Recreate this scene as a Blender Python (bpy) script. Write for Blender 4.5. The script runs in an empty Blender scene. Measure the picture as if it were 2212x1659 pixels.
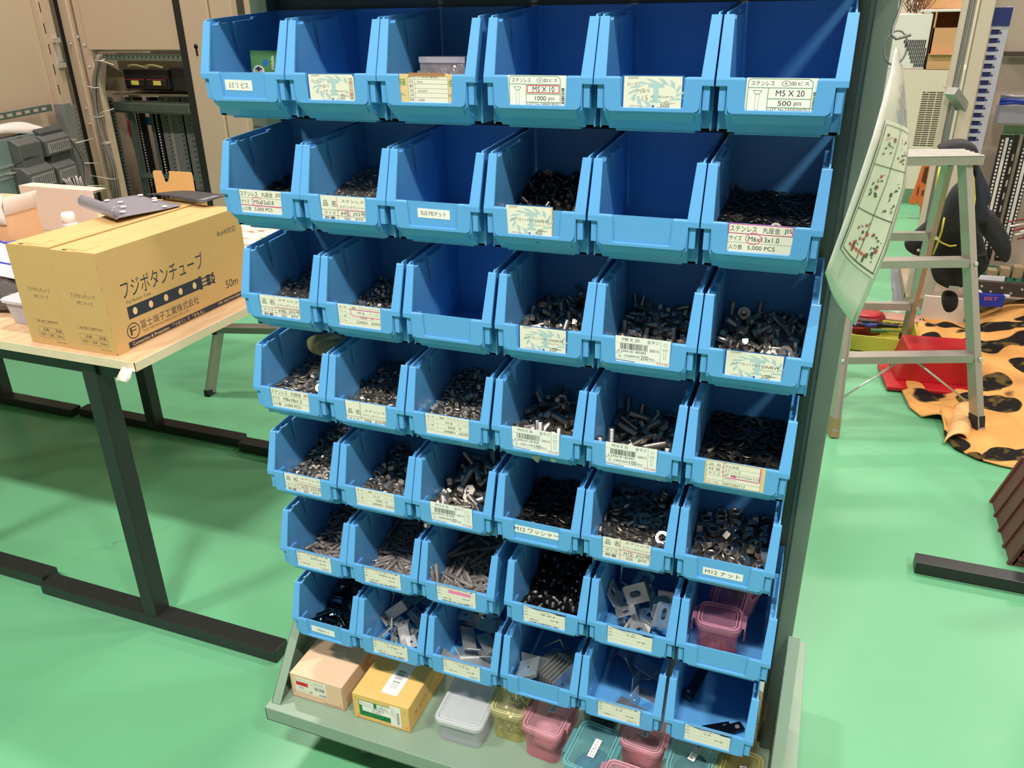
import bpy, bmesh, math, random
from mathutils import Vector, Matrix, Quaternion
sc = bpy.context.scene; COL = sc.collection
# ---------------------------------------------------------------- camera, world, lamps, exposure
FPX, IW, IH = 1742.84, 2212.0, 1659.0
CAM = Vector((0.8359, -0.9721, 1.3625))
RR = Vector((0.934386, 0.355970, -0.014422)); RU = Vector((-0.136462, 0.395007, 0.908486)); RF = Vector((-0.329091, 0.846909, -0.417665))
cd = bpy.data.cameras.new('camera'); cam = bpy.data.objects.new('camera', cd); COL.objects.link(cam)
cd.sensor_width = 36; cd.sensor_fit = 'HORIZONTAL'; cd.lens = FPX/IW*36; cd.clip_start = .02; cd.clip_end = 100
cam.matrix_world = Matrix(((RR.x, RU.x, -RF.x, CAM.x), (RR.y, RU.y, -RF.y, CAM.y), (RR.z, RU.z, -RF.z, CAM.z), (0, 0, 0, 1)))
sc.camera = cam
vs_ = sc.view_settings; vs_.view_transform = 'Standard'; vs_.look = 'None'; vs_.gamma = 1; vs_.use_curve_mapping = False; vs_.exposure = -.25
wd = bpy.data.worlds.new('workshop_air'); sc.world = wd; wd.use_nodes = True
wd.node_tree.nodes['Background'].inputs[0].default_value = (1.0, .95, .90, 1); wd.node_tree.nodes['Background'].inputs[1].default_value = .17
LAMPS = [(-2.0, -2.1, 170), (.6, -2.1, 230), (3.3, -2.1, 170), (-2.0, 2.2, 165), (.9, 2.2, 70), (3.3, 2.2, 120), (-2.0, 6.2, 120), (.9, 6.2, 120), (3.6, 6.2, 120)]
for i, (x, y, e) in enumerate(LAMPS):
    ld = bpy.data.lights.new('ceiling_lamp', 'AREA'); ld.shape = 'RECTANGLE'; ld.size = .62; ld.size_y = .22; ld.energy = e; ld.color = (1.0, .93, .85)
    lo = bpy.data.objects.new('ceiling_lamp', ld); COL.objects.link(lo); lo.location = (x, y, 4.7)

def ray(px, py): return (RR*((px-IW/2)/FPX) - RU*((py-IH/2)/FPX) + RF)
def at(px, py, ax, val):
    """the point of the plane  axis ax = val  seen at that place of the photograph"""
    d = ray(px, py); i = 'xyz'.index(ax); return CAM + d*((val-CAM[i])/d[i])

# ---------------------------------------------------------------- mesh helpers
def rotm(rx=0, ry=0, rz=0):
    return Matrix.Rotation(rz, 3, 'Z') @ Matrix.Rotation(ry, 3, 'Y') @ Matrix.Rotation(rx, 3, 'X')

class MB:
    """collects shapes; build() links them as ONE mesh object"""
    def __init__(s): s.v = []; s.f = []; s.m = []; s.s = []
    def raw(s, vs, fs, mat=0, smooth=False, M=None, o=(0, 0, 0)):
        n = len(s.v); o = Vector(o)
        for p in vs:
            p = Vector(p)
            if M is not None: p = M @ p
            s.v.append(p + o)
        for f in fs: s.f.append([n + i for i in f]); s.m.append(mat); s.s.append(smooth)
        return s
    def bm(s, b, mat=0, smooth=False, M=None, o=(0, 0, 0)):
        b.verts.index_update()
        s.raw([v.co.copy() for v in b.verts], [[v.index for v in f.verts] for f in b.faces], mat, smooth, M, o)
        b.free(); return s
    def box(s, x0, x1, y0, y1, z0, z1, mat=0, bev=0, M=None, o=(0, 0, 0)):
        b = bmesh.new()
        vs = [b.verts.new(p) for p in ((x0,y0,z0),(x1,y0,z0),(x1,y1,z0),(x0,y1,z0),(x0,y0,z1),(x1,y0,z1),(x1,y1,z1),(x0,y1,z1))]
        for f in ((3,2,1,0),(4,5,6,7),(0,1,5,4),(1,2,6,5),(2,3,7,6),(3,0,4,7)): b.faces.new([vs[i] for i in f])
        if bev: bmesh.ops.bevel(b, geom=b.edges[:], offset=bev, segments=2, affect='EDGES', profile=.5)
        return s.bm(b, mat, False, M, o)
    def prism(s, poly, d0, d1, axis='y', mat=0, bev=0, M=None, o=(0, 0, 0), segs=2, smooth=False):
        """poly of (a,b) swept from d0 to d1 along axis. axis y: (x,z); x: (y,z); z: (x,y)"""
        def P3(a, b, d): return (a, d, b) if axis == 'y' else ((d, a, b) if axis == 'x' else (a, b, d))
        b_ = bmesh.new()
        lo = [b_.verts.new(P3(a, b, d0)) for a, b in poly]; hi = [b_.verts.new(P3(a, b, d1)) for a, b in poly]
        n = len(poly); b_.faces.new(lo[::-1]); b_.faces.new(hi)
        for i in range(n): b_.faces.new((lo[i], lo[(i+1) % n], hi[(i+1) % n], hi[i]))
        bmesh.ops.recalc_face_normals(b_, faces=b_.faces[:])
        if bev: bmesh.ops.bevel(b_, geom=b_.edges[:], offset=bev, segments=segs, affect='EDGES', profile=.5, clamp_overlap=True)
        return s.bm(b_, mat, smooth, M, o)
    def frus(s, p0, p1, r0, r1, n=12, mat=0, caps=True, ph=0, smooth=True):
        p0 = Vector(p0); p1 = Vector(p1); z = (p1 - p0).normalized()
        x = z.orthogonal().normalized(); y = z.cross(x); vs = []
        for p, r in ((p0, r0), (p1, r1)):
            for i in range(n):
                a = 2*math.pi*i/n + ph; vs.append(p + (x*math.cos(a) + y*math.sin(a))*r)
        s.raw(vs, [[i, (i+1) % n, n+(i+1) % n, n+i] for i in range(n)], mat, smooth)
        if caps: s.raw(vs, [list(range(n))[::-1], list(range(n, 2*n))], mat)
        return s
    def lathe(s, prof, n=16, mat=0, M=None, o=(0, 0, 0), smooth=True, closed=False, ph=0):
        """prof of (r,z) turned about z"""
        vs = []; k = len(prof)
        for r, z in prof:
            for i in range(n):
                a = 2*math.pi*i/n + ph; vs.append((r*math.cos(a), r*math.sin(a), z))
        fs = []
        for j in range(k if closed else k-1):
            j2 = (j+1) % k
            for i in range(n): fs.append([j*n+i, j*n+(i+1) % n, j2*n+(i+1) % n, j2*n+i])
        if not closed: fs += [list(range(n))[::-1], list(range((k-1)*n, k*n))]
        return s.raw(vs, fs, mat, smooth, M, o)
    def tube(s, pts, r, n=8, mat=0, closed=False, smooth=True):
        pts = [Vector(p) for p in pts]; k = len(pts); vs = []; up = None
        for i, p in enumerate(pts):
            a = pts[(i-1) % k] if (closed or i) else p; b = pts[(i+1) % k] if (closed or i < k-1) else p
            t = (b-a).normalized()
            if up is None: up = t.orthogonal().normalized()
            x = (up - t*up.dot(t)); x = x.normalized() if x.length > 1e-6 else t.orthogonal().normalized(); up = x; y = t.cross(x)
            rr = r[i] if isinstance(r, (list, tuple)) else r
            for j in range(n):
                a_ = 2*math.pi*j/n; vs.append(p + (x*math.cos(a_)+y*math.sin(a_))*rr)
        fs = []
        for i in range(k if closed else k-1):
            i2 = (i+1) % k
            for j in range(n): fs.append([i*n+j, i*n+(j+1) % n, i2*n+(j+1) % n, i2*n+j])
        if not closed: fs += [list(range(n))[::-1], list(range((k-1)*n, k*n))]
        return s.raw(vs, fs, mat, smooth)
    def sheet(s, grid, t=0, mat=0, smooth=True):
        """grid[i][j] of points; t > 0 gives it thickness"""
        h = len(grid); w = len(grid[0]); g = [[Vector(p) for p in r] for r in grid]
        vs = [p for r in g for p in r]
        fs = [[i*w+j, i*w+j+1, (i+1)*w+j+1, (i+1)*w+j] for i in range(h-1) for j in range(w-1)]
        if not t: return s.raw(vs, fs, mat, smooth)
        lo = []
        for i in range(h):
            for j in range(w):
                du = g[min(i+1, h-1)][j]-g[max(i-1, 0)][j]; dv = g[i][min(j+1, w-1)]-g[i][max(j-1, 0)]
                nn = du.cross(dv); nn = nn.normalized() if nn.length > 1e-12 else Vector((0, 0, 1)); lo.append(g[i][j]+nn*t)
        N = h*w; vs2 = vs+lo; fs2 = fs+[[N+i for i in f[::-1]] for f in fs]
        rim = [(0, j) for j in range(w)]+[(i, w-1) for i in range(1, h)]+[(h-1, j) for j in range(w-2, -1, -1)]+[(i, 0) for i in range(h-2, 0, -1)]
        rim = [i*w+j for i, j in rim]
        for a in range(len(rim)):
            b = (a+1) % len(rim); fs2.append([rim[a], rim[b], N+rim[b], N+rim[a]])
        return s.raw(vs2, fs2, mat, smooth)
    def mesh(s, name, mats):
        me = bpy.data.meshes.new(name); me.from_pydata([tuple(p) for p in s.v], [], s.f)
        for m in (mats if isinstance(mats, (list, tuple)) else [mats]): me.materials.append(m)
        me.polygons.foreach_set('material_index', s.m); me.polygons.foreach_set('use_smooth', s.s)
        b = bmesh.new(); b.from_mesh(me); bmesh.ops.recalc_face_normals(b, faces=b.faces[:]); b.to_mesh(me); b.free()
        me.update(); return me
    def build(s, name, mats, parent=None, loc=None, rot=None):
        o = bpy.data.objects.new(name, s.mesh(name, mats)); COL.objects.link(o)
        if parent is not None: o.parent = parent
        if loc is not None: o.location = loc
        if rot is not None: o.rotation_euler = rot
        return o

def hexpts(af):
    r = af/2/math.cos(math.pi/6); return [(r*math.cos(math.pi/3*i), r*math.sin(math.pi/3*i)) for i in range(6)]

# ---------------------------------------------------------------- hardware shapes (origin at their middle)
def it_washer(od, idd, t, n=20):
    m = MB(); a = od/2; b = idd/2; h = t/2; c = min(t*.2, .0003)
    return m.lathe([(a-c, h), (a, h-c), (a, -h+c), (a-c, -h), (b, -h), (b, h)], n, smooth=False, closed=True)
def it_spring(od, idd, t, n=18):
    m = MB(); a = od/2; b = idd/2; h = t/2; vs = []; g = math.radians(9)
    for i in range(n+1):
        an = g + (2*math.pi-2*g)*i/n; dz = t*.42*(i/n-.5)
        for r, z in ((a, h), (a, -h), (b, -h), (b, h)): vs.append((r*math.cos(an), r*math.sin(an), z+dz))
    fs = [[i*4+j, i*4+(j+1) % 4, i*4+4+(j+1) % 4, i*4+4+j] for i in range(n) for j in range(4)]
    return m.raw(vs, fs+[[3, 2, 1, 0], [n*4, n*4+1, n*4+2, n*4+3]])
def it_nut(af, h, d):
    m = MB(); R = af/2/math.cos(math.pi/6); n = 24; vs = []; H = h/2; rb = d/2
    def hr(a): a = (a+math.pi/6) % (math.pi/3)-math.pi/6; return af/2/math.cos(a)
    rings = [(None, H-h*.10), (af/2*.96, H), (rb*1.12, H), (rb*.92, H-.001), (rb*.92, -H+.001), (rb*1.12, -H), (af/2*.96, -H), (None, -H+h*.10)]
    for r, z in rings:
        for i in range(n):
            a = 2*math.pi*(i+.0)/n; rr = hr(a) if r is None else r; vs.append((rr*math.cos(a), rr*math.sin(a), z))
    k = len(rings)
    return m.raw(vs, [[j*n+i, j*n+(i+1) % n, ((j+1) % k)*n+(i+1) % n, ((j+1) % k)*n+i] for j in range(k) for i in range(n)])
def thread(m, d, z0, z1, pitch, n=12):
    prof = []; z = z0; k = max(2, int(abs(z1-z0)/pitch)); st = (z1-z0)/k
    for i in range(k): prof += [(d/2*.86, z0+st*i), (d/2, z0+st*(i+.5))]
    prof += [(d/2*.80, z1)]; m.lathe(prof, n, smooth=False)
def it_bolt(af, k, d, L, pitch=.0022):
    m = MB(); T = k+L; z = -T/2*.6; R = hexpts(af)
    m.prism(R, z, z+k*.86, 'z'); m.prism([(x*.93, y*.93) for x, y in R], z-k*.14, z, 'z')
    thread(m, d, z+k*.86, z+k+L, pitch); return m
def it_sems(af, k, d, L, wd, cross=True):
    m = MB(); T = k+L; z = -T/2*.6
    m.prism(hexpts(af), z, z+k, 'z'); m.lathe([(af*.42, z-.0006), (af*.49, z)], 12)
    if cross:
        m.box(-af*.30, af*.30, -af*.07, af*.07, z-.0009, z-.0005, mat=1); m.box(-af*.07, af*.07, -af*.30, af*.30, z-.0009, z-.0005, mat=1)
    m.lathe([(wd*.36, z+k), (wd*.36, z+k+.0016)], 14, smooth=False); m.lathe([(wd/2, z+k+.0018), (wd/2, z+k+.0030)], 18, smooth=False)
    thread(m, d, z+k+.003, z+k+L, .0018); return m
def it_sleeve(d, L, tip=.008):
    m = MB(); h = L/2
    m.lathe([(d*.36, -h), (d*.5, -h+.0006), (d*.5, h-.0006), (d*.36, h)], 12, mat=0)
    m.frus((0, 0, h), (0, 0, h+tip*.5), d*.22, d*.22, 8, 1); m.tube([(0, 0, h+tip*.4), (.0006, 0, h+tip*.8), (.002, 0, h+tip)], .0009, 6, 1)
    return m
def it_rubber(d, h):
    m = MB(); prof = []; n = 4
    for i in range(n): prof += [(d/2*(1-.12*i), -h/2+h*.7*i/n), (d/2*(1-.12*i), -h/2+h*.7*(i+.55)/n), (d/2*.55, -h/2+h*.7*(i+.6)/n)]
    m.lathe(prof+[(d*.22, h*.2)], 14, smooth=False); m.prism(hexpts(d*.45), h*.2, h*.42, 'z', mat=1); m.frus((0, 0, -h/2), (0, 0, -h*.8), d*.16, d*.14, 8, 1); return m
def it_bracket(a, b, w, t=.0018, slot=True, ang=90):
    """L bracket: leg a along x, leg b up, width w; a rounded hole in each leg"""
    m = MB(); th = math.radians(ang)
    def plate(L, M, o):
        c = .003; hw = w/2; n = 8
        out = [(0, -hw), (L-c, -hw), (L, -hw+c), (L, hw-c), (L-c, hw), (0, hw)]
        hr = w*.16 if slot else .0024; hl = L*.22 if slot else 0; cx = L*.56
        ins = [(cx+hl/2+hr*math.cos(x), hr*math.sin(x)) for x in [(-math.pi/2+math.pi*i/n) for i in range(n+1)]]+[(cx-hl/2-hr*math.cos(x), -hr*math.sin(x)) for x in [(-math.pi/2+math.pi*i/n) for i in range(n+1)]]
        b_ = bmesh.new(); e = []
        for ring in (out, ins):
            vv = [b_.verts.new((x, y, 0)) for x, y in ring]; e += [b_.edges.new((vv[i], vv[(i+1) % len(vv)])) for i in range(len(vv))]
        r = bmesh.ops.triangle_fill(b_, use_beauty=True, use_dissolve=False, edges=e)
        ex = bmesh.ops.extrude_face_region(b_, geom=b_.faces[:]); bmesh.ops.translate(b_, verts=[q for q in ex['geom'] if isinstance(q, bmesh.types.BMVert)], vec=(0, 0, t))
        m.bm(b_, 0, False, M, o)
    plate(a, None, (-a*.3, 0, -b*.3)); plate(b, rotm(0, -th, 0), (-a*.3+t, 0, -b*.3)); return m
def it_zed(a, b, w, t=.0018):
    """a bent strap: two feet and a leaning web, small holes marked as studs"""
    m = MB(); P = [(0, 0), (a*.6, 0), (a*.6+b*.55, b*.75), (a*1.2+b*.55, b*.75)]; cx = P[-1][0]/2; cz = b*.375; hw = w/2
    for i in range(3):
        p = Vector((P[i][0]-cx, 0, P[i][1]-cz)); q = Vector((P[i+1][0]-cx, 0, P[i+1][1]-cz)); d = (q-p).normalized(); nn = Vector((-d.z, 0, d.x))*t
        vs = [p+Vector((0, -hw, 0)), q+Vector((0, -hw, 0)), q+Vector((0, hw, 0)), p+Vector((0, hw, 0))]; m.raw(vs+[v+nn for v in vs], [[0,1,2,3],[4,5,6,7],[0,1,5,4],[1,2,6,5],[2,3,7,6],[3,0,4,7]])
        if i != 1:
            c = (p+q)/2; m.frus(c-nn*.05, c+nn*1.05, .0024, .0024, 10, 1)
    return m
def it_clip(L, w):
    m = MB(); m.box(-L/2, L/2, -w/2, w/2, -.0006, .0006)
    for s in (-1, 1): m.box(-L/2, L/2*.8, s*w/2-.0006, s*w/2+.0006, 0, w*.55); m.box(-L/2+.004, L/2*.4, s*w*.26-.0006, s*w*.26+.0006, -w*.1, w*.9)
    m.box(-L/2, -L/2+.0014, -w/2, w/2, 0, w*.7); return m

# bin -> (kind, pieces kept as things, z of the heap in front, z at the back, depth of the loose layer)
ITEMS = {
 'washer5': lambda: it_washer(.0120, .0054, .0011, 16), 'spring5': lambda: it_spring(.0095, .0054, .0017, 12),
 'sems6': lambda: it_sems(.0098, .0040, .0060, .017, .0135), 'washer6': lambda: it_washer(.0135, .0064, .0012, 16),
 'spring6': lambda: it_spring(.0125, .0064, .0021, 14), 'nut6': lambda: it_nut(.0100, .0052, .0060),
 'sems8': lambda: it_sems(.0128, .0052, .0080, .017, .0175), 'bolt8': lambda: it_bolt(.0130, .0055, .0080, .020, .0016),
 'sems8l': lambda: it_sems(.0128, .0052, .0080, .022, .0178), 'washer8': lambda: it_washer(.0185, .0086, .0014),
 'spring8': lambda: it_spring(.0155, .0083, .0024, 16), 'nut8': lambda: it_nut(.0130, .0066, .0080),
 'bolt10': lambda: it_bolt(.0168, .0066, .0100, .031, .0018), 'bolt10l': lambda: it_bolt(.0168, .0066, .0100, .036, .0018),
 'washer10': lambda: it_washer(.0225, .0106, .0018), 'spring10': lambda: it_spring(.0185, .0103, .0029, 16),
 'nut10': lambda: it_nut(.0165, .0082, .0100), 'bolt12': lambda: it_bolt(.0185, .0078, .0120, .037, .0020),
 'washer12': lambda: it_washer(.0245, .0130, .0024), 'spring12': lambda: it_spring(.0215, .0124, .0034, 18),
 'nut12': lambda: it_nut(.0188, .0100, .0120), 'sleeve20': lambda: it_sleeve(.0066, .020), 'sleeve30': lambda: it_sleeve(.0066, .030),
 'slotted': lambda: it_bracket(.040, .040, .032, .0022), 'bent': lambda: it_zed(.030, .040, .022), 'bentlong': lambda: it_zed(.036, .060, .026), 'upright': lambda: it_bracket(.034, .050, .030, .0016, False),
 'sleeve60': lambda: it_sleeve(.0074, .062), 'rubber': lambda: it_rubber(.0170, .0150), 'clip': lambda: it_clip(.036, .013),
}
PILES = {
 (2,1): ('washer5', 170, -.012, .003, .010), (2,2): ('spring5', 240, -.006, .020, .008), (2,4): ('sems6', 110, -.012, .028, .026),
 (2,6): ('washer6', 230, -.003, .013, .012), (3,1): ('spring6', 170, -.014, .004, .012), (3,2): ('nut6', 170, -.024, -.004, .014),
 (3,4): ('sems8', 80, -.018, .005, .030), (3,5): ('bolt8', 75, -.024, .006, .032), (3,6): ('sems8l', 70, -.022, .012, .034),
 (4,1): ('washer8', 110, -.002, .010, .016), (4,2): ('spring8', 190, -.010, .004, .016), (4,3): ('nut8', 110, -.016, .004, .020),
 (4,4): ('bolt10', 42, -.018, -.012, .034), (4,5): ('bolt10l', 34, -.030, -.018, .030), (4,6): ('washer10', 110, -.022, .000, .024),
 (5,1): ('spring10', 140, -.019, .012, .024), (5,2): ('nut10', 56, -.022, -.006, .024), (5,3): ('bolt12', 36, -.028, .008, .036),
 (5,4): ('washer12', 64, -.032, -.018, .018), (5,5): ('spring12', 120, -.020, -.003, .026), (5,6): ('nut12', 62, -.026, -.020, .026),
 (6,1): ('sleeve20', 70, -.033, -.014, .018), (6,2): ('sleeve30', 64, -.026, .005, .026), (6,3): ('sleeve60', 46, -.026, .026, .034),
 (6,5): ('slotted', 12, -.030, -.010, .016), (7,2): ('bent', 14, -.028, .000, .018), (7,3): ('bentlong', 9, -.026, .000, .018), (7,5): ('upright', 6, -.046, -.046, .0),
 (6,4): ('rubber', 62, -.030, -.002, .028), (7,1): ('clip', 38, -.028, .002, .030),
}

# ---------------------------------------------------------------- materials
def lin(c): return tuple(((x/255)/12.92 if x/255 <= .04045 else ((x/255+.055)/1.055)**2.4) for x in c)
MC = {}
def mat(name, rgb, rough=.5, metal=0, spec=.5, var=.06, scale=30, bump=0, bscale=200, alpha=None, trans=0, coat=0, lin_=None, emit=0):
    if name in MC: return MC[name]
    m = bpy.data.materials.new(name); m.use_nodes = True; nt = m.node_tree; N = nt.nodes; L = nt.links
    b = N['Principled BSDF']; c = lin_ or lin(rgb)
    b.inputs['Roughness'].default_value = rough; b.inputs['Metallic'].default_value = metal; b.inputs['Specular IOR Level'].default_value = spec
    if coat: b.inputs['Coat Weight'].default_value = coat
    tc = N.new('ShaderNodeTexCoord'); no = N.new('ShaderNodeTexNoise'); no.inputs['Scale'].default_value = scale; no.inputs['Detail'].default_value = 3
    L.new(tc.outputs['Object'], no.inputs['Vector'])
    mx = N.new('ShaderNodeMix'); mx.data_type = 'RGBA'
    mx.inputs[6].default_value = (*[x*(1-var) for x in c], 1); mx.inputs[7].default_value = (*[min(1, x*(1+var)) for x in c], 1)
    L.new(no.outputs['Fac'], mx.inputs[0]); L.new(mx.outputs[2], b.inputs['Base Color'])
    if bump:
        n2 = N.new('ShaderNodeTexNoise'); n2.inputs['Scale'].default_value = bscale; L.new(tc.outputs['Object'], n2.inputs['Vector'])
        bp = N.new('ShaderNodeBump'); bp.inputs['Strength'].default_value = bump; bp.inputs['Distance'].default_value = .001
        L.new(n2.outputs['Fac'], bp.inputs['Height']); L.new(bp.outputs['Normal'], b.inputs['Normal'])
    if emit: b.inputs['Emission Color'].default_value = (*c, 1); b.inputs['Emission Strength'].default_value = emit
    if alpha is not None:
        tr = N.new('ShaderNodeBsdfTransparent'); tr.inputs[0].default_value = (*[min(1, .72+.28*x/max(c)) for x in c], 1)
        ms = N.new('ShaderNodeMixShader'); ms.inputs[0].default_value = alpha
        L.new(tr.outputs[0], ms.inputs[1]); L.new(b.outputs[0], ms.inputs[2]); L.new(ms.outputs[0], N['Material Output'].inputs['Surface'])
    MC[name] = m; return m
BLUE = mat('blue_plastic', (94, 165, 224), .33, var=.03, scale=12, bump=.05, bscale=900)
PANEL = mat('dark_green_paint', (100, 113, 100), .4, var=.05)
SAGE = mat('sage_green_paint', (134, 158, 138), .38, var=.05, scale=9)
STEEL = mat('stainless_steel', (192, 186, 178), .36, 1, var=.12, scale=90)
DSTEEL = mat('dark_steel', (120, 114, 108), .32, 1, var=.15, scale=90)
ZINC = mat('zinc_plate', (214, 217, 215), .26, .75, var=.1, scale=40)
CLIPM = mat('blued_steel', (120, 140, 150), .18, 1, var=.15, scale=60)
INKD = mat('dark_recess', (20, 20, 22), .6)
SLEEVE = mat('grey_sleeve', (128, 122, 120), .45, var=.05)
RUB = mat('black_rubber', (22, 21, 22), .3, var=.1)
PAPER = mat('card_cream', (230, 227, 212), .6, var=.02)
PAPERW = mat('card_white', (236, 236, 232), .55, var=.02)
INK = mat('print_black', (26, 26, 30), .6)
PALEB = mat('print_pale_blue', (172, 200, 204), .6)
CYANB = mat('print_blue', (20, 90, 160), .6)
GRN = mat('print_green', (20, 130, 70), .6)
PINK = mat('marker_pink', (226, 60, 150), .6)
REDI = mat('print_red', (205, 40, 45), .6)
GREY = mat('print_grey', (120, 120, 125), .6)
CARD = mat('kraft_card', (205, 168, 112), .75, var=.05, scale=60, bump=.1)
BROWN = mat('tape_brown', (176, 122, 84), .4)
def tag(o, label=None, cat=None, group=None, kind=None):
    if label: o['label'] = label
    if cat: o['category'] = cat
    if group: o['group'] = group
    if kind: o['kind'] = kind
    return o
def empty(name, loc=(0, 0, 0), label=None, cat=None, group=None, rz=0, parent=None):
    o = bpy.data.objects.new(name, None); COL.objects.link(o); o.location = loc; o.rotation_euler = (0, 0, rz); o.empty_display_size = .02
    if parent: o.parent = parent
    return tag(o, label, cat, group)
def inst(name, mesh, loc, rot=None, parent=None):
    o = bpy.data.objects.new(name, mesh); COL.objects.link(o); o.location = loc
    if rot is not None:
        if isinstance(rot, Quaternion): o.rotation_mode = 'QUATERNION'; o.rotation_quaternion = rot
        else: o.rotation_euler = rot
    if parent: o.parent = parent
    return o
# ---------------------------------------------------------------- lettering
TC = {}
def glyphs(s):
    """the outline of a string as flat polygons in a unit rectangle"""
    if s in TC: return TC[s]
    cu = bpy.data.curves.new('t', 'FONT'); cu.body = s; cu.resolution_u = 3; cu.fill_mode = 'FRONT'
    ob = bpy.data.objects.new('t', cu); COL.objects.link(ob); dg = bpy.context.evaluated_depsgraph_get(); me = ob.evaluated_get(dg).to_mesh()
    V = [v.co.copy() for v in me.vertices]; F = [list(p.vertices) for p in me.polygons]
    ob.evaluated_get(dg).to_mesh_clear(); bpy.data.objects.remove(ob); bpy.data.curves.remove(cu)
    if not V: TC[s] = ([], [], 1); return TC[s]
    x0 = min(v.x for v in V); x1 = max(v.x for v in V); y0 = min(v.y for v in V); y1 = max(v.y for v in V)
    w = max(x1-x0, 1e-6); h = max(y1-y0, 1e-6)
    TC[s] = ([((v.x-x0)/w, (v.y-y0)/h) for v in V], F, w/h); return TC[s]
class Print:
    """a flat printed thing: w by h, drawn in its own x, y plane; z is its face"""
    def __init__(s, w, h, t=.0003, m=PAPER, rad=0): s.w = w; s.h = h; s.t = t; s.mb = MB(); s.mats = [m]; s.base(rad); s.k = 0
    def base(s, rad):
        s.mb.box(0, s.w, 0, s.h, -s.t, 0, 0)
    def mi(s, m):
        if m not in s.mats: s.mats.append(m)
        return s.mats.index(m)
    def z(s): s.k += 1; return .00006 + .000004*(s.k % 12)
    def poly(s, pts, m=INK):
        z = s.z(); s.mb.raw([(x*s.w, y*s.h, z) for x, y in pts], [list(range(len(pts)))], s.mi(m))
    def rect(s, u0, u1, v0, v1, m=INK): s.poly([(u0, v0), (u1, v0), (u1, v1), (u0, v1)], m)
    def line(s, u0, v0, u1, v1, th=.0004, m=INK):
        a = Vector((u0*s.w, v0*s.h)); b = Vector((u1*s.w, v1*s.h)); d = (b-a).normalized(); n = Vector((-d.y, d.x))*th/2
        z = s.z(); s.mb.raw([(*(a-n), z), (*(b-n), z), (*(b+n), z), (*(a+n), z)], [[0, 1, 2, 3]], s.mi(m))
    def text(s, t, u0, u1, v0, v1, m=INK):
        V, F, _ = glyphs(t); z = s.z()
        if V: s.mb.raw([((u0+(u1-u0)*x)*s.w, (v0+(v1-v0)*y)*s.h, z) for x, y in V], F, s.mi(m))
    def frame(s, u0, u1, v0, v1, th=.0004, m=INK):
        for a in ((u0, v0, u1, v0), (u1, v0, u1, v1), (u1, v1, u0, v1), (u0, v1, u0, v0)): s.line(*a, th, m)
    def bars(s, u0, u1, v0, v1, n=28, seed=1, m=INK):
        r = random.Random(seed); u = u0; st = (u1-u0)/n
        for i in range(n):
            w = st*r.choice((.3, .45, .7)); s.rect(u0+st*i, u0+st*i+w, v0, v1, m)
    def vbars(s, u0, u1, v0, v1, n=20, seed=1, m=INK):
        r = random.Random(seed); st = (v1-v0)/n
        for i in range(n): s.rect(u0, u1, v0+st*i, v0+st*i+st*r.choice((.3, .45, .7)), m)
    def ring(s, cu, cv, ru, rv, th=.0006, m=PINK, a0=0, a1=6.283, n=26):
        pts = [(cu+ru*math.cos(a0+(a1-a0)*i/n), cv+rv*math.sin(a0+(a1-a0)*i/n)) for i in range(n+1)]
        for i in range(n): s.line(*pts[i], *pts[i+1], th, m)
    def disc(s, cu, cv, ru, rv, m=INK, n=20): s.poly([(cu+ru*math.cos(6.2832*i/n), cv+rv*math.sin(6.2832*i/n)) for i in range(n)], m)
    def build(s, name, parent=None, loc=None, M=None):
        o = s.mb.build(name, s.mats, parent, loc)
        if M is not None: o.matrix_local = M
        return o

# ---------------------------------------------------------------- floor
fm = bpy.data.materials.new('green_epoxy_floor'); fm.use_nodes = True; nt = fm.node_tree; N = nt.nodes; L = nt.links; b = N['Principled BSDF']
tc = N.new('ShaderNodeTexCoord')
def noise(s, d=4, r=.5):
    n = N.new('ShaderNodeTexNoise'); n.inputs['Scale'].default_value = s; n.inputs['Detail'].default_value = d; n.inputs['Roughness'].default_value = r; L.new(tc.outputs['Object'], n.inputs['Vector']); return n
def ramp(src, a, b_, ca=(0, 0, 0, 1), cb=(1, 1, 1, 1)):
    r = N.new('ShaderNodeValToRGB'); r.color_ramp.elements[0].position = a; r.color_ramp.elements[1].position = b_; r.color_ramp.elements[0].color = ca; r.color_ramp.elements[1].color = cb; L.new(src, r.inputs[0]); return r
def mixc(f, a, b_):
    x = N.new('ShaderNodeMix'); x.data_type = 'RGBA'
    for i, v in ((0, f), (6, a), (7, b_)):
        if isinstance(v, bpy.types.NodeSocket): L.new(v, x.inputs[i])
        else: x.inputs[i].default_value = v
    return x.outputs[2]
FG = (.13, .40, .21)
c0 = mixc(ramp(noise(1.3).outputs['Fac'], .3, .7).outputs[0], (FG[0]*.93, FG[1]*.95, FG[2]*.93, 1), (FG[0]*1.07, FG[1]*1.04, FG[2]*1.08, 1))
c1 = mixc(ramp(noise(5, 6, .65).outputs['Fac'], .56, .68, (0, 0, 0, 1), (.16, .16, .16, 1)).outputs[0], c0, (.19, .38, .22, 1))   # scuffed patches
c2 = mixc(ramp(noise(160, 2).outputs['Fac'], .785, .80).outputs[0], c1, (.75, .85, .72, 1))          # white specks
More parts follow.
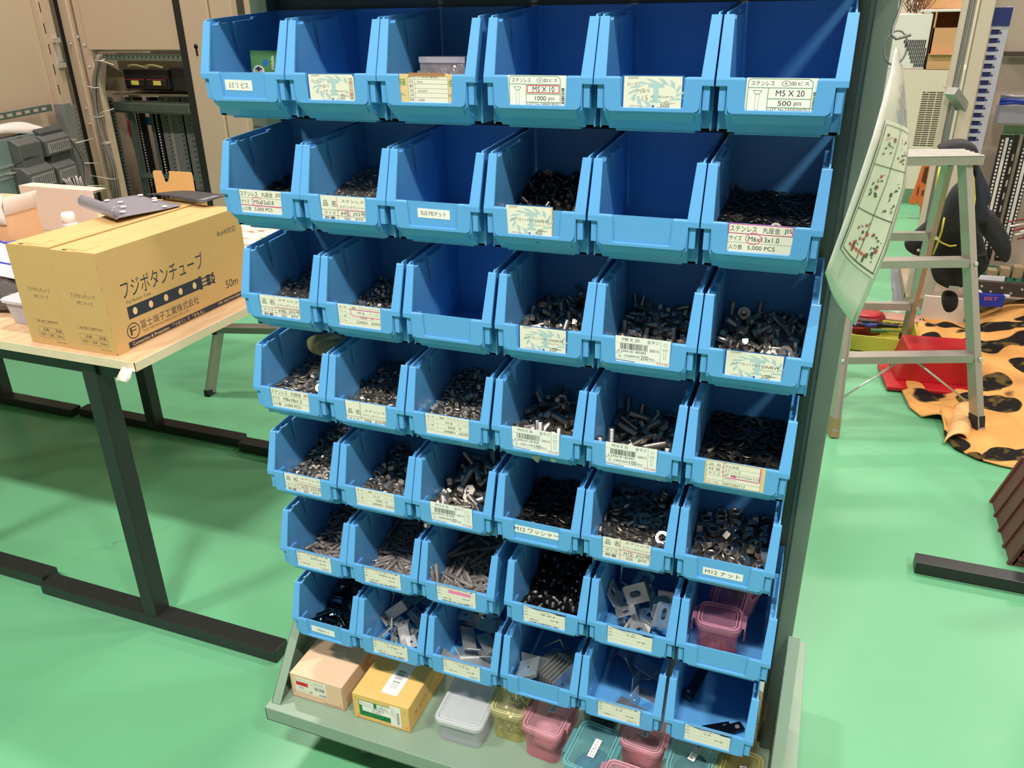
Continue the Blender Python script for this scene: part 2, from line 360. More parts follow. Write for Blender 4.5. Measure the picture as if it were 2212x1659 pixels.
# hairline cracks
vo = N.new('ShaderNodeTexVoronoi'); vo.feature = 'DISTANCE_TO_EDGE'; vo.inputs['Scale'].default_value = .55
nd = noise(3.5, 5, .7); vm = N.new('ShaderNodeVectorMath'); vm.operation = 'MULTIPLY_ADD'; L.new(nd.outputs['Color'], vm.inputs[0]); vm.inputs[1].default_value = (.5, .5, 0); L.new(tc.outputs['Object'], vm.inputs[2]); L.new(vm.outputs[0], vo.inputs['Vector'])
cr = ramp(vo.outputs['Distance'], .0006, .0016, (1, 1, 1, 1), (0, 0, 0, 1))
gate = ramp(noise(.9, 1).outputs['Fac'], .66, .70)
mu = N.new('ShaderNodeMath'); mu.operation = 'MULTIPLY'; L.new(cr.outputs[0], mu.inputs[0]); L.new(gate.outputs[0], mu.inputs[1])
c3 = mixc(mu.outputs[0], c2, (.06, .15, .08, 1)); L.new(c3, b.inputs['Base Color'])
rr_ = N.new('ShaderNodeMapRange'); L.new(noise(3).outputs['Fac'], rr_.inputs[0]); rr_.inputs[3].default_value = .30; rr_.inputs[4].default_value = .48; L.new(rr_.outputs[0], b.inputs['Roughness'])
bp = N.new('ShaderNodeBump'); bp.inputs['Strength'].default_value = .12; bp.inputs['Distance'].default_value = .004; L.new(noise(14, 3).outputs['Fac'], bp.inputs['Height']); L.new(bp.outputs[0], b.inputs['Normal'])
m = MB(); m.box(-7, 5, -3.5, 8, -.05, 0); tag(m.build('floor', fm), kind='structure')
WALLM = mat('beige_wall', (206, 190, 172), .7, var=.03, scale=3)
m = MB(); m.box(-7, 5, 7.4, 7.5, 0, 4.8); tag(m.build('wall_back', WALLM), kind='structure')
m = MB(); m.box(-7.1, -7, -3.5, 7.5, 0, 4.8); tag(m.build('wall_left', WALLM), kind='structure')
m = MB(); m.box(5, 5.1, -3.5, 7.5, 0, 4.8); tag(m.build('wall_right', WALLM), kind='structure')

# resting places of the loose pieces: x, y, z in quarter millimetres within the bin, then i, j, k of the turn in fiftieths
HEAPS = {}
HEAPS[2,1] = [47,90,73,53,-66,0,0,-30,92,44,-61,0,0,48,144,44,-66,38,-32,0,193,57,-63,27,42,1,258,38,-44,8,45,-20,257,78,-57,-1,-49,-5,289,45,-61,-18,46,2,388,55,-66,0,0,-10,353,54,-63,-43,26,-3,410,45,-61,1,-50,-1,476,45,-60,9,-49,-3,77,95,-53,-46,12,15,106,91,-58,7,-5,49,150,73,-62,-4,3,28,153,91,-60,31,39,-4,231,48,-66,0,0,38,230,87,-61,-36,-35,0,306,61,-66,0,0,-48,322,96,-61,1,5,22,398,92,-63,45,21,-2,443,45,-62,-10,-49,0,482,74,-66,0,0,50,69,116,-53,6,15,11,113,124,-64,0,2,-47,142,138,-59,50,-5,-3,199,104,-66,21,-46,0,233,157,-60,-9,-49,-3,290,109,-65,-46,-20,0,320,144,-57,2,2,-28,351,103,-62,-4,2,-38,433,139,-55,-10,-49,-1,451,104,-60,49,-6,5,477,100,-61,-27,41,-6,73,165,-53,-37,-34,-2,105,142,-55,-16,47,-5,167,137,-57,0,3,4,201,96,-57,-4,0,48,220,139,-57,-50,4,0,293,161,-60,2,2,-29,383,136,-58,3,-1,22,341,152,-61,-15,48,3,430,147,-59,-48,-12,3,389,150,-62,-40,-29,-2,481,148,-58,2,-6,49,73,183,-57,-45,22,1,119,183,-50,16,47,-3,148,164,-52,-4,4,44,194,176,-51,-44,22,-6,249,174,-52,-18,-47,3,290,184,-51,34,36,-3,329,211,-52,-37,34,2,361,188,-52,-50,2,5,398,182,-52,-17,-47,2,452,188,-51,3,-1,21,469,182,-57,3,1,-17,73,239,-48,3,0,2,123,222,-45,0,-6,-2,160,209,-48,-2,-50,-3,150,220,-51,-15,-47,-3,214,201,-48,-1,-7,20,284,222,-47,48,15,0,318,258,-45,-25,-43,-2,369,214,-45,32,38,-5,399,220,-44,28,-41,1,435,187,-46,2,-2,41,482,199,-47,7,3,46,78,232,-44,2,-2,39,117,283,-42,-2,50,3,171,241,-41,13,48,-5,204,276,-40,-15,47,5,244,249,-47,-50,5,0,265,271,-39,1,2,44,315,257,-40,0,-3,50,361,251,-40,-5,2,-43,391,266,-40,-1,4,-18,439,247,-47,2,2,-40,481,255,-42,2,1,47,73,305,-39,-33,38,2,116,324,-32,-48,14,-3,160,258,-38,-2,-5,-47,224,308,-38,3,0,5,238,336,-30,36,-35,0,283,293,-36,-5,-50,2,326,312,-32,0,3,-49,359,305,-38,0,-3,49,428,292,-38,-25,-43,0,465,285,-31,-1,3,41,481,282,-37,-1,-3,-50,73,344,-30,0,0,24,141,365,-23,-41,-28,-6,153,315,-33,-45,21,-3,187,326,-32,28,41,4,261,377,-21,7,6,-49,286,339,-29,-17,47,-1,321,350,-32,2,2,-37,386,324,-30,1,-3,45,391,360,-30,-7,49,3,457,331,-35,3,1,-19,482,363,-27,1,1,48,72,391,-22,6,2,-39,103,399,-25,-6,-50,-3,154,370,-25,26,42,6,234,340,-25,14,-48,1,259,411,-23,0,3,-50,293,390,-23,5,-3,38,337,354,-24,-3,0,-45,355,399,-24,0,-3,50,384,358,-22,-1,1,45,432,362,-25,-50,-4,0,481,375,-21,1,1,49,73,434,-12,10,0,-13,148,418,-22,2,1,-26,183,375,-25,-50,-2,-4,197,472,-14,-17,47,3,212,398,-25,2,1,-25,300,437,-14,-33,-38,-2,320,431,-20,-33,37,2,357,438,-13,-6,-50,-3,398,422,-21,-11,49,3,440,401,-24,-49,-10,-1,481,427,-20,0,-3,50,74,458,-16,1,-3,49,86,465,-9,2,2,-31,135,470,-14,-49,-9,-1,190,440,-15,6,4,-35,260,473,-13,2,2,-31,253,450,-12,0,-3,49,315,470,-8,34,37,-5,362,477,-13,-36,35,2,409,469,-14,3,-1,19,439,450,-13,-36,-34,-1,478,481,-10,4,4,-39,73,558,3,-26,-42,-7,106,511,-8,2,-2,35,156,515,-7,-13,48,3,205,529,-5,-23,45,3,226,507,-4,-3,6,-48,271,499,-5,16,-47,0,322,517,-3,-46,17,4,370,524,-2,-22,-44,-6,414,494,-6,15,-48,2,422,569,6,-23,44,-3,477,526,-6,1,3,-49,73,590,8,-24,-43,-7,116,537,0,-2,0,-24,156,489,-6,2,-2,38,186,551,2,3,-1,-48,265,518,0,-10,-49,2,297,567,0,-37,33,2,307,541,1,-2,-49,-7,370,559,-1,3,0,8,424,531,-2,0,1,17,450,568,6,50,2,4,481,556,3,30,40,-1,75,622,11,5,3,-28,116,594,4,0,3,-50,163,631,14,-3,-50,-2,169,583,6,-2,-1,43,256,584,8,3,-1,21,253,602,6,3,0,4,344,577,6,-41,29,-2,376,620,8,-19,46,3,388,598,10,3,1,-23,435,619,8,0,3,-49,481,605,6,2,2,-30,73,665,11,0,0,25,120,661,17,0,0,-12,129,646,11,-21,46,0,184,674,11,-40,30,0,320,701,11,-39,31,0]
HEAPS[2,2] = [0,67,69,59,-42,-9,-12,-47,102,33,-37,-12,-24,-28,152,39,-43,-8,48,6,184,39,-45,12,2,-26,215,51,-51,-20,-46,0,218,40,-39,11,4,29,255,40,-51,1,-1,-12,294,39,-51,-49,-7,-1,323,40,-40,11,-49,0,315,72,-47,-27,-42,-6,370,26,-37,3,35,-35,458,72,-39,-3,-21,3,420,39,-51,0,-1,31,475,38,-41,18,3,-23,67,40,-51,22,-45,1,185,94,-43,-48,-14,-3,190,132,-37,-8,-13,16,172,66,-41,14,10,-22,242,76,-42,17,-2,-44,284,51,-42,2,0,-3,218,142,-30,-14,37,-24,307,116,-50,2,-2,37,339,94,-51,-48,12,-1,343,45,-51,27,-42,1,397,51,-42,-35,36,-1,424,78,-51,11,-49,1,486,50,-41,-42,21,4,486,64,-40,-46,-5,-4,96,59,-41,48,5,-9,150,82,-51,0,-1,-14,272,131,-48,-38,32,1,210,72,-40,-13,-12,-6,254,91,-41,-14,-5,47,275,72,-51,1,-2,-39,287,139,-35,-9,9,-2,269,108,-39,17,6,-44,378,109,-42,-10,-9,16,373,78,-43,40,-27,12,449,39,-37,21,-28,-4,407,95,-40,-2,-2,44,454,108,-51,-50,-2,-1,487,88,-51,1,-1,-10,68,97,-51,36,-34,1,111,103,-42,-42,22,-15,103,72,-40,-14,-13,-41,135,110,-46,1,-7,-41,157,120,-39,11,12,47,194,103,-51,1,-1,21,244,142,-34,-11,-10,-30,293,103,-42,-1,-14,45,380,55,-51,-14,-48,1,400,107,-51,2,-1,-24,409,133,-42,-2,-2,-2,436,112,-41,12,-12,-36,467,124,-39,5,-4,-48,486,128,-48,1,2,-49,68,117,-44,-6,-3,-24,102,102,-36,-7,-16,9,91,147,-44,-27,-42,-4,127,131,-34,-3,-26,-35,234,125,-40,-4,9,14,289,185,-30,-6,-49,-3,327,179,-30,1,-11,34,334,144,-45,-41,28,1,361,121,-37,-12,41,-10,382,130,-36,47,4,13,395,182,-35,6,-2,20,414,149,-33,0,15,47,447,141,-33,47,2,9,487,91,-41,-1,-1,50,86,135,-34,-36,-33,4,70,242,-20,-48,-13,-2,74,181,-36,-19,-46,-4,223,114,-44,-26,-41,10,259,165,-23,4,-7,49,192,278,-11,4,-4,40,254,195,-32,-48,11,0,298,149,-33,-35,-32,16,364,159,-33,13,5,14,355,188,-34,3,2,-43,378,252,-18,-27,-42,-4,425,158,-29,46,15,-8,450,194,-32,-33,-37,-4,486,186,-23,39,29,-9,62,145,-30,-24,35,-20,102,218,-19,-4,1,25,110,200,-31,-35,36,2,164,157,-37,5,9,-44,205,205,-23,40,-30,3,214,178,-36,-5,-50,-4,236,227,-19,6,9,-47,331,106,-41,-6,-50,-1,334,142,-28,8,-13,37,308,210,-19,14,-46,-10,381,216,-23,-34,35,7,426,198,-19,2,-19,-32,481,169,-39,-38,-32,-3,486,157,-33,-7,-49,-5,53,200,-16,28,22,27,75,204,-17,14,-44,4,177,189,-33,1,-50,-3,126,166,-39,-35,-35,-4,168,209,-14,12,4,48,256,249,-18,5,-4,33,355,257,-7,-27,42,5,245,173,-30,6,3,-30,294,221,-17,14,-5,47,343,224,-25,5,-4,34,405,243,-15,-44,22,9,448,186,-25,-37,-32,-6,468,251,-18,-44,-22,-3,486,223,-20,-32,37,9,76,267,-9,0,5,48,116,255,-17,4,1,-28,108,150,-29,-10,-48,-1,148,203,-25,8,49,-3,176,246,-9,-11,49,0,304,248,-8,12,10,44,230,269,-10,2,50,-1,282,242,-14,2,11,-31,334,288,1,-31,-39,-3,339,261,-15,7,-1,11,433,273,-6,6,49,-3,426,234,-15,1,11,-22,451,262,-8,-7,-4,32,478,287,-9,5,-1,-1,68,305,-4,10,-49,-4,73,294,3,4,0,19,106,290,-3,-30,-39,-10,201,168,-29,8,0,-12,253,209,-16,-2,-8,49,231,308,-4,-20,46,3,274,282,-10,-46,-17,-2,300,306,4,3,-3,36,435,363,10,4,2,-32,342,212,-19,-45,-20,-4,325,167,-26,9,6,-45,388,289,-8,-34,37,2,453,318,-1,-1,4,-49,495,256,-2,-9,35,-16,67,342,5,-10,49,4,130,305,-4,6,-1,4,196,285,1,3,4,-33,154,275,-12,0,5,-49,199,238,-17,2,-4,-32,202,332,2,5,-4,39,265,324,1,-49,-8,-2,312,299,-6,-37,34,2,311,356,16,0,8,36,350,298,-6,-26,42,2,332,331,2,5,-3,17,268,373,27,-2,1,-31,373,326,6,42,25,9,500,304,11,33,-19,-29,104,333,3,6,-2,11,170,312,-3,-20,46,3,251,359,9,1,4,-48,178,360,10,-37,-34,-4,190,395,19,-49,-10,-1,254,355,18,-37,33,3,213,251,-5,31,39,2,253,264,0,6,7,7,313,427,35,-10,49,4,216,366,15,-49,-2,-7,291,343,10,49,7,-3,424,294,0,28,41,2,465,297,3,-49,3,-1,473,369,12,-46,19,0,67,380,15,-31,39,3,113,369,12,-11,49,3,140,224,-19,1,-5,-48,180,492,43,6,-3,27,217,397,28,-2,8,14,237,411,30,-27,-41,9,270,393,18,7,0,-6,297,438,29,-28,-41,-4,301,392,22,-32,-37,3,385,383,22,5,49,-2,456,358,18,2,2,-43,401,324,1,5,2,-35,417,396,19,-49,-6,-2,486,335,8,5,10,-37,83,393,26,11,-48,6,121,392,23,-32,-38,6,142,342,5,2,3,-42,166,424,26,6,-3,27,149,382,24,5,11,2,219,433,35,-4,7,43,255,479,40,0,4,-49,259,442,34,11,4,-27,330,389,21,-38,-31,4,355,361,10,5,-4,39,368,395,26,-7,-2,39,403,361,15,3,-10,25,455,404,24,-18,46,1,486,423,25,-49,5,-1,87,409,30,-7,3,-5,97,451,32,-50,0,-1,148,457,34,-41,28,1,146,510,47,-41,28,1,127,419,29,2,6,40,221,470,44,7,10,-47,257,476,53,11,-5,45,293,475,39,-31,-39,-3,352,506,46,-50,0,-1,339,430,27,5,-1,0,366,452,37,-5,0,-50,385,486,41,2,3,-43,404,432,28,0,4,-49,464,435,36,-2,-7,-30,118,482,40,-50,-1,-1,91,440,39,-36,35,1,147,555,59,6,-2,11,217,501,45,5,-1,1,250,510,53,-15,-47,4,186,455,34,0,4,-48,285,533,53,6,-1,4,331,473,38,5,1,-21,432,457,34,-17,-47,-4,326,547,57,-30,-40,-4,368,579,65,5,-4,34,430,539,55,3,-4,47,486,494,52,6,-2,38,484,468,37,-47,16,0,68,535,54,-46,-18,-2,159,597,69,-35,-35,-4,199,732,80,-11,-49,1,199,528,56,3,-3,-46,248,538,60,-27,-42,7,238,612,73,-16,-47,-4,257,557,66,-1,5,10,314,507,47,6,-2,16,323,519,59,1,-1,47,333,606,72,-37,34,2,376,619,75,-35,35,2,407,571,63,-10,-49,-4,467,520,50,-38,32,2,463,634,79,-47,-17,-2,70,572,63,5,-3,29,162,713,80,-33,-38,0]
HEAPS[2,4] = [-6,120,101,115,-127,-36,2,29,291,80,-127,13,35,-31,436,47,-127,-15,32,-23,151,145,-116,11,39,8,289,136,-120,-8,-38,0,443,102,-127,-37,12,30,220,174,-104,-1,25,30,314,236,-79,-35,-5,-23,367,226,-83,-14,-23,-36,139,299,-53,40,-8,-27,280,311,-48,7,38,14,479,278,-62,9,43,-21,126,408,-9,41,-15,19,187,369,-25,-36,-3,-24,411,406,-10,34,-23,-19,139,611,73,37,20,14,199,645,83,40,-5,24,453,664,83,-38,11,-18,175,47,-127,9,39,-2,197,98,-127,-17,36,-27,341,105,-127,-32,-1,1,75,175,-99,6,-7,3,285,188,-98,15,38,6,473,146,-115,9,-37,-22,83,233,-80,-33,16,-11,331,166,-72,-8,30,35,479,196,-90,0,8,-28,199,308,-50,42,13,-13,246,354,-31,-39,7,-29,373,307,-45,11,8,-15,75,448,7,-26,4,19,353,431,0,40,-6,-30,474,408,-8,-26,3,35,174,714,83,-15,37,-4,284,718,83,-37,-14,20,449,523,37,26,33,9,75,52,-127,-13,35,33,352,48,-124,-4,1,-44,479,66,-93,-4,-13,46,154,197,-95,-12,-38,5,188,114,-74,-32,-4,30,374,169,-106,15,-37,29,209,233,-81,7,23,43,265,258,-70,31,31,-21,435,243,-76,-11,-36,-7,80,335,-39,1,-44,22,351,354,-26,4,14,-44,410,354,-31,-1,34,10,84,522,37,7,41,-3,279,532,41,31,13,26,337,481,20,-18,23,-23,75,603,70,40,17,-16,379,527,39,33,27,9,341,703,83,37,15,-10,127,67,-104,-5,20,13,243,104,-98,-10,-14,47,390,84,-115,-3,-9,-40,200,165,-56,32,-14,-36,326,107,-75,-38,-10,29,422,137,-89,14,10,15,153,248,-69,10,14,-37,233,209,-39,-35,-8,33,478,230,-36,17,-15,24,131,338,-13,15,12,-46,311,389,-15,6,5,-32,425,295,-50,0,-17,46,161,450,7,41,12,12,226,443,12,4,18,40,406,457,13,1,7,-49,76,680,83,-27,17,28,221,551,49,-15,-27,12,378,582,61,30,4,39,75,90,-85,-25,-30,-17,239,49,-103,-28,21,-34,412,53,-77,-33,-16,-30,104,134,-66,-19,40,-21,263,149,-72,25,7,36,419,192,-79,15,-1,-45,188,258,-28,0,-21,45,328,280,-34,25,-20,36,401,231,-37,-13,13,-35,216,381,20,-26,-9,-7,259,403,-8,5,-6,43,475,332,-35,13,20,-42,113,473,41,-20,9,44,283,461,12,-8,-26,-26,473,466,20,20,2,20,118,562,53,-3,43,-20,311,575,58,13,41,-15,474,570,56,24,-32,-20,105,47,-58,-37,-24,23,300,60,-74,27,18,15,375,140,-56,19,-9,-43,113,191,-54,-1,16,-35,292,193,-44,23,6,-29,478,146,-59,1,1,50,76,269,-38,8,-20,40,248,261,-18,4,27,42,429,320,4,-14,6,15,76,390,-12,12,9,-30,302,332,-3,-26,10,39,381,367,21,2,-10,29,165,498,48,-26,-33,-25,218,499,33,9,-13,26,468,361,13,11,-33,-23,114,722,83,12,30,-30,285,625,78,23,-36,3,422,710,83,29,-28,8,187,47,-71,30,0,38,265,98,-45,23,-18,21]
HEAPS[2,6] = [46,95,75,48,-38,0,0,5,128,62,-30,-2,-7,3,142,48,-38,0,0,42,206,47,-32,6,1,31,260,49,-38,0,0,27,285,47,-32,-3,5,-39,353,48,-38,0,0,-28,392,53,-34,4,1,45,434,87,-20,16,-12,7,479,48,-38,0,0,50,75,95,-35,0,-3,-50,121,67,-27,6,-3,-49,169,94,-38,0,0,-28,225,90,-32,1,6,-49,220,115,-37,1,1,-48,291,96,-38,0,0,39,335,96,-25,12,-47,-10,363,96,-22,2,12,-45,452,95,-38,-44,23,0,496,109,-15,-18,-27,15,76,143,-29,2,-2,43,123,120,-32,4,-4,-21,151,141,-31,0,-4,23,198,152,-29,-28,41,-1,251,94,-23,46,-16,-7,273,142,-32,-50,-4,-1,332,105,-27,15,-46,-11,398,111,-37,-50,-2,0,409,128,-24,-49,-7,1,467,147,-34,-16,-47,-3,76,166,-31,-31,-39,-2,127,172,-21,2,-6,-45,138,160,-23,-6,-3,11,189,178,-19,4,-3,6,232,144,-18,-46,19,-4,251,155,-26,-2,-4,4,351,177,-29,-47,18,1,397,193,-21,2,2,-34,438,145,-29,2,-2,35,478,156,-20,-10,5,-8,75,216,-17,0,-3,50,91,226,-21,1,3,-48,172,201,-22,6,0,4,228,217,-23,3,1,-19,256,227,-16,-4,2,-47,293,189,-22,-2,-4,20,328,191,-21,4,-3,-39,377,212,-13,-44,24,-3,444,201,-19,-1,6,-27,480,212,-11,-9,8,-46,75,276,-7,-1,-9,49,119,224,-7,-41,-25,13,127,224,-6,7,-47,-2,173,244,-18,-2,-50,-3,281,255,-8,1,1,38,303,241,-15,0,2,14,357,245,-18,3,1,-23,394,254,-8,-5,1,2,404,199,-26,3,-1,19,472,240,-9,10,0,48,76,311,-4,5,2,-40,118,306,-5,2,-5,23,152,326,-5,1,-3,48,225,319,-6,-19,46,3,243,256,-4,1,-11,-25,300,309,-4,7,2,-6,336,382,11,8,-6,18,349,331,-4,1,-3,47,425,310,-8,-44,24,1,478,321,-2,6,-3,12,80,364,6,1,-5,49,217,360,4,-36,34,-1,248,312,-1,34,-36,-6,275,377,3,-49,8,0,266,382,13,-3,0,47,293,343,1,-48,-11,0,391,351,2,40,-30,-3,439,374,9,7,1,-48,427,428,14,-21,-45,-6,478,358,4,7,0,-4,76,394,6,3,0,-7,128,367,9,24,-43,-1,181,376,7,-46,19,-2,213,421,10,2,-2,39,306,418,18,2,-8,49,306,432,17,-41,-27,-3,360,417,15,3,1,-24,366,411,9,3,0,2,461,464,17,-1,-50,-3,478,393,6,2,-2,37,84,404,17,49,-10,0,132,421,13,5,-2,2,168,454,15,3,0,-7,223,409,18,6,-1,-18,252,434,20,3,3,-48,310,461,21,-30,39,6,358,431,23,2,2,-33,386,402,18,0,13,-42,399,367,12,4,3,-21,479,412,15,14,-48,0,82,426,20,45,21,-2,110,472,18,2,-2,40,151,471,24,-49,10,1,203,470,24,36,-34,-5,256,460,19,3,-4,23,295,492,22,3,-1,15,342,482,27,47,-17,-7,394,471,24,-32,38,2,410,483,20,-38,-33,-2,478,442,22,0,0,29,76,549,34,0,-6,46,119,516,29,-1,0,-50,182,523,30,-44,-24,-3,178,518,34,3,5,-40,249,487,29,49,-6,3,283,545,30,2,-2,39,349,535,29,-42,-26,-2,404,536,33,-50,-1,-3,460,492,27,44,24,-2,474,512,31,49,-11,-1,103,589,41,-49,5,-2,165,591,43,-41,-28,-2,178,570,34,-17,47,3,233,566,34,1,3,-46,236,535,34,-22,-45,-3,302,595,42,3,-6,43,349,586,42,46,-19,-6,378,528,35,3,4,-48,430,558,32,-20,46,3,478,534,35,26,-43,2,76,642,45,39,31,0,142,611,41,-37,34,2,146,661,51,1,0,-24,212,611,47,-49,-10,5,262,632,45,0,0,-22,316,636,45,0,3,-50,348,630,51,20,-45,-1,402,623,43,2,2,-38,410,671,52,50,0,-6,478,557,39,40,-30,1,76,685,49,10,-49,3,129,674,45,46,20,0,192,678,50,4,2,-50,207,711,45,0,0,37,240,663,49,1,-4,-42,291,684,52,-41,28,6,360,686,49,0,-3,49,367,650,55,2,2,35,449,661,50,-45,-21,5,474,611,41,2,-3,42,69,730,67,-31,-30,4,101,719,55,-7,-49,0,154,717,48,4,-50,2,231,726,52,-2,6,-14,254,725,52,47,-15,-6,279,727,51,6,1,49,325,726,49,1,3,13,388,726,45,0,0,50,443,724,50,4,-1,-49,478,724,45,0,0,28,74,47,-25,8,-2,-47,99,47,-25,-6,-4,31,175,48,-34,4,2,29,212,53,-26,6,-2,47,240,56,-25,-1,7,-20,235,23,-13,34,9,-9,364,48,-26,-49,-8,-7,413,48,-32,-3,5,-37,420,48,-28,6,0,48,470,47,-30,39,-31,-2,75,99,-16,10,7,-42,106,117,-22,-40,29,3,123,68,-16,-4,-3,-6,189,95,-17,-2,13,-47,276,47,-24,6,0,47,294,101,-21,8,-8,49,346,48,-25,-49,-3,-6,406,128,-18,-46,-20,1,455,100,-30,2,2,-28,478,56,-25,2,1,43,75,136,-16,0,-8,5,93,125,-26,2,-3,44,158,107,-25,3,-49,-6,182,120,-21,6,4,9,302,48,-24,8,12,19,322,129,-26,-6,10,-47,339,130,-26,10,-7,48,383,121,-29,-21,-45,-2,463,132,-20,-5,4,-27,490,107,-14,-6,38,-11,74,151,-9,6,-5,-31,105,171,-17,-5,1,32,121,170,-10,-12,48,-5,185,123,-15,7,0,35,190,173,-15,-29,40,2,297,138,-23,9,-4,48,335,171,-9,-27,-37,-15,387,162,-22,8,10,-38,429,177,-13,44,-23,-6,479,166,-17,-25,-42,11,76,201,-9,4,2,-15,109,223,-8,-12,8,-39,128,271,-3,14,-1,9,226,202,-13,1,-9,26,250,164,-21,20,45,1,331,203,-8,-36,35,-2,345,201,-12,1,-4,-9,397,261,2,50,4,-2,456,214,-13,-38,-31,8,480,201,-8,12,-2,46,76,236,-8,2,2,-33,75,262,1,-39,32,1,144,287,-1,14,1,3,186,239,-10,33,-38,-2,277,209,-9,7,-1,12,309,262,-4,-8,1,-49,340,256,-5,-4,3,-45,391,266,-4,-5,2,5,428,232,-4,-12,-11,18,444,277,-7,-10,48,8,75,330,7,6,0,-24,110,315,10,10,0,10,164,325,3,6,-49,-4,203,289,-7,-1,-6,48,283,308,2,-48,-13,-1,339,278,3,5,0,48,350,298,-5,-1,8,-49,403,314,1,-50,-4,2,463,326,8,-6,49,1,479,290,-6,7,2,-24]
HEAPS[3,1] = [51,76,73,97,-66,-37,-34,-1,85,45,-67,-28,41,1,135,46,-69,-41,27,-2,168,82,-67,-40,30,-2,187,46,-77,-50,0,-1,93,51,-55,41,-29,0,206,48,-64,1,-3,-30,266,28,-58,-11,-34,-35,375,48,-67,-10,-49,0,447,30,-58,-24,-26,-29,54,47,-58,-34,10,-33,120,92,-77,-45,-22,-1,83,58,-77,2,0,17,174,109,-77,-47,18,-1,257,61,-69,-48,14,8,230,73,-77,6,-50,1,293,55,-71,4,9,15,360,45,-77,-31,-39,1,417,108,-70,37,-32,-7,423,61,-70,-31,38,7,74,113,-77,-49,-11,-1,97,158,-71,4,0,-19,142,136,-68,-2,-8,29,222,136,-57,48,14,-5,235,122,-70,-6,1,-36,278,95,-66,-7,-47,14,336,126,-75,0,1,-42,331,87,-70,-27,-41,-6,378,105,-73,-49,-6,5,470,98,-77,1,-1,0,74,152,-63,3,-3,-7,112,205,-63,6,0,13,176,154,-58,33,33,19,198,110,-64,-7,13,-9,272,143,-65,-48,7,9,241,183,-55,2,3,-50,311,126,-60,-34,29,-18,359,142,-63,-4,7,29,406,155,-72,-40,-29,-2,474,55,-72,-37,33,2,102,271,-53,3,-3,40,198,160,-71,-42,-26,-3,238,226,-56,4,-8,32,256,180,-68,-39,31,1,311,46,-65,0,8,-21,373,211,-63,3,-3,42,417,253,-56,-28,41,1,339,174,-60,-6,-2,-12,423,202,-64,-47,16,0,466,112,-66,23,44,0,74,314,-46,3,0,-14,192,192,-59,37,33,0,181,245,-57,4,0,-12,329,266,-54,4,-1,5,291,190,-59,-6,-3,-49,388,164,-56,-2,-1,-10,480,243,-58,-48,-15,-2,471,182,-61,49,10,0,473,149,-73,4,-2,20,464,227,-51,6,50,3,74,237,-54,-42,-26,-6,126,251,-49,-8,8,-49,138,185,-60,13,-47,-10,222,274,-53,4,0,-12,274,250,-56,-37,33,1,268,301,-49,-47,16,0,325,216,-54,-4,2,25,295,295,-39,4,3,17,323,253,-44,0,-1,43,480,275,-45,-4,1,1,55,350,-22,34,8,34,121,316,-42,-47,17,5,170,329,-44,-49,8,0,164,228,-50,-48,-12,-2,248,275,-41,-35,36,0,351,301,-39,-41,29,3,340,317,-46,-40,-30,-2,401,300,-49,3,-3,46,436,335,-43,-14,-48,-3,480,324,-39,7,-7,48,99,348,-26,-20,-45,4,134,367,-38,4,-2,18,178,338,-32,32,-38,1,221,324,-45,-24,44,2,217,375,-37,-47,-16,-2,263,352,-41,-35,36,1,382,346,-41,-10,49,1,403,411,-31,1,-2,50,432,494,-11,8,8,14,480,366,-38,-23,-44,-3,86,352,-36,-36,-34,4,91,416,-31,0,3,-48,159,444,-22,-48,-9,-2,216,433,-28,4,-3,39,227,354,-29,-23,44,2,299,344,-33,2,5,-42,427,383,-29,-32,37,9,366,357,-29,2,-1,9,401,502,-17,4,-1,36,480,432,-28,-50,-3,-1,55,401,-14,30,-18,-30,117,418,-19,-7,8,-10,162,393,-27,3,6,49,267,397,-29,-32,-38,4,203,420,-19,0,5,-49,309,371,-38,2,-4,48,340,419,-30,-37,33,1,377,452,-21,-2,3,48,480,483,-20,-49,12,0,467,413,-21,3,2,-44,110,468,-22,4,-2,25,158,490,-19,0,3,-46,226,482,-20,-16,47,2,255,523,-14,-2,-50,-3,275,454,-15,-6,-48,-2,311,419,-21,-45,-17,-12,323,466,-23,-27,42,1,428,445,-21,-49,-8,3,493,500,12,0,-28,7,467,519,5,36,9,12,76,565,-7,-37,34,1,104,604,5,6,3,-49,89,390,-17,2,7,41,212,537,-6,7,-2,-49,246,493,-7,7,0,31,306,574,0,9,-2,44,250,444,-18,13,-47,-5,291,508,-7,-37,-31,8,351,508,-16,4,-2,24,429,572,-6,-46,19,0,144,628,3,-33,38,1,147,578,-5,1,2,-39,194,478,-9,-30,40,-1,184,502,2,49,9,3,226,616,1,-20,-46,-3,264,575,-5,-34,-36,-2,291,617,1,-29,-41,-3,321,508,3,-10,-34,8,354,559,-8,-1,3,-49,473,561,-3,-17,-46,-1,102,654,14,45,-21,1,147,678,9,5,4,13,161,539,-5,11,5,-18,189,582,0,34,-36,-6,207,626,15,-30,-40,-5,271,636,13,12,48,-2,386,690,10,-5,49,-7,341,623,2,3,-3,37,399,653,5,27,-42,2,476,624,2,4,-2,23,81,649,5,24,-44,1,115,708,9,10,-49,-2,189,650,5,1,-1,22,197,681,12,49,-4,1,236,669,24,28,-22,-20,263,685,5,-45,23,-1,324,686,5,-48,13,-1,352,729,5,2,-50,1,453,720,11,-44,-23,7,470,672,9,47,17,-1,74,679,16,6,-14,-45,74,728,5,0,-1,-24,151,728,17,-48,15,0,164,728,5,2,1,39,201,722,16,-36,35,-2,215,728,5,1,-2,-30,265,728,12,-7,7,49,300,722,9,-9,49,-6,419,728,5,1,1,50,481,721,13,10,3,43]
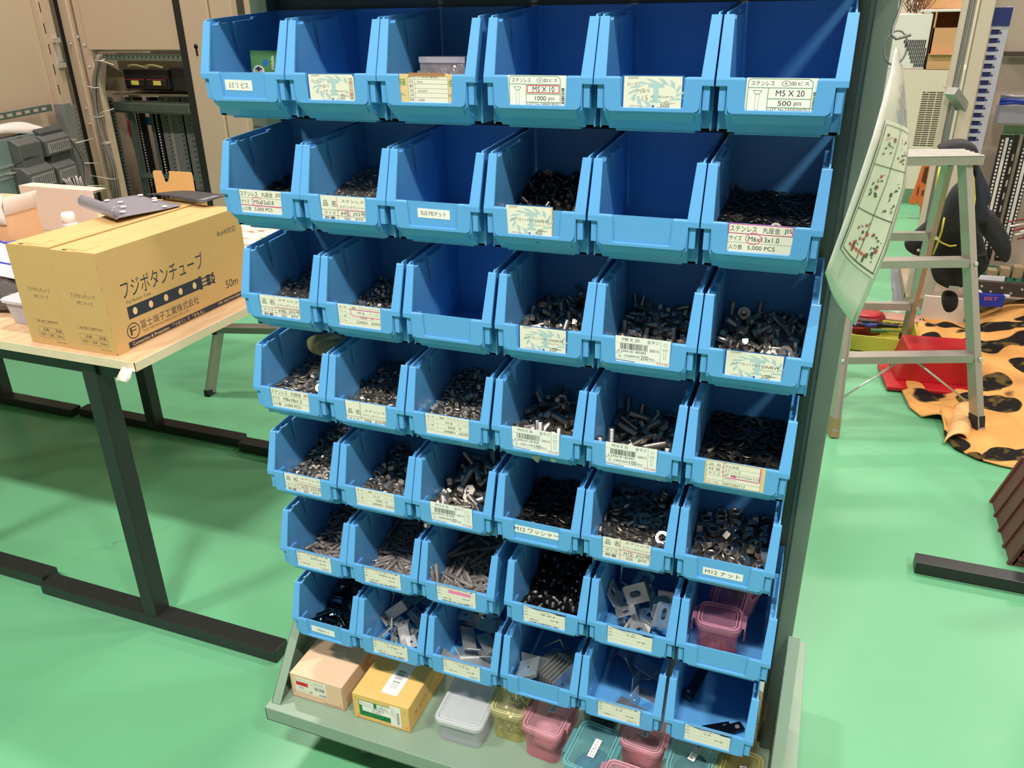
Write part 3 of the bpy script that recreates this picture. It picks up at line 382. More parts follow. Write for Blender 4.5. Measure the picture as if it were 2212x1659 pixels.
HEAPS[3,2] = [43,88,74,39,-114,29,21,-29,149,33,-114,10,-34,34,187,46,-114,-35,4,35,220,44,-123,-42,27,0,264,34,-113,-32,-10,-8,312,31,-114,-34,-9,-9,346,44,-112,0,-40,0,378,46,-110,-7,-25,0,412,37,-114,-3,35,32,446,57,-123,18,-47,0,482,43,-114,16,-2,45,72,66,-113,10,34,-34,115,58,-123,1,-50,0,157,68,-123,49,8,0,252,66,-110,13,-38,-12,277,86,-114,22,-28,-13,304,75,-114,35,-3,35,327,84,-114,-15,32,-20,404,72,-113,28,-17,-1,474,125,-89,-2,18,45,416,101,-114,-27,-23,-27,479,80,-114,-32,14,4,72,93,-114,34,9,-10,136,109,-114,36,-2,35,171,103,-114,22,28,35,221,79,-112,35,-28,16,246,115,-111,35,4,34,288,119,-113,34,11,-35,321,125,-112,31,21,-28,360,85,-123,0,0,-43,438,131,-121,-22,-45,-3,459,166,-103,-13,23,-42,476,103,-114,32,-14,4,59,129,-112,-15,32,-15,141,63,-102,-48,-15,0,100,118,-112,44,2,-12,192,113,-113,14,-33,11,214,126,-112,-24,-28,33,241,147,-108,-25,-21,-28,244,100,-83,-35,32,10,369,117,-113,-16,29,18,461,203,-73,1,-47,4,442,200,-98,-24,-28,32,484,137,-120,-45,22,2,107,83,-93,-33,-25,8,78,158,-106,33,-17,-1,115,153,-107,-2,35,7,165,148,-118,-19,-46,-4,291,155,-105,31,30,-18,304,195,-109,-9,-49,-4,334,155,-117,-2,50,4,399,135,-107,35,13,17,421,176,-113,4,-1,14,435,245,-100,-14,48,4,490,187,-99,20,-24,-19,72,198,-109,4,-1,9,115,202,-100,44,-23,8,146,175,-102,40,24,5,199,174,-113,-14,48,4,243,180,-112,-31,39,3,322,235,-92,20,-27,-37,352,193,-100,26,-22,-36,378,165,-106,-2,-15,34,394,213,-106,-18,46,4,471,277,-84,-2,-35,-7,481,233,-92,29,24,-26,61,240,-91,3,35,2,135,241,-100,3,-2,24,174,210,-106,-26,-42,-3,212,234,-102,0,-4,50,258,219,-105,3,-2,30,288,253,-98,1,-4,48,308,280,-83,28,-24,-11,346,261,-87,-6,-36,23,393,255,-98,-40,30,2,444,289,-82,-4,37,-25,491,266,-86,-12,34,-19,61,292,-81,-15,32,-15,96,304,-89,-46,-18,-1,162,279,-84,27,-24,-11,189,314,-87,-8,-49,-4,230,295,-81,-12,0,15,245,261,-97,-10,-49,-4,331,306,-88,-47,-16,-1,368,325,-75,-15,45,-6,401,316,-77,11,-13,-32,435,329,-74,-30,19,-29,484,321,-85,-50,-4,0,64,396,-62,33,13,30,120,339,-72,17,-30,-22,156,326,-75,-25,-22,4,206,371,-76,-48,13,1,231,332,-74,-12,2,20,269,294,-81,28,20,35,294,325,-85,-46,-19,-1,334,356,-79,2,-3,39,390,382,-64,-2,-35,-7,423,362,-66,44,-11,7,483,367,-77,2,-3,40,77,432,-55,-1,33,34,81,347,-71,24,24,37,138,386,-63,29,23,9,171,388,-63,33,-16,31,248,386,-73,-45,21,2,291,367,-77,-15,47,4,327,444,-53,-6,33,12,362,416,-67,-36,-34,-3,408,417,-56,17,42,-21,440,388,-61,11,44,-20,491,418,-57,-12,34,-18,71,457,-47,30,-24,15,119,455,-51,-30,-18,28,116,412,-68,4,1,-14,162,426,-66,-38,-32,-2,233,430,-55,-23,23,27,298,422,-66,3,2,-30,336,471,-48,-32,9,-23,376,456,-50,-9,32,14,442,427,-56,35,7,-35,464,440,-53,35,-10,-28,482,463,-49,-26,21,-2,75,479,-46,-32,-5,-13,111,506,-41,14,31,25,141,486,-45,25,-26,-15,184,458,-50,-24,-28,32,229,465,-49,8,-33,-30,260,449,-52,20,26,37,288,468,-46,34,-30,17,358,499,-52,-31,39,3,397,473,-47,25,-26,-15,449,478,-46,-32,9,34,485,494,-43,-32,9,-23,73,512,-49,-49,-8,-1,137,555,-32,29,19,34,164,503,-42,-10,32,15,207,487,-43,-4,45,-14,219,540,-35,24,27,15,255,507,-50,-20,-46,-3,300,502,-42,-24,22,27,336,529,-37,-13,30,37,384,535,-45,-39,31,2,423,496,-52,3,-2,32,474,527,-37,-27,18,30,78,541,-34,-26,-20,-29,99,559,-31,-30,12,6,171,571,-38,-44,24,2,184,531,-46,3,2,-28,251,555,-32,2,35,4,301,572,-29,-27,24,-31,324,570,-29,7,35,-2,350,573,-28,-5,-34,-10,404,572,-29,-10,-31,-37,430,537,-45,4,1,-13,479,552,-32,-2,-33,-35,73,595,-34,-13,-48,-4,141,603,-32,-1,-50,-4,172,642,-26,0,0,9,202,606,-22,35,-12,33,274,560,-31,-35,1,-35,292,645,-16,34,-8,34,344,706,-16,-14,33,35,319,620,-29,-25,43,3,387,607,-22,31,-22,28,454,579,-37,-44,24,2,493,606,-22,21,-29,-19,62,666,-16,35,2,-35,94,666,-26,0,0,-23,131,730,-26,0,0,-28,201,654,-16,-33,12,-27,240,649,-26,0,0,23]
HEAPS[3,4] = [-27,56,103,56,-167,-30,28,24,321,56,-167,41,2,28,470,56,-168,9,-34,3,84,182,-152,-7,-42,25,248,134,-163,-34,-23,24,434,119,-166,34,23,-28,127,236,-139,-24,-25,21,346,209,-140,-11,-13,6,433,252,-135,0,-32,-36,192,402,-99,42,-11,1,258,423,-94,34,-27,9,418,348,-112,37,19,24,83,506,-74,36,-24,19,329,417,-95,-19,-38,25,449,505,-74,-28,32,-26,183,682,-42,5,-41,-21,255,696,-44,-29,2,34,446,704,-44,-26,14,-40,84,115,-128,18,14,-39,150,114,-167,-35,-17,3,403,68,-126,-27,-28,30,178,182,-148,27,-6,41,258,206,-146,29,31,11,470,178,-154,29,18,-7,113,302,-124,-7,29,9,194,248,-137,-28,11,-33,471,302,-96,13,-18,44,197,342,-64,-27,-31,15,232,314,-120,12,-34,-4,399,416,-96,-3,28,38,84,577,-57,-38,0,9,317,547,-65,-28,-4,33,470,583,-58,30,-12,25,209,571,-63,4,0,4,334,709,-42,-3,-40,-15,473,718,20,15,-28,-17,206,114,-118,16,-9,-28,172,55,-150,2,6,43,335,89,-109,22,8,15,79,217,-87,32,14,32,306,151,-129,8,-35,29,366,139,-162,16,39,-26,83,366,-110,30,3,39,291,263,-132,-21,26,20,368,267,-109,-2,27,31,125,420,-91,-21,7,43,278,354,-83,-8,25,10,470,450,-46,23,-2,18,221,499,-76,28,-33,11,288,485,-83,4,-2,18,452,639,-16,-1,13,-10,84,712,-42,-3,-41,29,257,620,-47,-28,5,33,387,667,-38,-10,-23,31,119,56,-103,-8,3,-29,248,60,-167,-36,2,29,470,56,-98,-39,12,1,81,285,-63,9,5,14,359,148,-90,2,28,41,404,187,-123,-22,14,-41,83,388,-46,-6,8,35,258,237,-82,13,-16,-21,345,345,-112,43,-2,16,175,455,-53,6,-22,17,374,368,-52,8,34,5,471,399,-100,-35,-16,0,153,529,-73,4,0,0,358,480,-85,3,-3,39,389,539,-67,1,29,33,140,625,-46,-10,30,-13,358,602,-55,4,1,-9,292,718,8,13,-11,-43,138,148,-105,-14,24,-13,267,55,-102,39,-12,29,470,97,-41,11,-17,45,175,209,-66,9,20,-39,252,165,-90,10,-15,-37,425,144,-65,38,14,-17,159,273,-81,-1,34,11,316,298,-74,0,8,28]
HEAPS[3,5] = [-15,120,129,95,-173,36,-11,-10,289,110,-172,-22,-31,26,466,139,-167,17,-34,-8,167,155,-160,-36,2,-17,226,156,-163,-27,22,14,394,155,-146,18,15,-12,140,339,-113,-21,27,33,291,366,-105,39,7,7,437,264,-133,2,39,-13,90,499,-68,-35,18,-31,278,425,-86,33,18,32,427,433,-87,-14,34,1,116,549,-55,-30,-20,15,266,671,-31,36,-10,-32,374,663,-31,-37,-5,31,73,106,-163,26,22,-27,283,55,-170,-35,15,-25,381,57,-173,0,-37,-33,76,252,-136,-3,-40,30,306,196,-150,26,31,-30,442,205,-149,-29,-22,16,83,359,-107,22,-34,27,393,317,-119,-23,27,10,478,311,-110,14,29,-31,175,432,-87,35,18,18,368,402,-86,1,-4,49,345,487,-72,18,-31,-32,148,715,-31,37,4,3,243,619,-36,8,-36,-15,475,663,-31,0,-37,-33,114,60,-129,-12,-28,-7,195,48,-171,-11,-36,15,435,47,-156,10,-7,-28,168,236,-141,11,-38,20,305,264,-132,20,-33,-7,394,205,-111,-12,-39,-4,213,354,-96,-11,20,38,225,288,-127,-31,-17,-35,478,393,-82,-11,-15,-43,82,422,-81,3,-3,31,317,605,-40,-23,30,-22,475,581,-37,2,-4,43,80,698,-14,-6,-17,-35,245,726,-31,-37,6,-31,420,610,-28,4,29,41,193,96,-130,-8,-32,37,259,118,-128,21,-29,18,478,99,-133,-16,5,0,98,175,-143,-35,7,-4,226,186,-99,-17,-17,34,349,125,-137,-32,4,5,164,378,-73,22,18,-33,348,339,-99,16,23,-39,437,450,-37,-41,1,-26,188,521,-63,28,28,-5,259,507,-56,30,-10,28,414,500,-69,-7,-34,-26,140,599,-42,-36,-9,30,346,714,-19,27,1,38,420,725,-22,0,0,-46,120,125,-111,-17,-22,-41,342,56,-127,-22,27,-12,446,71,-96,42,5,19,135,228,-99,32,-24,24,267,243,-97,31,17,27,377,255,-81,-19,-19,32,190,232,-77,15,-21,-13,281,301,-83,-31,-17,33,431,325,-77,-27,-24,-25,225,443,-39,27,-11,39,347,538,-45,7,27,-25,462,524,-56,15,-28,-35,125,650,-7,-22,5,10,261,502,-7,-36,8,-11,475,727,16,-1,-4,-45]
HEAPS[3,6] = [-28,120,132,62,-168,-39,-8,8,261,64,-168,-21,32,15,428,56,-168,11,38,7,174,238,-131,-13,34,21,241,220,-136,6,-42,25,415,169,-148,1,-2,11,92,350,-96,-35,16,-18,254,306,-108,-33,6,33,456,302,-111,-37,-2,-18,175,508,-45,-28,6,35,212,611,-14,36,22,-22,449,691,-5,39,9,-28,146,162,-154,19,-37,27,350,55,-162,6,-26,3,355,125,-166,10,39,3,83,198,-120,-43,0,8,205,164,-110,4,17,10,466,225,-135,-36,-17,26,135,442,-66,-39,-9,30,215,436,-69,-10,-41,26,387,394,-82,-31,19,7,115,598,-17,39,-14,-16,305,719,-5,37,-15,-30,358,470,-55,3,-5,43,87,121,-131,-18,29,-24,205,102,-150,29,32,24,471,116,-163,-3,5,-41,158,318,-98,-13,-3,-31,378,302,-111,-31,21,-4,327,194,-145,-25,-33,25,83,507,-45,29,-18,10,257,495,-48,3,4,-36,471,525,-38,-27,-1,-14,152,719,-4,22,27,29,324,535,-37,-38,13,-29,438,617,10,-20,40,-11,93,56,-103,0,-13,-27,316,90,-102,-12,-12,-28,417,55,-99,11,25,5,113,262,-95,-36,26,22,313,261,-116,-10,14,-28,385,224,-102,-30,-5,-39,95,395,-36,29,28,14,297,435,-61,-15,10,-46,314,369,-84,-3,-3,18,217,541,5,-21,34,-15,288,602,-17,31,-27,-5,379,712,-5,39,8,-16,135,159,-84,-19,-25,27,271,136,-124,-2,-17,41,354,153,-95,38,-13,27,117,310,-37,22,-28,-34,286,200,-86,-13,22,29,471,169,-98,-23,13,33,179,415,-14,-30,17,10,227,367,-50,-6,38,-21,464,397,-76,1,10,-49,158,649,17,18,-20,33,235,686,6,-16,12,24,377,590,-20,-14,-23,-7,164,63,-101,5,-25,-40,236,57,-98,-7,-5,31,434,116,-70,-20,28,-35,209,298,-44,39,26,-5,327,312,-50,-28,25,-10,417,296,-52,17,-23,29,128,479,-2,17,-13,-7,258,427,-6,-28,6,-28,436,457,-34,3,-20,-33,86,668,-3,0,0,10]
HEAPS[4,1] = [86,120,91,58,-34,0,0,-50,173,58,-26,-30,-40,2,197,58,-22,4,-1,50,258,57,-34,0,0,-3,359,65,-28,-3,3,-48,394,58,-27,4,-1,49,468,65,-34,0,0,24,86,131,-26,4,3,-25,132,144,-21,34,-36,-4,215,118,-32,1,0,30,262,107,-20,1,7,43,351,134,-25,4,4,-1,431,130,-13,-14,-3,44,469,137,-22,-25,42,6,85,170,-28,2,0,4,162,170,-20,4,3,45,209,160,-20,-1,5,19,284,176,-27,2,-1,11,327,169,-23,4,3,14,397,183,-5,-43,19,15,464,162,-29,2,2,-37,85,243,-15,0,-4,43,137,276,-15,2,-1,33,211,186,-16,-4,3,-23,275,222,-17,-1,-1,11,347,240,-16,2,-2,-25,396,210,-23,1,2,-46,457,260,-7,-2,-50,-4,128,303,-1,-28,41,-5,183,307,2,50,-4,4,223,280,-15,-50,-2,0,297,291,-3,29,40,8,343,276,1,8,3,-49,404,287,-11,3,2,-50,468,277,-15,-30,40,2,86,362,0,3,-5,38,155,373,-4,1,2,-44,221,366,4,-40,-29,-4,251,347,2,7,-5,34,338,343,-7,2,-2,35,345,337,-2,-43,-26,-1,449,353,-6,-50,1,0,87,408,0,2,2,-36,200,437,4,-9,-49,-2,206,411,8,-46,-19,0,280,394,7,4,-7,39,361,399,10,49,7,-3,379,370,6,-5,0,-24,451,343,-1,-43,-26,-1,90,480,17,6,-5,10,139,480,13,2,5,-48,268,452,12,-50,4,0,280,424,2,2,0,6,321,469,16,-48,-13,5,395,464,7,-46,-19,-1,468,440,4,-2,-50,-2,86,532,19,-1,-3,44,146,533,15,1,-2,48,218,514,13,-16,-47,-2,280,525,23,28,-41,-8,351,544,16,1,2,-43,451,512,18,-48,-11,0,466,563,25,5,-5,42,86,559,28,-47,-15,-3,159,587,25,-1,1,-19,233,594,22,1,2,-43,241,560,25,-1,50,2,315,609,24,1,-2,41,403,597,23,-49,-10,0,467,607,29,-44,23,5,86,643,28,0,0,42,101,638,34,0,0,29,210,647,31,50,-6,1,276,700,34,0,0,50,298,656,40,0,-5,49,389,670,28,5,50,0,463,664,28,0,0,11,85,717,28,0,0,-50,160,711,28,0,0,50,232,716,37,5,-5,-45,265,716,28,0,0,39,332,716,36,1,5,15,420,703,61,-35,-7,-33,462,715,32,-3,-2,-28,86,56,-14,-1,-9,49,90,71,-15,3,-9,42,272,57,-27,0,0,49,297,103,-19,-9,7,-25,352,57,-16,4,-3,12,429,57,-20,0,0,-43,467,58,-27,0,0,-47,85,99,-23,3,-2,46,145,98,-21,9,2,30,200,96,-15,-1,7,36,264,56,-8,5,8,-49,357,122,-18,1,3,0,419,124,-12,8,-12,-32,469,78,-16,49,6,-4,85,159,-8,-4,-4,23,178,189,-3,-1,-4,-45,234,161,-11,-5,1,-34,323,185,-1,-1,-7,48,356,207,-8,-45,19,6,373,201,-6,-4,-49,-7,468,187,-19,-37,-33,-2,99,211,-13,-24,44,3,160,251,-12,2,1,-14,211,245,-3,-4,3,-5,284,232,-5,-45,21,-2,384,274,-4,8,49,0]
HEAPS[4,2] = [46,89,80,27,-42,-32,13,14,100,56,-78,-13,-48,1,193,52,-72,7,-2,-42,255,51,-66,-44,-24,1,319,50,-63,1,48,12,361,50,-63,-47,-8,-9,411,53,-78,-50,-6,-1,474,52,-78,0,-2,-50,58,63,-54,17,30,20,192,128,-77,2,0,-9,242,69,-78,-1,-1,-39,278,141,-75,10,-49,-2,288,104,-57,14,-5,-33,313,90,-69,-7,-2,49,354,84,-78,0,-1,-5,499,122,-53,-21,28,-23,130,118,-77,2,0,36,145,160,-48,11,-35,24,259,175,-59,48,-7,10,316,170,-64,16,-47,4,317,157,-41,-37,33,-5,343,127,-54,-23,3,13,406,112,-57,14,18,39,466,166,-57,0,3,-47,87,191,-60,1,-10,46,198,172,-65,0,5,48,239,287,-46,-48,-9,-9,225,227,-56,-38,-31,0,334,199,-58,-4,3,5,377,164,-49,-21,-6,2,373,148,-52,-15,-16,-25,460,204,-61,8,5,-6,80,244,-53,-49,0,-6,122,256,-59,3,-2,29,182,242,-61,-37,-33,-2,298,216,-45,-5,-2,-37,347,257,-45,-48,4,-5,412,232,-63,-33,38,1,454,117,-66,-7,-6,-35,474,257,-45,17,-1,5,80,302,-53,3,-2,38,140,189,-44,-7,27,20,171,304,-53,-50,3,-1,286,246,-61,-17,-47,-2,407,235,-49,-41,28,-1,360,280,-56,-12,-48,-3,416,308,-52,-50,-5,-1,474,283,-49,10,3,-9,80,364,-44,-42,27,0,140,294,-38,-30,38,-9,229,349,-46,-9,-49,-1,282,310,-52,-27,42,1,282,358,-38,26,-42,2,333,433,-30,-41,27,1,419,368,-26,-18,-44,13,471,343,-47,2,0,-31,116,415,-37,-44,24,0,181,388,-41,-13,-48,-3,158,381,-29,2,3,-46,271,420,-36,-23,-44,-3,356,375,-43,1,-2,50,274,414,-20,-45,-20,-7,412,430,-18,-38,-32,-1,467,403,-31,-13,47,9,89,506,-24,-1,2,-50,141,501,-8,18,6,27,151,447,-14,-12,-11,-40,217,438,-28,10,49,3,284,480,-21,-4,6,-41,322,446,-13,-42,25,-1,401,433,-29,8,5,-3,461,447,-32,-49,-8,-1,99,501,-13,4,-2,48,137,551,-3,13,46,15,202,527,-21,-46,18,0,244,494,-18,-6,-49,-2,317,545,-8,-43,25,-2,374,472,-29,-1,3,-50,355,585,-13,3,-2,36,474,509,-11,-4,-8,-49,80,575,-15,-49,7,-1,139,583,2,-27,39,4,237,582,-3,1,11,-45,312,616,-3,-4,3,49,374,521,-8,4,1,-30,341,525,-22,-45,-21,-2,401,582,3,14,48,-2,474,545,-6,16,46,-10,80,643,2,1,-8,46,136,615,1,-33,35,4,149,656,0,-25,43,-3,247,637,1,1,7,-25,282,671,19,-20,-29,31,350,667,7,10,8,-4,419,615,-9,-43,25,0,474,589,2,49,-3,-4,91,680,4,10,4,-29,187,705,6,1,2,-49,236,690,10,-9,12,-48,201,632,-7,-22,-45,-2,320,679,-5,-44,-23,1,414,688,14,-49,2,-5,414,692,-5,-1,-1,-50,473,651,-5,-40,30,-1,80,722,-5,-42,28,-1,143,722,-5,-28,-42,0,206,722,-5,-13,-48,0,260,731,17,-43,-4,6,293,725,16,23,3,16,359,722,1,32,-38,-1,445,722,6,1,-1,-16,474,722,-5,-40,-30,-1,90,86,-48,-9,13,10,131,52,-68,-2,1,-34,118,101,-38,-15,1,-32,153,134,-39,38,-10,9,154,52,-58,-4,-3,-48,176,99,-49,40,-28,11,376,101,-67,-4,-1,-26,460,89,-70,-5,-6,-31,113,99,-49,8,13,46,146,202,-42,19,21,41,239,92,-57,47,14,6,215,51,-48,-2,-10,46,302,27,-40,11,-32,35,363,91,-44,31,-37,9,422,52,-58,4,-8,-7,476,44,-40,41,-6,21,90,188,-47,2,-10,47,79,124,-53,-13,35,-33,211,108,-55,-7,-1,35,300,63,-45,-30,39,3,237,190,-44,-4,-4,-40,421,52,-45,8,-4,-42,390,210,-24,4,-1,-46,461,106,-48,1,10,47,55,153,-49,-30,18,-30,112,150,-49,-29,-4,-5,175,229,-38,-1,50,4,237,217,-36,21,45,-6,211,167,-52,-5,-2,-23,358,199,-40,-41,-24,15,421,163,-49,44,-4,-24,498,208,-41,-12,34,-11,80,250,-37,5,-9,16,230,287,-36,-23,43,-2,290,270,-28,49,2,-7,288,250,-37,-16,-46,9,325,218,-33,-13,7,-39,444,274,-22,-6,42,-6,404,224,-34,-20,45,-3,464,154,-42,4,4,32,87,303,-32,-39,-30,-10,165,245,-48,-33,-37,-3,319,324,-37,13,-3,47,338,318,-29,8,6,15,462,329,-14,-28,32,-15,475,463,-16,-2,1,-8,461,216,-39,-42,-27,0,486,331,-10,-32,-6,37,106,345,-34,5,0,24,134,350,-22,-37,34,4,192,328,-27,11,0,-42,220,358,-31,5,0,-20,411,335,-30,32,34,-16,397,297,-42,-29,41,2,499,333,-11,-17,32,-17,427,505,-24,1,1,-42,55,341,-11,5,-34,-5,79,408,-27,-2,-2,43,143,431,-18,-12,-7,-35,328,384,-19,9,48,2,367,379,-30,4,0,48,401,287,-30,-50,-1,-1,405,492,-5,-48,7,6,471,384,-25,6,-49,-7,80,563,14,-3,2,45,80,451,-8,-41,-28,-3,207,418,-20,-18,47,1,194,484,-10,-6,-8,42,253,526,-4,37,-30,3,329,494,-6,-45,-19,-7,366,647,8,12,-8,45,435,556,-2,-6,-11,-21,80,544,3,-4,1,26,80,607,4,-27,-42,-4,184,569,-1,33,35,10,257,640,13,-47,16,6,267,574,3,-40,26,16,418,626,10,1,7,49]
HEAPS[4,3] = [97,120,79,34,-78,-9,-34,-34,154,34,-74,-18,-30,-30,210,51,-78,33,11,-7,255,50,-76,32,14,32,296,34,-74,-17,-31,-31,338,57,-78,-31,-17,30,382,36,-78,-26,-24,-26,470,39,-78,-35,6,12,77,77,-91,0,0,30,155,78,-91,-42,-27,0,203,96,-78,27,-23,-33,268,94,-78,-25,25,25,312,78,-78,-17,31,-18,385,74,-78,-30,-18,-30,437,62,-77,-28,-22,2,479,102,-90,1,0,-1,71,137,-75,-1,-35,-6,109,111,-76,-31,-33,21,161,135,-88,3,2,-24,256,121,-76,9,-34,34,316,124,-77,27,26,-24,423,103,-90,-30,40,0,412,154,-72,-33,3,-19,469,141,-74,-16,-29,-21,77,195,-66,49,0,-4,128,163,-70,41,-23,15,214,157,-84,-41,-29,-2,271,165,-70,-29,20,-29,316,156,-72,-24,-21,-28,375,126,-77,-43,23,-13,408,209,-62,-35,3,-35,469,172,-69,-33,1,16,80,234,-56,-20,8,9,131,240,-57,15,31,25,182,143,-59,3,-2,25,239,211,-75,3,-3,35,312,200,-77,3,-3,35,364,186,-79,4,-1,13,461,237,-56,35,-26,21,454,198,-64,-30,-13,-5,81,273,-51,-6,-14,-46,172,252,-59,0,14,-47,176,198,-77,-48,15,1,228,266,-66,-49,11,1,296,246,-57,-7,10,48,358,239,-70,1,-4,49,432,259,-52,-14,-20,-27,474,282,-50,2,33,33,83,312,-44,-15,-3,-18,142,305,-59,2,-3,38,155,364,-22,-27,42,3,196,326,-43,-33,-6,-35,280,290,-50,-1,-12,-41,375,277,-51,-14,-29,-38,410,310,-58,-40,-30,-2,465,337,-54,-33,-38,-3,102,364,-49,-40,-29,-2,153,387,-45,3,-3,35,174,458,-33,3,2,-29,212,385,-32,2,-38,28,245,340,-53,-29,-40,-3,355,326,-55,-47,15,1,434,390,-32,-20,-28,10,479,400,-28,-21,-4,45,79,432,-24,-32,8,10,124,442,-21,3,-41,-2,245,437,-24,-25,22,-3,230,412,-28,-26,21,-2,301,345,-52,-20,46,3,337,388,-45,-7,49,4,386,375,-34,35,10,28,417,438,-23,35,-6,35,80,470,-18,-18,28,38,141,492,-14,37,-7,12,207,503,-12,38,-5,14,276,446,-22,6,33,31,373,442,-36,-49,-6,0,296,489,-28,2,3,-38,354,487,-16,3,48,-9,472,476,-17,-31,12,33,71,511,-11,-4,-34,-10,131,520,-9,28,-26,24,218,536,-7,4,38,-29,262,544,-5,14,31,25,327,536,-20,-50,0,0,388,522,-9,-2,33,35,474,561,-15,4,-1,7,469,513,-11,-32,4,13,70,574,0,-31,-15,26,135,566,-15,3,-2,28,202,580,-12,-50,1,0,256,610,6,-18,28,38,308,658,11,-35,-3,-35,356,592,-10,-47,-15,-1,409,563,-15,4,1,-12,473,629,9,29,24,-26,86,631,-3,1,4,-49,139,694,-2,0,0,-44,187,650,11,-27,23,-7,226,647,11,13,-33,13,307,706,11,-35,6,12,427,650,11,-18,30,-17,446,715,11,-7,35,-27,468,676,-2,40,30,0,82,720,-2,26,-43,0,141,739,11,-34,8,10,189,722,11,-30,19,-31,240,698,-2,-46,20,0,298,732,11,27,-23,27,405,703,11,-21,-29,14]
HEAPS[4,4] = [63,93,146,170,-133,-9,-36,32,466,97,-135,-19,32,29,234,276,-126,18,-33,-10,316,326,-127,-3,37,-33,150,605,-116,20,31,29,308,718,-114,35,-13,-33,377,56,-123,-30,-10,38,236,209,-112,-1,0,26,92,383,-125,-31,20,15,466,350,-126,-32,-19,-17,180,715,-90,-17,15,-26,447,516,-116,34,18,-32,84,212,-131,37,-3,-3,465,256,-112,0,0,-45,259,407,-124,27,-26,9,285,496,-116,35,-15,30,209,559,-118,1,-37,17,361,639,-115,-29,-23,21,201,95,-132,6,37,-15,328,179,-132,37,6,31,178,375,-122,-30,23,11,392,325,-127,-37,1,-1,80,517,-98,28,5,-12,410,702,-80,-6,43,6,84,176,-76,34,-23,12,247,123,-99,23,-16,29,173,481,-94,-17,24,5,346,518,-95,-20,-12,20,100,672,-91,23,6,17,322,582,-115,38,0,31,120,79,-92,-28,-10,-21,400,220,-115,30,0,34,120,299,-109,-2,30,-2,399,436,-81,-36,-8,-33,129,545,-55,15,-27,-39,434,596,-88,6,-19,22,195,75,-72,-14,28,34,367,120,-110,-9,-40,8,268,405,-59,33,17,22,471,409,-54,-5,1,14,228,641,-61,22,15,-22,472,677,-48,1,16,47]
HEAPS[4,5] = [-40,36,260,238,-170,-21,-30,27,342,375,-161,31,-20,16,128,651,-146,-28,-24,-33,442,183,-170,-37,-5,26,169,372,-162,-8,-36,10,466,619,-147,-32,-19,-17,253,52,-172,20,-32,-15,264,397,-160,33,16,-19,274,496,-154,29,-23,-21,280,150,-153,-13,-26,-11,378,350,-109,-3,-35,25,323,708,-146,-37,6,-31,81,70,-151,0,-1,13,400,301,-164,3,37,33,422,518,-127,23,-3,35,89,303,-142,0,0,23,105,457,-157,-25,-27,-32,250,550,-123,6,20,10,466,61,-152,0,0,-45,470,295,-165,0,37,33,92,715,-122,0,0,-11,145,261,-168,5,-37,20,115,485,-97,35,-13,33,285,611,-148,-23,-29,-5,360,171,-148,37,16,9,230,327,-119,-23,-19,-40,373,597,-110,-42,-8,-16,223,597,-75,26,-5,-29,111,565,-98,17,35,-5,448,717,-98,21,-28,-23,167,81,-137,-40,15,-10,389,456,-129,-33,24,-25,192,640,-120,-25,8,17,272,90,-115,-14,29,-20]
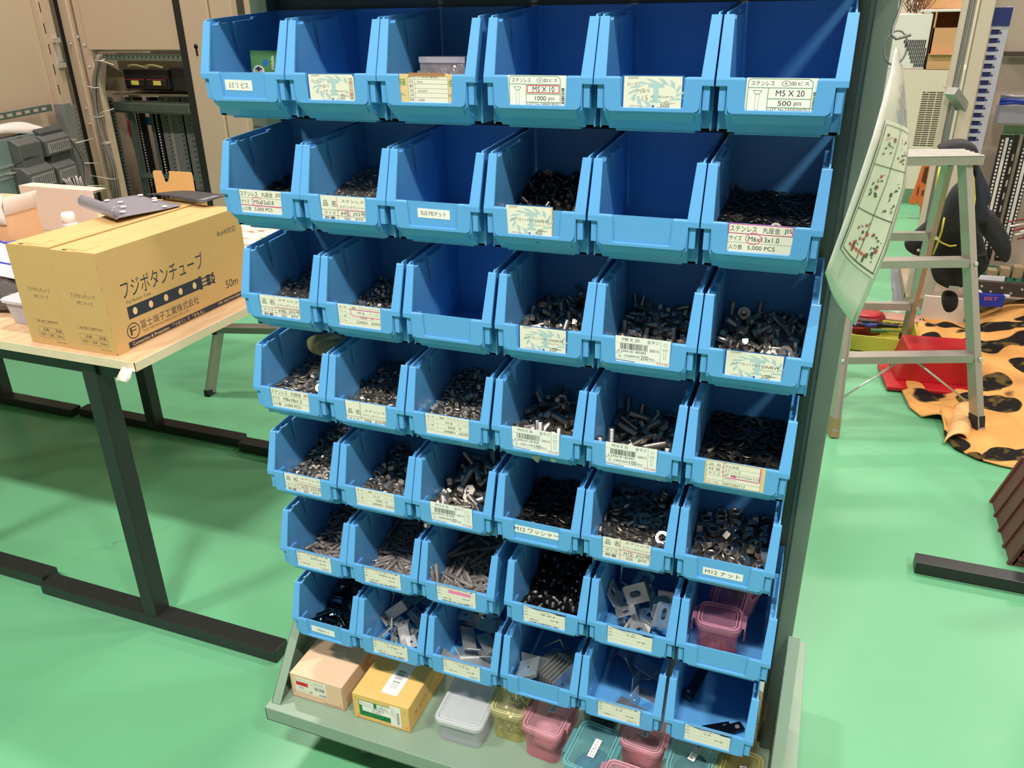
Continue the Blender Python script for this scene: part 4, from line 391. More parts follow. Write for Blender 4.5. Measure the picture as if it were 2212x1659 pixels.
HEAPS[4,6] = [120,120,94,67,-132,0,0,40,116,66,-116,0,0,34,223,93,-130,1,0,-2,310,67,-132,0,0,-21,434,76,-132,2,-50,0,449,79,-124,25,-43,0,102,159,-104,10,-10,10,167,277,-105,-9,49,4,259,142,-121,0,1,-26,349,152,-125,-49,-11,-1,380,156,-117,4,-1,10,460,168,-124,-34,-37,-3,93,184,-103,-33,-35,-13,143,380,-88,3,-3,39,298,209,-111,-45,22,0,382,181,-93,-45,20,-3,371,430,-79,2,4,-45,460,256,-109,-50,4,0,93,277,-97,1,-7,46,133,261,-90,8,-4,38,206,213,-111,7,0,11,344,284,-96,-35,-35,-3,361,294,-102,2,3,-41,460,345,-94,3,3,-38,96,331,-91,3,-6,40,170,393,-74,1,1,-20,236,353,-86,-37,33,1,295,370,-89,-40,30,3,386,362,-82,4,-2,27,460,311,-91,3,-3,35,90,417,-63,20,44,10,170,429,-64,1,-1,42,241,439,-62,4,-10,12,286,456,-66,5,5,-31,460,394,-75,2,3,33,461,431,-68,-2,3,-3,95,520,-53,4,9,-44,154,553,-58,4,1,-11,244,556,-52,3,7,-44,292,500,-62,5,5,-31,382,554,-58,4,-1,15,445,494,-59,4,1,49,93,619,-47,4,2,-26,94,586,-45,1,4,-47,261,624,-46,2,-3,41,336,575,-44,-43,24,-2,391,623,-43,0,0,-16,460,615,-39,5,0,43,95,709,-44,0,0,26,172,709,-28,-3,-3,-46,243,709,-34,-2,-5,12,308,708,-44,0,0,-45,405,707,-40,1,2,50,461,689,-32,-6,2,-32,94,73,-124,48,14,0,184,76,-122,-41,29,-1,287,66,-115,28,-41,0,308,66,-124,0,0,-31,397,65,-115,48,11,9,461,65,-116,0,0,46,94,209,-99,6,-12,26,93,157,-98,13,-3,-18,349,137,-96,15,-7,-14,361,252,-82,2,-2,27,392,68,-100,-37,31,-11,461,97,-102,26,-42,6,149,178,-102,14,-2,-34,174,164,-104,-48,6,-10,257,114,-108,7,49,-2,361,267,-90,-37,33,3,392,155,-109,2,-3,38,461,166,-98,1,2,-49,92,335,-61,-8,-3,49,204,222,-100,1,7,-47,272,184,-94,5,-4,-10,296,206,-103,1,1,-49,236,174,-94,1,-6,21,460,213,-101,3,-8,44,92,334,-69,-3,-8,32,180,288,-78,3,11,41,225,323,-76,0,0,-4,317,345,-76,-49,-10,0,258,277,-77,19,-2,40,460,261,-92,1,-8,49,226,354,-67,0,1,-40,111,416,-64,-10,-8,48,186,431,-56,1,-1,41,410,341,-71,-45,20,1,460,450,-45,50,-1,-4,460,487,-53,-3,3,-36,99,487,-59,9,-4,19,158,477,-41,-4,1,-33,248,474,-39,12,48,2,308,405,-72,-32,-38,-5,376,463,-65,1,-3,49,461,536,-45,-3,-5,-49,93,655,-27,-4,-4,30,190,510,-57,-48,11,2,322,526,-37,2,-3,49,308,503,-46,-49,8,2,378,651,-24,6,-49,-6,461,583,-34,39,-31,-5,93,709,-23,-5,5,49,148,667,-33,49,-10,0,210,615,-36,-15,48,-2,314,707,-36,0,0,4,361,708,-28,47,-18,0,461,709,-27,-5,4,-19,99,66,-108,0,0,37,204,64,-103,0,-9,47]
HEAPS[5,1] = [44,120,96,87,-132,13,47,0,135,58,-138,-41,28,-3,210,58,-135,-44,-22,0,223,128,-118,-1,2,-11,256,62,-125,15,9,42,455,79,-146,1,-1,42,498,58,-117,30,-20,-30,86,149,-114,4,-14,-46,133,221,-116,-31,-38,-5,191,96,-145,16,-47,0,140,130,-121,10,-15,-17,388,138,-98,3,24,-40,430,113,-125,-9,-11,31,468,156,-135,6,0,-6,97,284,-97,6,-2,9,271,125,-114,35,-9,-29,190,131,-129,2,2,44,326,105,-122,2,6,-46,373,181,-107,8,-48,12,372,156,-135,6,-1,-5,466,311,-89,1,-6,50,185,272,-93,-46,16,-4,200,199,-100,-35,30,-11,258,199,-112,10,2,-48,326,130,-130,2,6,-49,326,58,-146,-1,-1,-41,449,191,-113,-2,-3,6,463,200,-95,2,-7,-48,86,339,-72,-3,-1,48,227,210,-104,18,45,8,252,226,-71,-4,-49,-1,302,179,-128,7,-2,11,318,222,-85,-20,18,-4,388,201,-99,-11,-8,-22,466,274,-87,8,1,-13,86,350,-56,2,-1,-49,155,339,-81,4,3,-36,243,282,-97,-17,-47,-6,365,278,-69,24,-28,-14,328,235,-82,7,26,36,348,242,-80,17,16,44,434,258,-78,2,5,-49,127,410,-60,6,0,-6,237,353,-71,4,-8,24,313,303,-84,5,9,-43,268,458,-45,2,5,-43,388,252,-76,29,-23,-27,381,324,-59,-37,21,-11,468,396,-44,16,-46,8,86,515,-13,18,8,-20,152,490,-36,3,-5,45,212,570,-12,-47,-16,-3,295,523,-18,-50,-2,-5,302,363,-74,-12,-48,-6,399,528,-25,6,2,-25,468,445,-36,-2,-4,-38,134,562,-15,6,-2,11,95,644,8,0,-1,-29,232,604,10,3,5,45,369,535,-8,-31,39,4,341,386,-56,9,4,35,411,623,12,-46,16,7,468,579,-10,-25,-43,-5,86,648,23,-8,49,-2,160,623,17,2,9,34,273,642,14,4,5,45,284,552,-3,-22,45,-4,344,594,-5,-49,7,0,320,701,26,-46,18,2,468,602,14,-22,-44,-5,86,717,18,-1,7,-49,184,693,8,-4,-50,1,201,703,22,46,-20,-1,263,716,22,-4,9,-21,320,746,38,-33,8,6,366,704,8,-9,-49,0,468,715,8,1,-1,-10,83,45,-116,-1,-32,35,86,73,-88,-8,-27,-40,364,45,-107,25,-2,-1,261,58,-108,-19,2,-45,397,50,-122,-42,-18,-14,425,61,-123,0,46,16,476,65,-102,17,31,22,88,127,-122,35,-33,13,172,83,-97,4,3,-15,195,48,-86,7,19,-39,376,89,-111,-32,-26,-6,303,168,-85,-47,3,14,430,69,-85,-18,-47,0,473,123,-98,-21,25,-11,85,168,-106,-9,-13,-19,164,58,-116,1,4,-40,304,70,-105,14,-4,42,394,192,-49,6,7,-9,228,132,-87,20,45,2,497,136,-92,11,-34,-8,450,163,-68,47,-12,6,95,208,-90,12,-18,-38,158,167,-89,25,-32,23,145,217,-99,8,2,-35,291,184,-88,16,10,16,350,201,-53,-39,-28,1,392,121,-97,-41,6,11,468,176,-53,28,40,-9,57,212,-89,29,-20,-29,262,274,-83,-46,15,1,272,355,-46,-4,-49,0,219,332,-63,-49,-6,-5,326,285,-48,-43,17,-19,432,237,-56,-49,8,-3,461,235,-69,6,-5,25,147,348,-50,-9,4,-43,197,434,-48,0,-49,-8,212,375,-40,-12,-21,-19,286,434,-38,7,-3,33,403,324,-61,-44,3,-17,468,318,-61,47,-15,-1,468,367,-54,-8,-48,9,85,414,-42,-3,-9,-13,86,277,-77,-1,49,12,145,588,12,-24,-42,11,385,364,-30,18,34,-29,392,412,-37,-35,-33,-6,398,436,-52,6,0,-10,418,366,-73,-48,13,1,86,446,-31,-27,41,-10,166,403,-32,-6,6,-47,222,512,-20,-39,28,3,232,436,-25,-45,-21,-6,340,481,-39,-6,-49,-5,468,509,-1,-1,5,-45,468,468,-24,0,7,49,85,567,-4,3,-9,21,149,722,37,32,14,11,177,686,38,1,-1,-4,386,672,21,18,-46,-9,356,458,-31,-27,42,5,443,535,-8,9,-1,24,449,712,22,-1,1,50]
HEAPS[5,2] = [120,120,86,58,-103,7,47,13,160,37,-102,9,-34,34,226,56,-101,-8,-45,14,301,44,-102,-28,22,28,380,37,-102,25,-25,25,466,37,-102,25,25,-25,88,130,-102,-14,-4,33,138,90,-119,0,0,39,202,125,-117,1,-2,46,261,120,-101,25,25,11,414,71,-102,-25,25,25,469,95,-102,-21,-28,35,87,194,-93,-23,-23,-26,162,181,-111,-49,-7,0,241,185,-111,-50,0,0,360,135,-100,33,18,1,383,108,-102,31,-18,30,462,149,-98,25,28,-22,99,231,-88,26,27,-23,173,252,-102,-31,-39,-2,242,237,-85,-28,-4,-14,315,223,-106,3,-1,11,385,202,-109,3,0,6,464,203,-109,-17,47,3,85,286,-98,2,2,-40,142,312,-79,0,-48,3,242,294,-81,35,-5,35,295,279,-83,8,48,-13,393,298,-97,3,1,-18,457,254,-84,-16,4,16,95,370,-71,-9,-32,-36,182,372,-72,-47,8,-15,247,390,-85,3,1,-8,305,332,-76,9,47,-15,387,372,-88,-21,45,3,446,340,-75,-15,32,-17,92,403,-67,10,-36,32,166,435,-61,-17,7,39,272,460,-60,34,12,-33,319,408,-83,-43,25,2,379,468,-59,-28,18,0,462,403,-66,33,33,-13,91,459,-60,-23,25,-7,143,482,-57,-28,-18,-1,226,495,-56,19,32,-15,306,497,-56,33,17,-31,417,499,-55,-32,12,-25,460,550,-66,-41,29,2,83,612,-41,-22,29,-33,131,590,-61,3,1,-19,249,566,-64,3,1,-24,322,597,-43,23,-25,-36,388,583,-45,21,-31,18,444,715,-55,-20,-46,0,87,667,-38,25,25,-25,118,730,-38,8,34,-34]
HEAPS[5,3] = [-40,120,170,60,-173,36,7,32,248,339,-110,-9,-33,-30,87,58,-80,-21,-45,4,176,717,-24,31,-21,-29,421,269,-131,27,-28,31,84,318,-113,-25,24,27,118,160,-161,38,-1,30,387,357,-102,-23,28,-5,107,149,-83,32,-22,28,150,386,-98,-25,-24,-14,471,192,-92,40,-9,9,466,595,-41,39,2,2,391,187,-151,-31,18,33,153,533,-56,-23,-26,-6,371,91,-167,-20,-30,-13,282,716,-5,0,0,25,163,271,-94,14,-9,-11,288,326,-41,-37,-26,-15,240,60,-90,12,43,3,119,398,-30,-4,35,19,224,199,-150,28,-27,31,278,494,-69,-33,-10,8,471,326,-58,-7,33,35,439,704,-24,-31,-22,31,314,139,-102,-6,-38,13,156,627,-19,-29,-12,19,410,152,-39,-30,5,37,392,435,-61,3,3,-37,208,171,-87,-8,34,3,359,531,-58,-9,-33,-28,419,60,-29,11,-46,-1,396,554,4,-3,-25,21,205,347,-27,-6,-26,-42,234,516,-2,32,-14,29,395,259,-32,-24,-37,10,268,611,-5,33,14,1]
HEAPS[5,4] = [39,120,97,58,-137,-20,-2,-17,226,69,-158,4,1,-33,284,86,-163,-1,-4,50,392,70,-159,4,-5,-7,456,74,-164,3,2,-37,99,144,-166,0,2,-50,201,139,-166,1,1,-25,302,148,-165,0,2,-50,405,162,-131,17,-10,-41,452,159,-156,6,1,-13,97,242,-152,2,2,-37,185,196,-146,1,-6,-16,256,202,-150,-2,1,28,365,253,-134,-5,5,-44,456,219,-148,5,3,-29,100,337,-124,2,-9,46,179,280,-129,-8,1,-38,267,321,-140,2,1,-23,343,316,-128,7,-4,49,457,285,-145,2,-1,32,97,402,-122,3,-1,-32,188,390,-129,-12,-48,-2,290,383,-123,43,-25,-1,365,334,-114,3,6,25,456,387,-129,-47,-17,-1,105,444,-104,-1,7,49,190,490,-114,-47,15,1,277,446,-111,-2,2,15,380,429,-117,-1,-3,37,457,490,-107,6,0,-4,98,530,-101,43,-26,1,283,583,-87,31,39,6,265,488,-101,49,7,-2,365,490,-103,-4,-3,32,457,561,-96,3,-5,42,101,627,-87,1,-5,48,291,694,-80,-48,-11,5,343,613,-95,-24,44,2,362,588,-88,-31,-39,-2,455,633,-86,5,3,-24,103,704,-90,0,0,-48,198,645,-84,4,2,-41,242,698,-90,47,-17,0,353,705,-81,-4,2,-32,451,705,-90,0,0,19,105,139,-156,1,-1,43,180,95,-147,-1,-5,48,275,70,-143,3,4,-49,325,70,-153,4,-2,25,472,68,-117,-3,43,9,98,131,-139,5,3,-49,192,70,-140,3,-3,16,330,170,-136,19,-45,-10,373,69,-142,4,-2,19,457,143,-138,1,6,-50,101,225,-138,-1,0,8,205,188,-124,3,-4,12,313,227,-141,-6,0,-43,456,268,-123,20,46,-5,456,170,-142,5,4,-36,98,239,-127,45,-22,0,192,376,-121,-1,50,2,258,268,-125,43,26,-2,457,301,-118,49,5,-1]
HEAPS[5,5] = [33,120,87,57,-128,14,24,-14,164,64,-161,29,-40,1,186,67,-145,-46,-20,1,356,64,-150,-8,-49,-2,455,64,-128,27,-14,-35,496,66,-127,27,-22,-29,91,127,-132,-3,-6,49,177,119,-127,-33,-10,-4,294,88,-142,-38,-30,3,257,29,-127,-32,-15,-13,431,141,-122,9,40,-28,462,121,-127,2,-42,27,92,201,-144,5,0,17,109,272,-110,-10,0,0,339,131,-124,-29,-1,-24,397,208,-144,-49,9,-1,374,131,-125,1,30,34,497,175,-116,-7,-35,9,144,238,-119,13,47,-11,227,257,-133,2,-1,46,276,118,-144,12,2,36,352,162,-108,14,-39,24,347,278,-130,-5,-50,-2,462,266,-132,-28,41,1,58,263,-98,32,-16,-31,58,378,-76,-25,25,-24,241,79,-127,24,29,32,353,231,-122,3,2,-33,353,316,-105,-38,-32,4,458,272,-114,-47,-16,-1,116,404,-78,-31,-39,6,108,384,-109,3,-2,39,91,115,-160,-24,-44,-1,293,364,-113,-23,44,2,269,320,-84,-9,-3,-37,370,322,-90,40,-29,-4,92,557,-58,5,-3,31,174,340,-93,8,16,23,249,160,-140,10,-1,47,285,203,-127,-19,-45,7,238,367,-80,-11,-21,-17,459,351,-109,1,-7,49,113,593,-68,2,-2,48,179,442,-97,3,1,-31,120,346,-101,3,3,-22,354,542,-78,2,2,-36,352,456,-94,5,0,6,459,425,-92,-10,-48,-8,143,639,-47,49,-5,-2,92,480,-90,1,2,-45,209,523,-81,5,-1,24,383,596,-49,-9,-2,-25,430,493,-87,-50,0,0,376,398,-96,11,0,0,93,709,-59,9,-49,1,207,702,-59,21,-46,1,286,667,-59,0,-1,-9,330,664,-42,-10,5,-34,374,669,-43,-10,3,-34,477,700,-28,-11,42,-9,121,63,-109,29,13,26,185,67,-127,1,0,43,325,71,-119,-38,32,0,395,64,-144,3,8,-8,372,30,-82,35,3,-2,455,64,-77,1,-12,-2,150,176,-140,-2,8,-40,182,64,-109,-28,42,0,258,155,-100,4,11,-25,440,78,-66,-5,-10,23,443,196,-120,-25,-38,-7,474,65,-127,-12,-28,16,198,176,-136,0,9,-27,392,77,-104,-45,-7,12,478,157,-78,-33,9,-35,309,77,-102,12,48,4,445,188,-100,-41,-16,6,496,249,-65,-35,5,-35,92,133,-112,6,49,6,205,177,-107,3,1,-34,425,80,-53,-6,-10,30,366,229,-87,-26,-42,-1,387,237,-104,-45,-22,-1,458,318,-79,-3,6,-20,106,317,-87,5,1,31,444,267,-66,-41,23,8,301,231,-101,1,2,-15,462,422,-53,-47,-16,-2,462,335,-61,7,3,47,408,327,-81,1,8,-3,167,254,-94,-29,-39,11,363,169,-85,-26,7,1,243,293,-110,-2,8,31,245,298,-92,5,7,49,340,534,-58,-1,3,-41,462,405,-73,-50,-4,0,105,451,-64,13,-48,7,198,499,-62,3,-8,14,302,440,-71,-47,-11,1,202,417,-75,1,10,-49,267,444,-84,13,2,10,306,359,-73,-2,-15,-45,95,533,-47,2,-6,49,94,503,-38,-42,-26,-2,156,523,-52,-20,4,45,274,509,-74,-26,-41,-3,377,407,-65,-38,30,1,456,504,-48,11,12,-17,92,685,-28,-23,43,-4,226,710,-42,-2,-1,-38,462,622,-43,-15,-46,12,220,602,-44,-9,48,6,426,546,-62,48,11,-5,463,576,-52,2,13,30,140,710,-42,-1,1,20,382,710,-17,8,10,47,240,609,-56,0,-8,43,374,702,-32,44,-22,-4,436,710,-26,-16,-19,29,457,705,-27,-22,-6,41]
HEAPS[5,6] = [-4,105,92,75,-173,-47,17,0,165,69,-156,-11,34,-24,294,41,-156,-9,-34,-34,351,132,-152,-21,41,19,475,95,-156,22,-27,-12,125,152,-170,-49,8,0,230,65,-156,18,30,17,243,225,-135,-29,-38,15,314,189,-166,-44,-23,0,463,161,-147,28,22,-20,99,221,-145,-1,-35,-31,199,182,-167,-49,11,0,294,285,-157,-31,-39,0,364,252,-160,-47,-18,0,460,223,-163,0,0,48,83,290,-138,6,35,-5,175,315,-154,0,0,23,313,378,-126,8,-25,14,368,211,-123,0,0,28,466,311,-154,0,0,43,104,364,-131,19,30,36,209,392,-128,-14,32,14,339,420,-122,-41,9,-17,390,450,-140,0,0,38,464,416,-143,0,0,20,95,420,-125,-28,-22,-28,161,465,-138,0,0,-12,295,468,-121,16,32,-15,373,512,-116,-31,-17,-1,461,493,-118,35,9,-10,72,517,-116,17,31,19,218,570,-110,30,-19,-2,284,540,-113,-12,-33,-13,369,563,-111,34,12,-6,462,539,-113,9,34,-34,131,560,-129,0,50,0,184,665,-121,11,-49,0,292,607,-106,-20,29,21,380,633,-104,-33,-12,-6,460,597,-108,-35,1,-19,96,634,-121,0,0,-37,183,724,-103,26,24,-26,269,706,-121,-50,-1,0,393,705,-103,19,-30,-16,457,723,-103,-27,23,27,179,157,-129,0,0,46,339,87,-104,-49,4,-10,241,107,-109,39,25,-10,372,64,-138,-11,-6,43,423,61,-173,17,47,0,178,241,-121,44,1,20,282,355,-113,-10,41,10,269,145,-150,-17,40,8,424,60,-108,-43,-12,22,415,149,-105,9,-17,-18,236,473,-97,-23,37,-17,420,428,-101,-50,0,0,368,211,-65,2,35,30,462,220,-105,-14,-32,-15,479,337,-93,32,-15,-29,156,492,-95,-6,50,0,269,714,-80,0,0,-48]
HEAPS[6,1] = [57,120,131,60,-156,-3,-35,23,279,132,-153,-20,-29,20,390,125,-154,-10,33,6,125,194,-143,-17,-30,5,270,216,-139,-33,9,36,371,171,-147,3,-35,-10,116,332,-119,7,-34,-23,280,262,-131,-29,19,-24,432,323,-121,-1,-34,-15,174,444,-100,-34,-6,-36,223,496,-91,4,-34,-25,470,498,-91,28,-24,0,118,627,-69,37,0,-27,261,740,-66,-1,-35,1,439,675,-66,-20,-29,-35,116,170,-147,-34,13,-35,343,90,-155,24,26,-16,492,100,-154,23,-28,27,142,290,-126,11,-33,-20,336,246,-134,21,27,35,454,133,-152,11,32,32,119,353,-98,22,-16,19,248,307,-123,-33,3,-11,394,253,-133,17,-32,4,103,544,-83,-32,11,-1,383,441,-100,-33,-13,31,442,510,-89,33,-17,-10,128,737,-66,12,-33,-15,204,661,-66,18,30,-25,386,687,-66,-23,27,-2,62,152,-150,35,14,-13,287,34,-156,28,-22,-28,385,62,-147,-19,-25,-31,126,232,-136,29,21,16,373,145,-139,-11,26,-15,425,224,-138,-34,-11,35,211,387,-110,22,-26,-35,264,426,-103,34,12,26,477,385,-110,-31,-12,3,131,539,-84,10,-36,28,306,438,-101,15,33,-1,491,602,-73,35,-14,13,62,645,-66,-5,35,35,409,529,-85,-26,21,6,461,651,-66,-3,-35,33,194,66,-156,-32,14,-22,240,59,-156,20,-29,-6,459,36,-132,18,1,46,74,237,-114,-34,-9,-20,266,158,-149,35,3,35,439,196,-142,0,-36,5,122,419,-104,36,9,19,239,408,-106,4,36,-9,329,327,-120,-14,30,35,138,423,-79,-22,30,-21,260,506,-89,18,32,-5,383,381,-111,-31,14,-20,107,708,-66,18,31,9,270,657,-66,-16,-31,-7,336,726,-66,26,-23,-16,115,138,-152,6,36,-11,314,67,-146,29,-7,35,453,84,-142,-13,-39,15,247,197,-142,0,-35,-13,191,121,-145,-13,-27,-39,489,237,-135,-31,11,16,90,396,-97,24,17,33,293,321,-119,-32,-1,-8,382,306,-113,23,-19,-34,62,550,-74,5,40,-29]
HEAPS[6,2] = [80,120,168,91,-146,17,-31,-25,407,39,-146,-32,-15,33,157,123,-144,-33,13,-35,343,122,-145,12,33,18,62,394,-81,-29,12,15,362,388,-82,21,-26,-36,147,643,-22,-19,30,-8,401,620,-27,-11,37,-32,268,68,-146,20,-29,-6,287,46,-135,28,27,27,154,286,-107,32,19,-33,243,160,-135,-17,-27,-28,239,257,-114,-17,34,-31,492,449,-68,5,-38,31,152,673,-22,-11,34,2,423,712,-22,-33,-14,33,62,89,-143,-32,13,14,385,102,-146,-24,26,-19,211,181,-132,-21,23,32,491,263,-112,14,-36,29,89,416,-76,-19,25,31,407,218,-123,-15,29,13,62,519,-40,-14,-32,-33,456,489,-58,-29,13,-2,179,60,-134,-14,-37,12,492,81,-144,-21,-28,-29,131,113,-120,-25,24,-26,403,119,-120,-36,-11,-33,321,153,-114,24,20,-21,273,268,-111,-26,27,-33,137,704,-22,-35,7,-29,312,486,-59,-10,36,-25,165,34,-129,30,-24,-25,399,79,-136,-30,-12,36,247,83,-109,-29,-24,-13,273,119,-126,-3,-38,-32,390,294,-105,-22,-30,29,315,453,-67,36,-9,31,64,652,-17,-34,-15,-12,285,675,-22,-26,-24,-1,153,86,-121,19,-32,-17,413,57,-126,35,-3,-35,112,221,-122,-22,25,-5,379,155,-138,-32,14,-30,284,316,-99,-5,-34,-3,460,352,-91,-18,-26,-30,236,397,-80,-1,35,-1,468,614,-28,-3,-31,-38,148,60,-112,-14,-36,12,461,229,-110,-12,-26,-40,134,156,-128,-5,33,-16,299,121,-120,4,-30,40,228,355,-90,21,-28,-28,132,139,-108,31,7,36,331,354,-90,-23,29,-28,334,676,-22,-23,27,35,152,34,-104,-38,-5,32,489,81,-118,-22,-27,-29,218,203,-100,-15,28,28,300,185,-97,-14,27,-32,129,299,-104,19,-32,4,394,242,-117,22,-31,7,146,740,-4,5,-37,-4,477,376,-65,-19,24,34]
HEAPS[6,3] = [-40,120,309,35,-193,33,-14,-33,135,350,-93,-5,39,-26,226,65,-193,28,-22,-28,154,259,-132,28,26,6,280,155,-177,-34,-9,34,491,436,-56,-29,-4,-5,347,94,-193,35,5,35,456,496,-30,23,-33,22,381,52,-169,-27,-22,29,147,381,-80,-14,-27,-16,63,234,-111,-28,12,15,154,419,-64,-7,-30,-24,358,83,-164,-20,-29,23,400,359,-89,31,-23,31,92,245,-116,-14,22,33,368,251,-110,21,18,41,201,36,-154,-20,-35,14,110,183,-127,35,-17,8,371,129,-146,-35,14,-18,130,616,27,15,-33,21,223,124,-190,-35,-1,35,429,519,-20,23,-33,22,189,68,-140,-10,-41,-1,350,739,31,22,-28,-22,454,183,-126,-23,26,32,301,454,-48,-25,18,-6,263,163,-146,-31,16,-23,148,458,-19,-21,28,3,293,143,-149,30,19,35,63,45,-62,0,-1,46,85,111,-43,35,-33,13,407,634,29,32,-22,0,285,136,-120,-4,35,1,349,302,-95,19,24,33,300,168,-116,-19,-29,23,161,269,-87,-20,12,10,264,190,-126,-5,32,2,101,465,1,30,-16,6,173,89,-114,-23,24,-28,199,320,-73,16,35,-10,162,183,-113,-3,38,14,318,95,-106,-13,-28,-4,202,222,-81,23,-26,-30,270,488,-34,8,30,37,490,184,-103,23,25,-27,444,142,-110,-17,-24,-34]
HEAPS[6,4] = [-15,120,93,60,-153,-13,9,-27,203,66,-174,-33,25,28,314,45,-174,20,-35,-5,382,88,-174,32,-26,6,439,47,-174,17,38,3,85,131,-164,-4,47,15,140,113,-153,3,-15,-43,293,109,-173,28,31,-6,370,161,-162,-39,32,2,469,107,-173,0,-42,28,114,197,-155,12,-39,-11,184,146,-167,-1,-40,-11,327,280,-135,-21,33,28,317,197,-152,12,49,1,481,251,-141,-35,17,2,119,290,-133,41,-4,-27,167,366,-114,-14,-36,-25,278,298,-130,23,34,6,383,290,-133,28,-33,25,433,304,-129,-6,-38,-25,100,350,-118,39,-19,15,172,422,-101,32,26,21,322,357,-116,-30,-23,-20,376,374,-112,6,-40,-15,451,353,-116,-9,-39,-4,79,439,-95,30,-26,-31,185,471,-89,9,42,-15,256,471,-89,-30,25,12,389,422,-99,12,-39,-1,460,453,-91,-1,-50,-3,92,533,-74,40,-14,18,196,543,-69,-34,37,3,252,540,-71,-9,-39,-6,307,421,-100,17,-37,-16,393,486,-84,-40,5,-27,85,609,-53,-27,-42,-3,156,597,-56,-11,49,3,274,606,-55,-38,-9,22,382,548,-69,23,-33,-24,479,545,-71,14,40,-18,95,725,-44,-45,22,3,121,650,-47,35,-21,28,269,715,-48,-15,38,-4,357,705,-48,-41,-6,-22,415,718,-46,-45,-23,0,152,55,-137,15,-43,-7,227,100,-141,45,17,12,271,68,-163,-33,-38,0,369,66,-131,-47,2,-7,475,65,-143,-22,40,16,112,110,-106,-20,-36,-28,164,160,-124,43,-15,-14,251,174,-159,-45,22,1,335,106,-147,-44,22,-8,440,176,-161,-20,37,-22,73,172,-138,6,-49,3,202,203,-153,26,33,-9,260,233,-142,45,22,-2,403,238,-143,-50,2,0,481,183,-113,-24,24,16,83,246,-141,-8,-49,-3,202,296,-130,-11,37,32]
HEAPS[6,5] = [-40,-40,316,132,-77,25,25,-25,292,377,-95,-32,-8,7,255,621,-57,33,16,19,416,201,11,-25,-33,-5,408,314,3,-16,-25,-23,213,501,-1,10,-16,24,197,75,-132,0,34,36,130,361,-14,-30,7,-39,416,527,-85,33,34,-11,206,229,-51,20,20,-19,272,363,67,-33,-26,24,111,676,-9,-2,36,2]
HEAPS[7,1] = [-40,120,173,87,-138,22,35,-27,265,75,-202,0,0,49,433,69,-179,35,0,0,214,200,-156,-17,-32,28,263,201,-156,11,31,36,477,161,-148,-35,35,3,129,357,-136,0,-4,50,294,363,-135,3,2,-25,420,346,-139,4,-1,11,77,529,-47,-35,35,3,244,508,-95,3,2,-21,429,506,-95,2,-3,42,133,689,-57,1,0,-6,366,719,-16,0,50,0,468,673,-58,0,0,35,155,134,-124,44,-13,19,318,121,-200,1,1,-8,419,92,-159,-11,-10,-33,168,292,-112,-1,-50,-4,212,183,-117,-8,0,0,477,175,-91,-35,-35,-3,126,405,-100,-3,9,49,343,401,-100,-6,1,43,425,381,-89,-6,-10,-23,189,474,-104,1,-4,46,370,486,-69,1,-11,-12,464,517,-57,-14,8,-34,146,626,-62,4,0,-6,255,589,-42,1,10,10,363,610,-66,3,-2,29,90,117,-178,14,-8,-35,251,96,-145,2,0,36,341,97,-149,-1,2,-41,127,254,-117,10,-6,14,341,241,-103,42,-24,11,416,241,-168,2,3,-43,119,519,-53,-14,11,-41,263,310,-100,-8,1,-20]
HEAPS[7,2] = [-40,57,265,152,-165,1,15,8,314,290,-128,6,16,0,301,588,-41,-16,-5,47,268,49,-130,-8,-32,34,243,297,-74,-15,-2,47,270,433,-86,-14,-1,46,212,180,-82,27,-9,-5,298,193,-65,-8,-7,39,376,441,-34,5,-45,4,115,186,-86,32,1,-31,129,378,-14,31,-32,-15,173,560,-6,-44,12,-21,416,216,-85,-5,14,-44,77,462,36,-45,-2,22]
HEAPS[7,3] = [-40,-40,288,171,-144,-46,-4,-17,337,542,-72,-19,-42,-11,245,79,-105,6,17,2,283,278,-132,17,7,-46,325,152,-63,-27,14,-9,216,498,-36,-44,6,-21,345,321,-46,41,-17,20,129,575,23,-34,-35,-10,193,317,-51,-14,16,41]
HEAPS[7,5] = [-40,-40,239,156,-158,-29,-20,-29,159,649,-150,4,44,-2,358,409,-158,35,-4,35,297,550,-128,-1,-11,-4,372,193,-139,0,0,-7,405,543,-87,2,-25,-1]
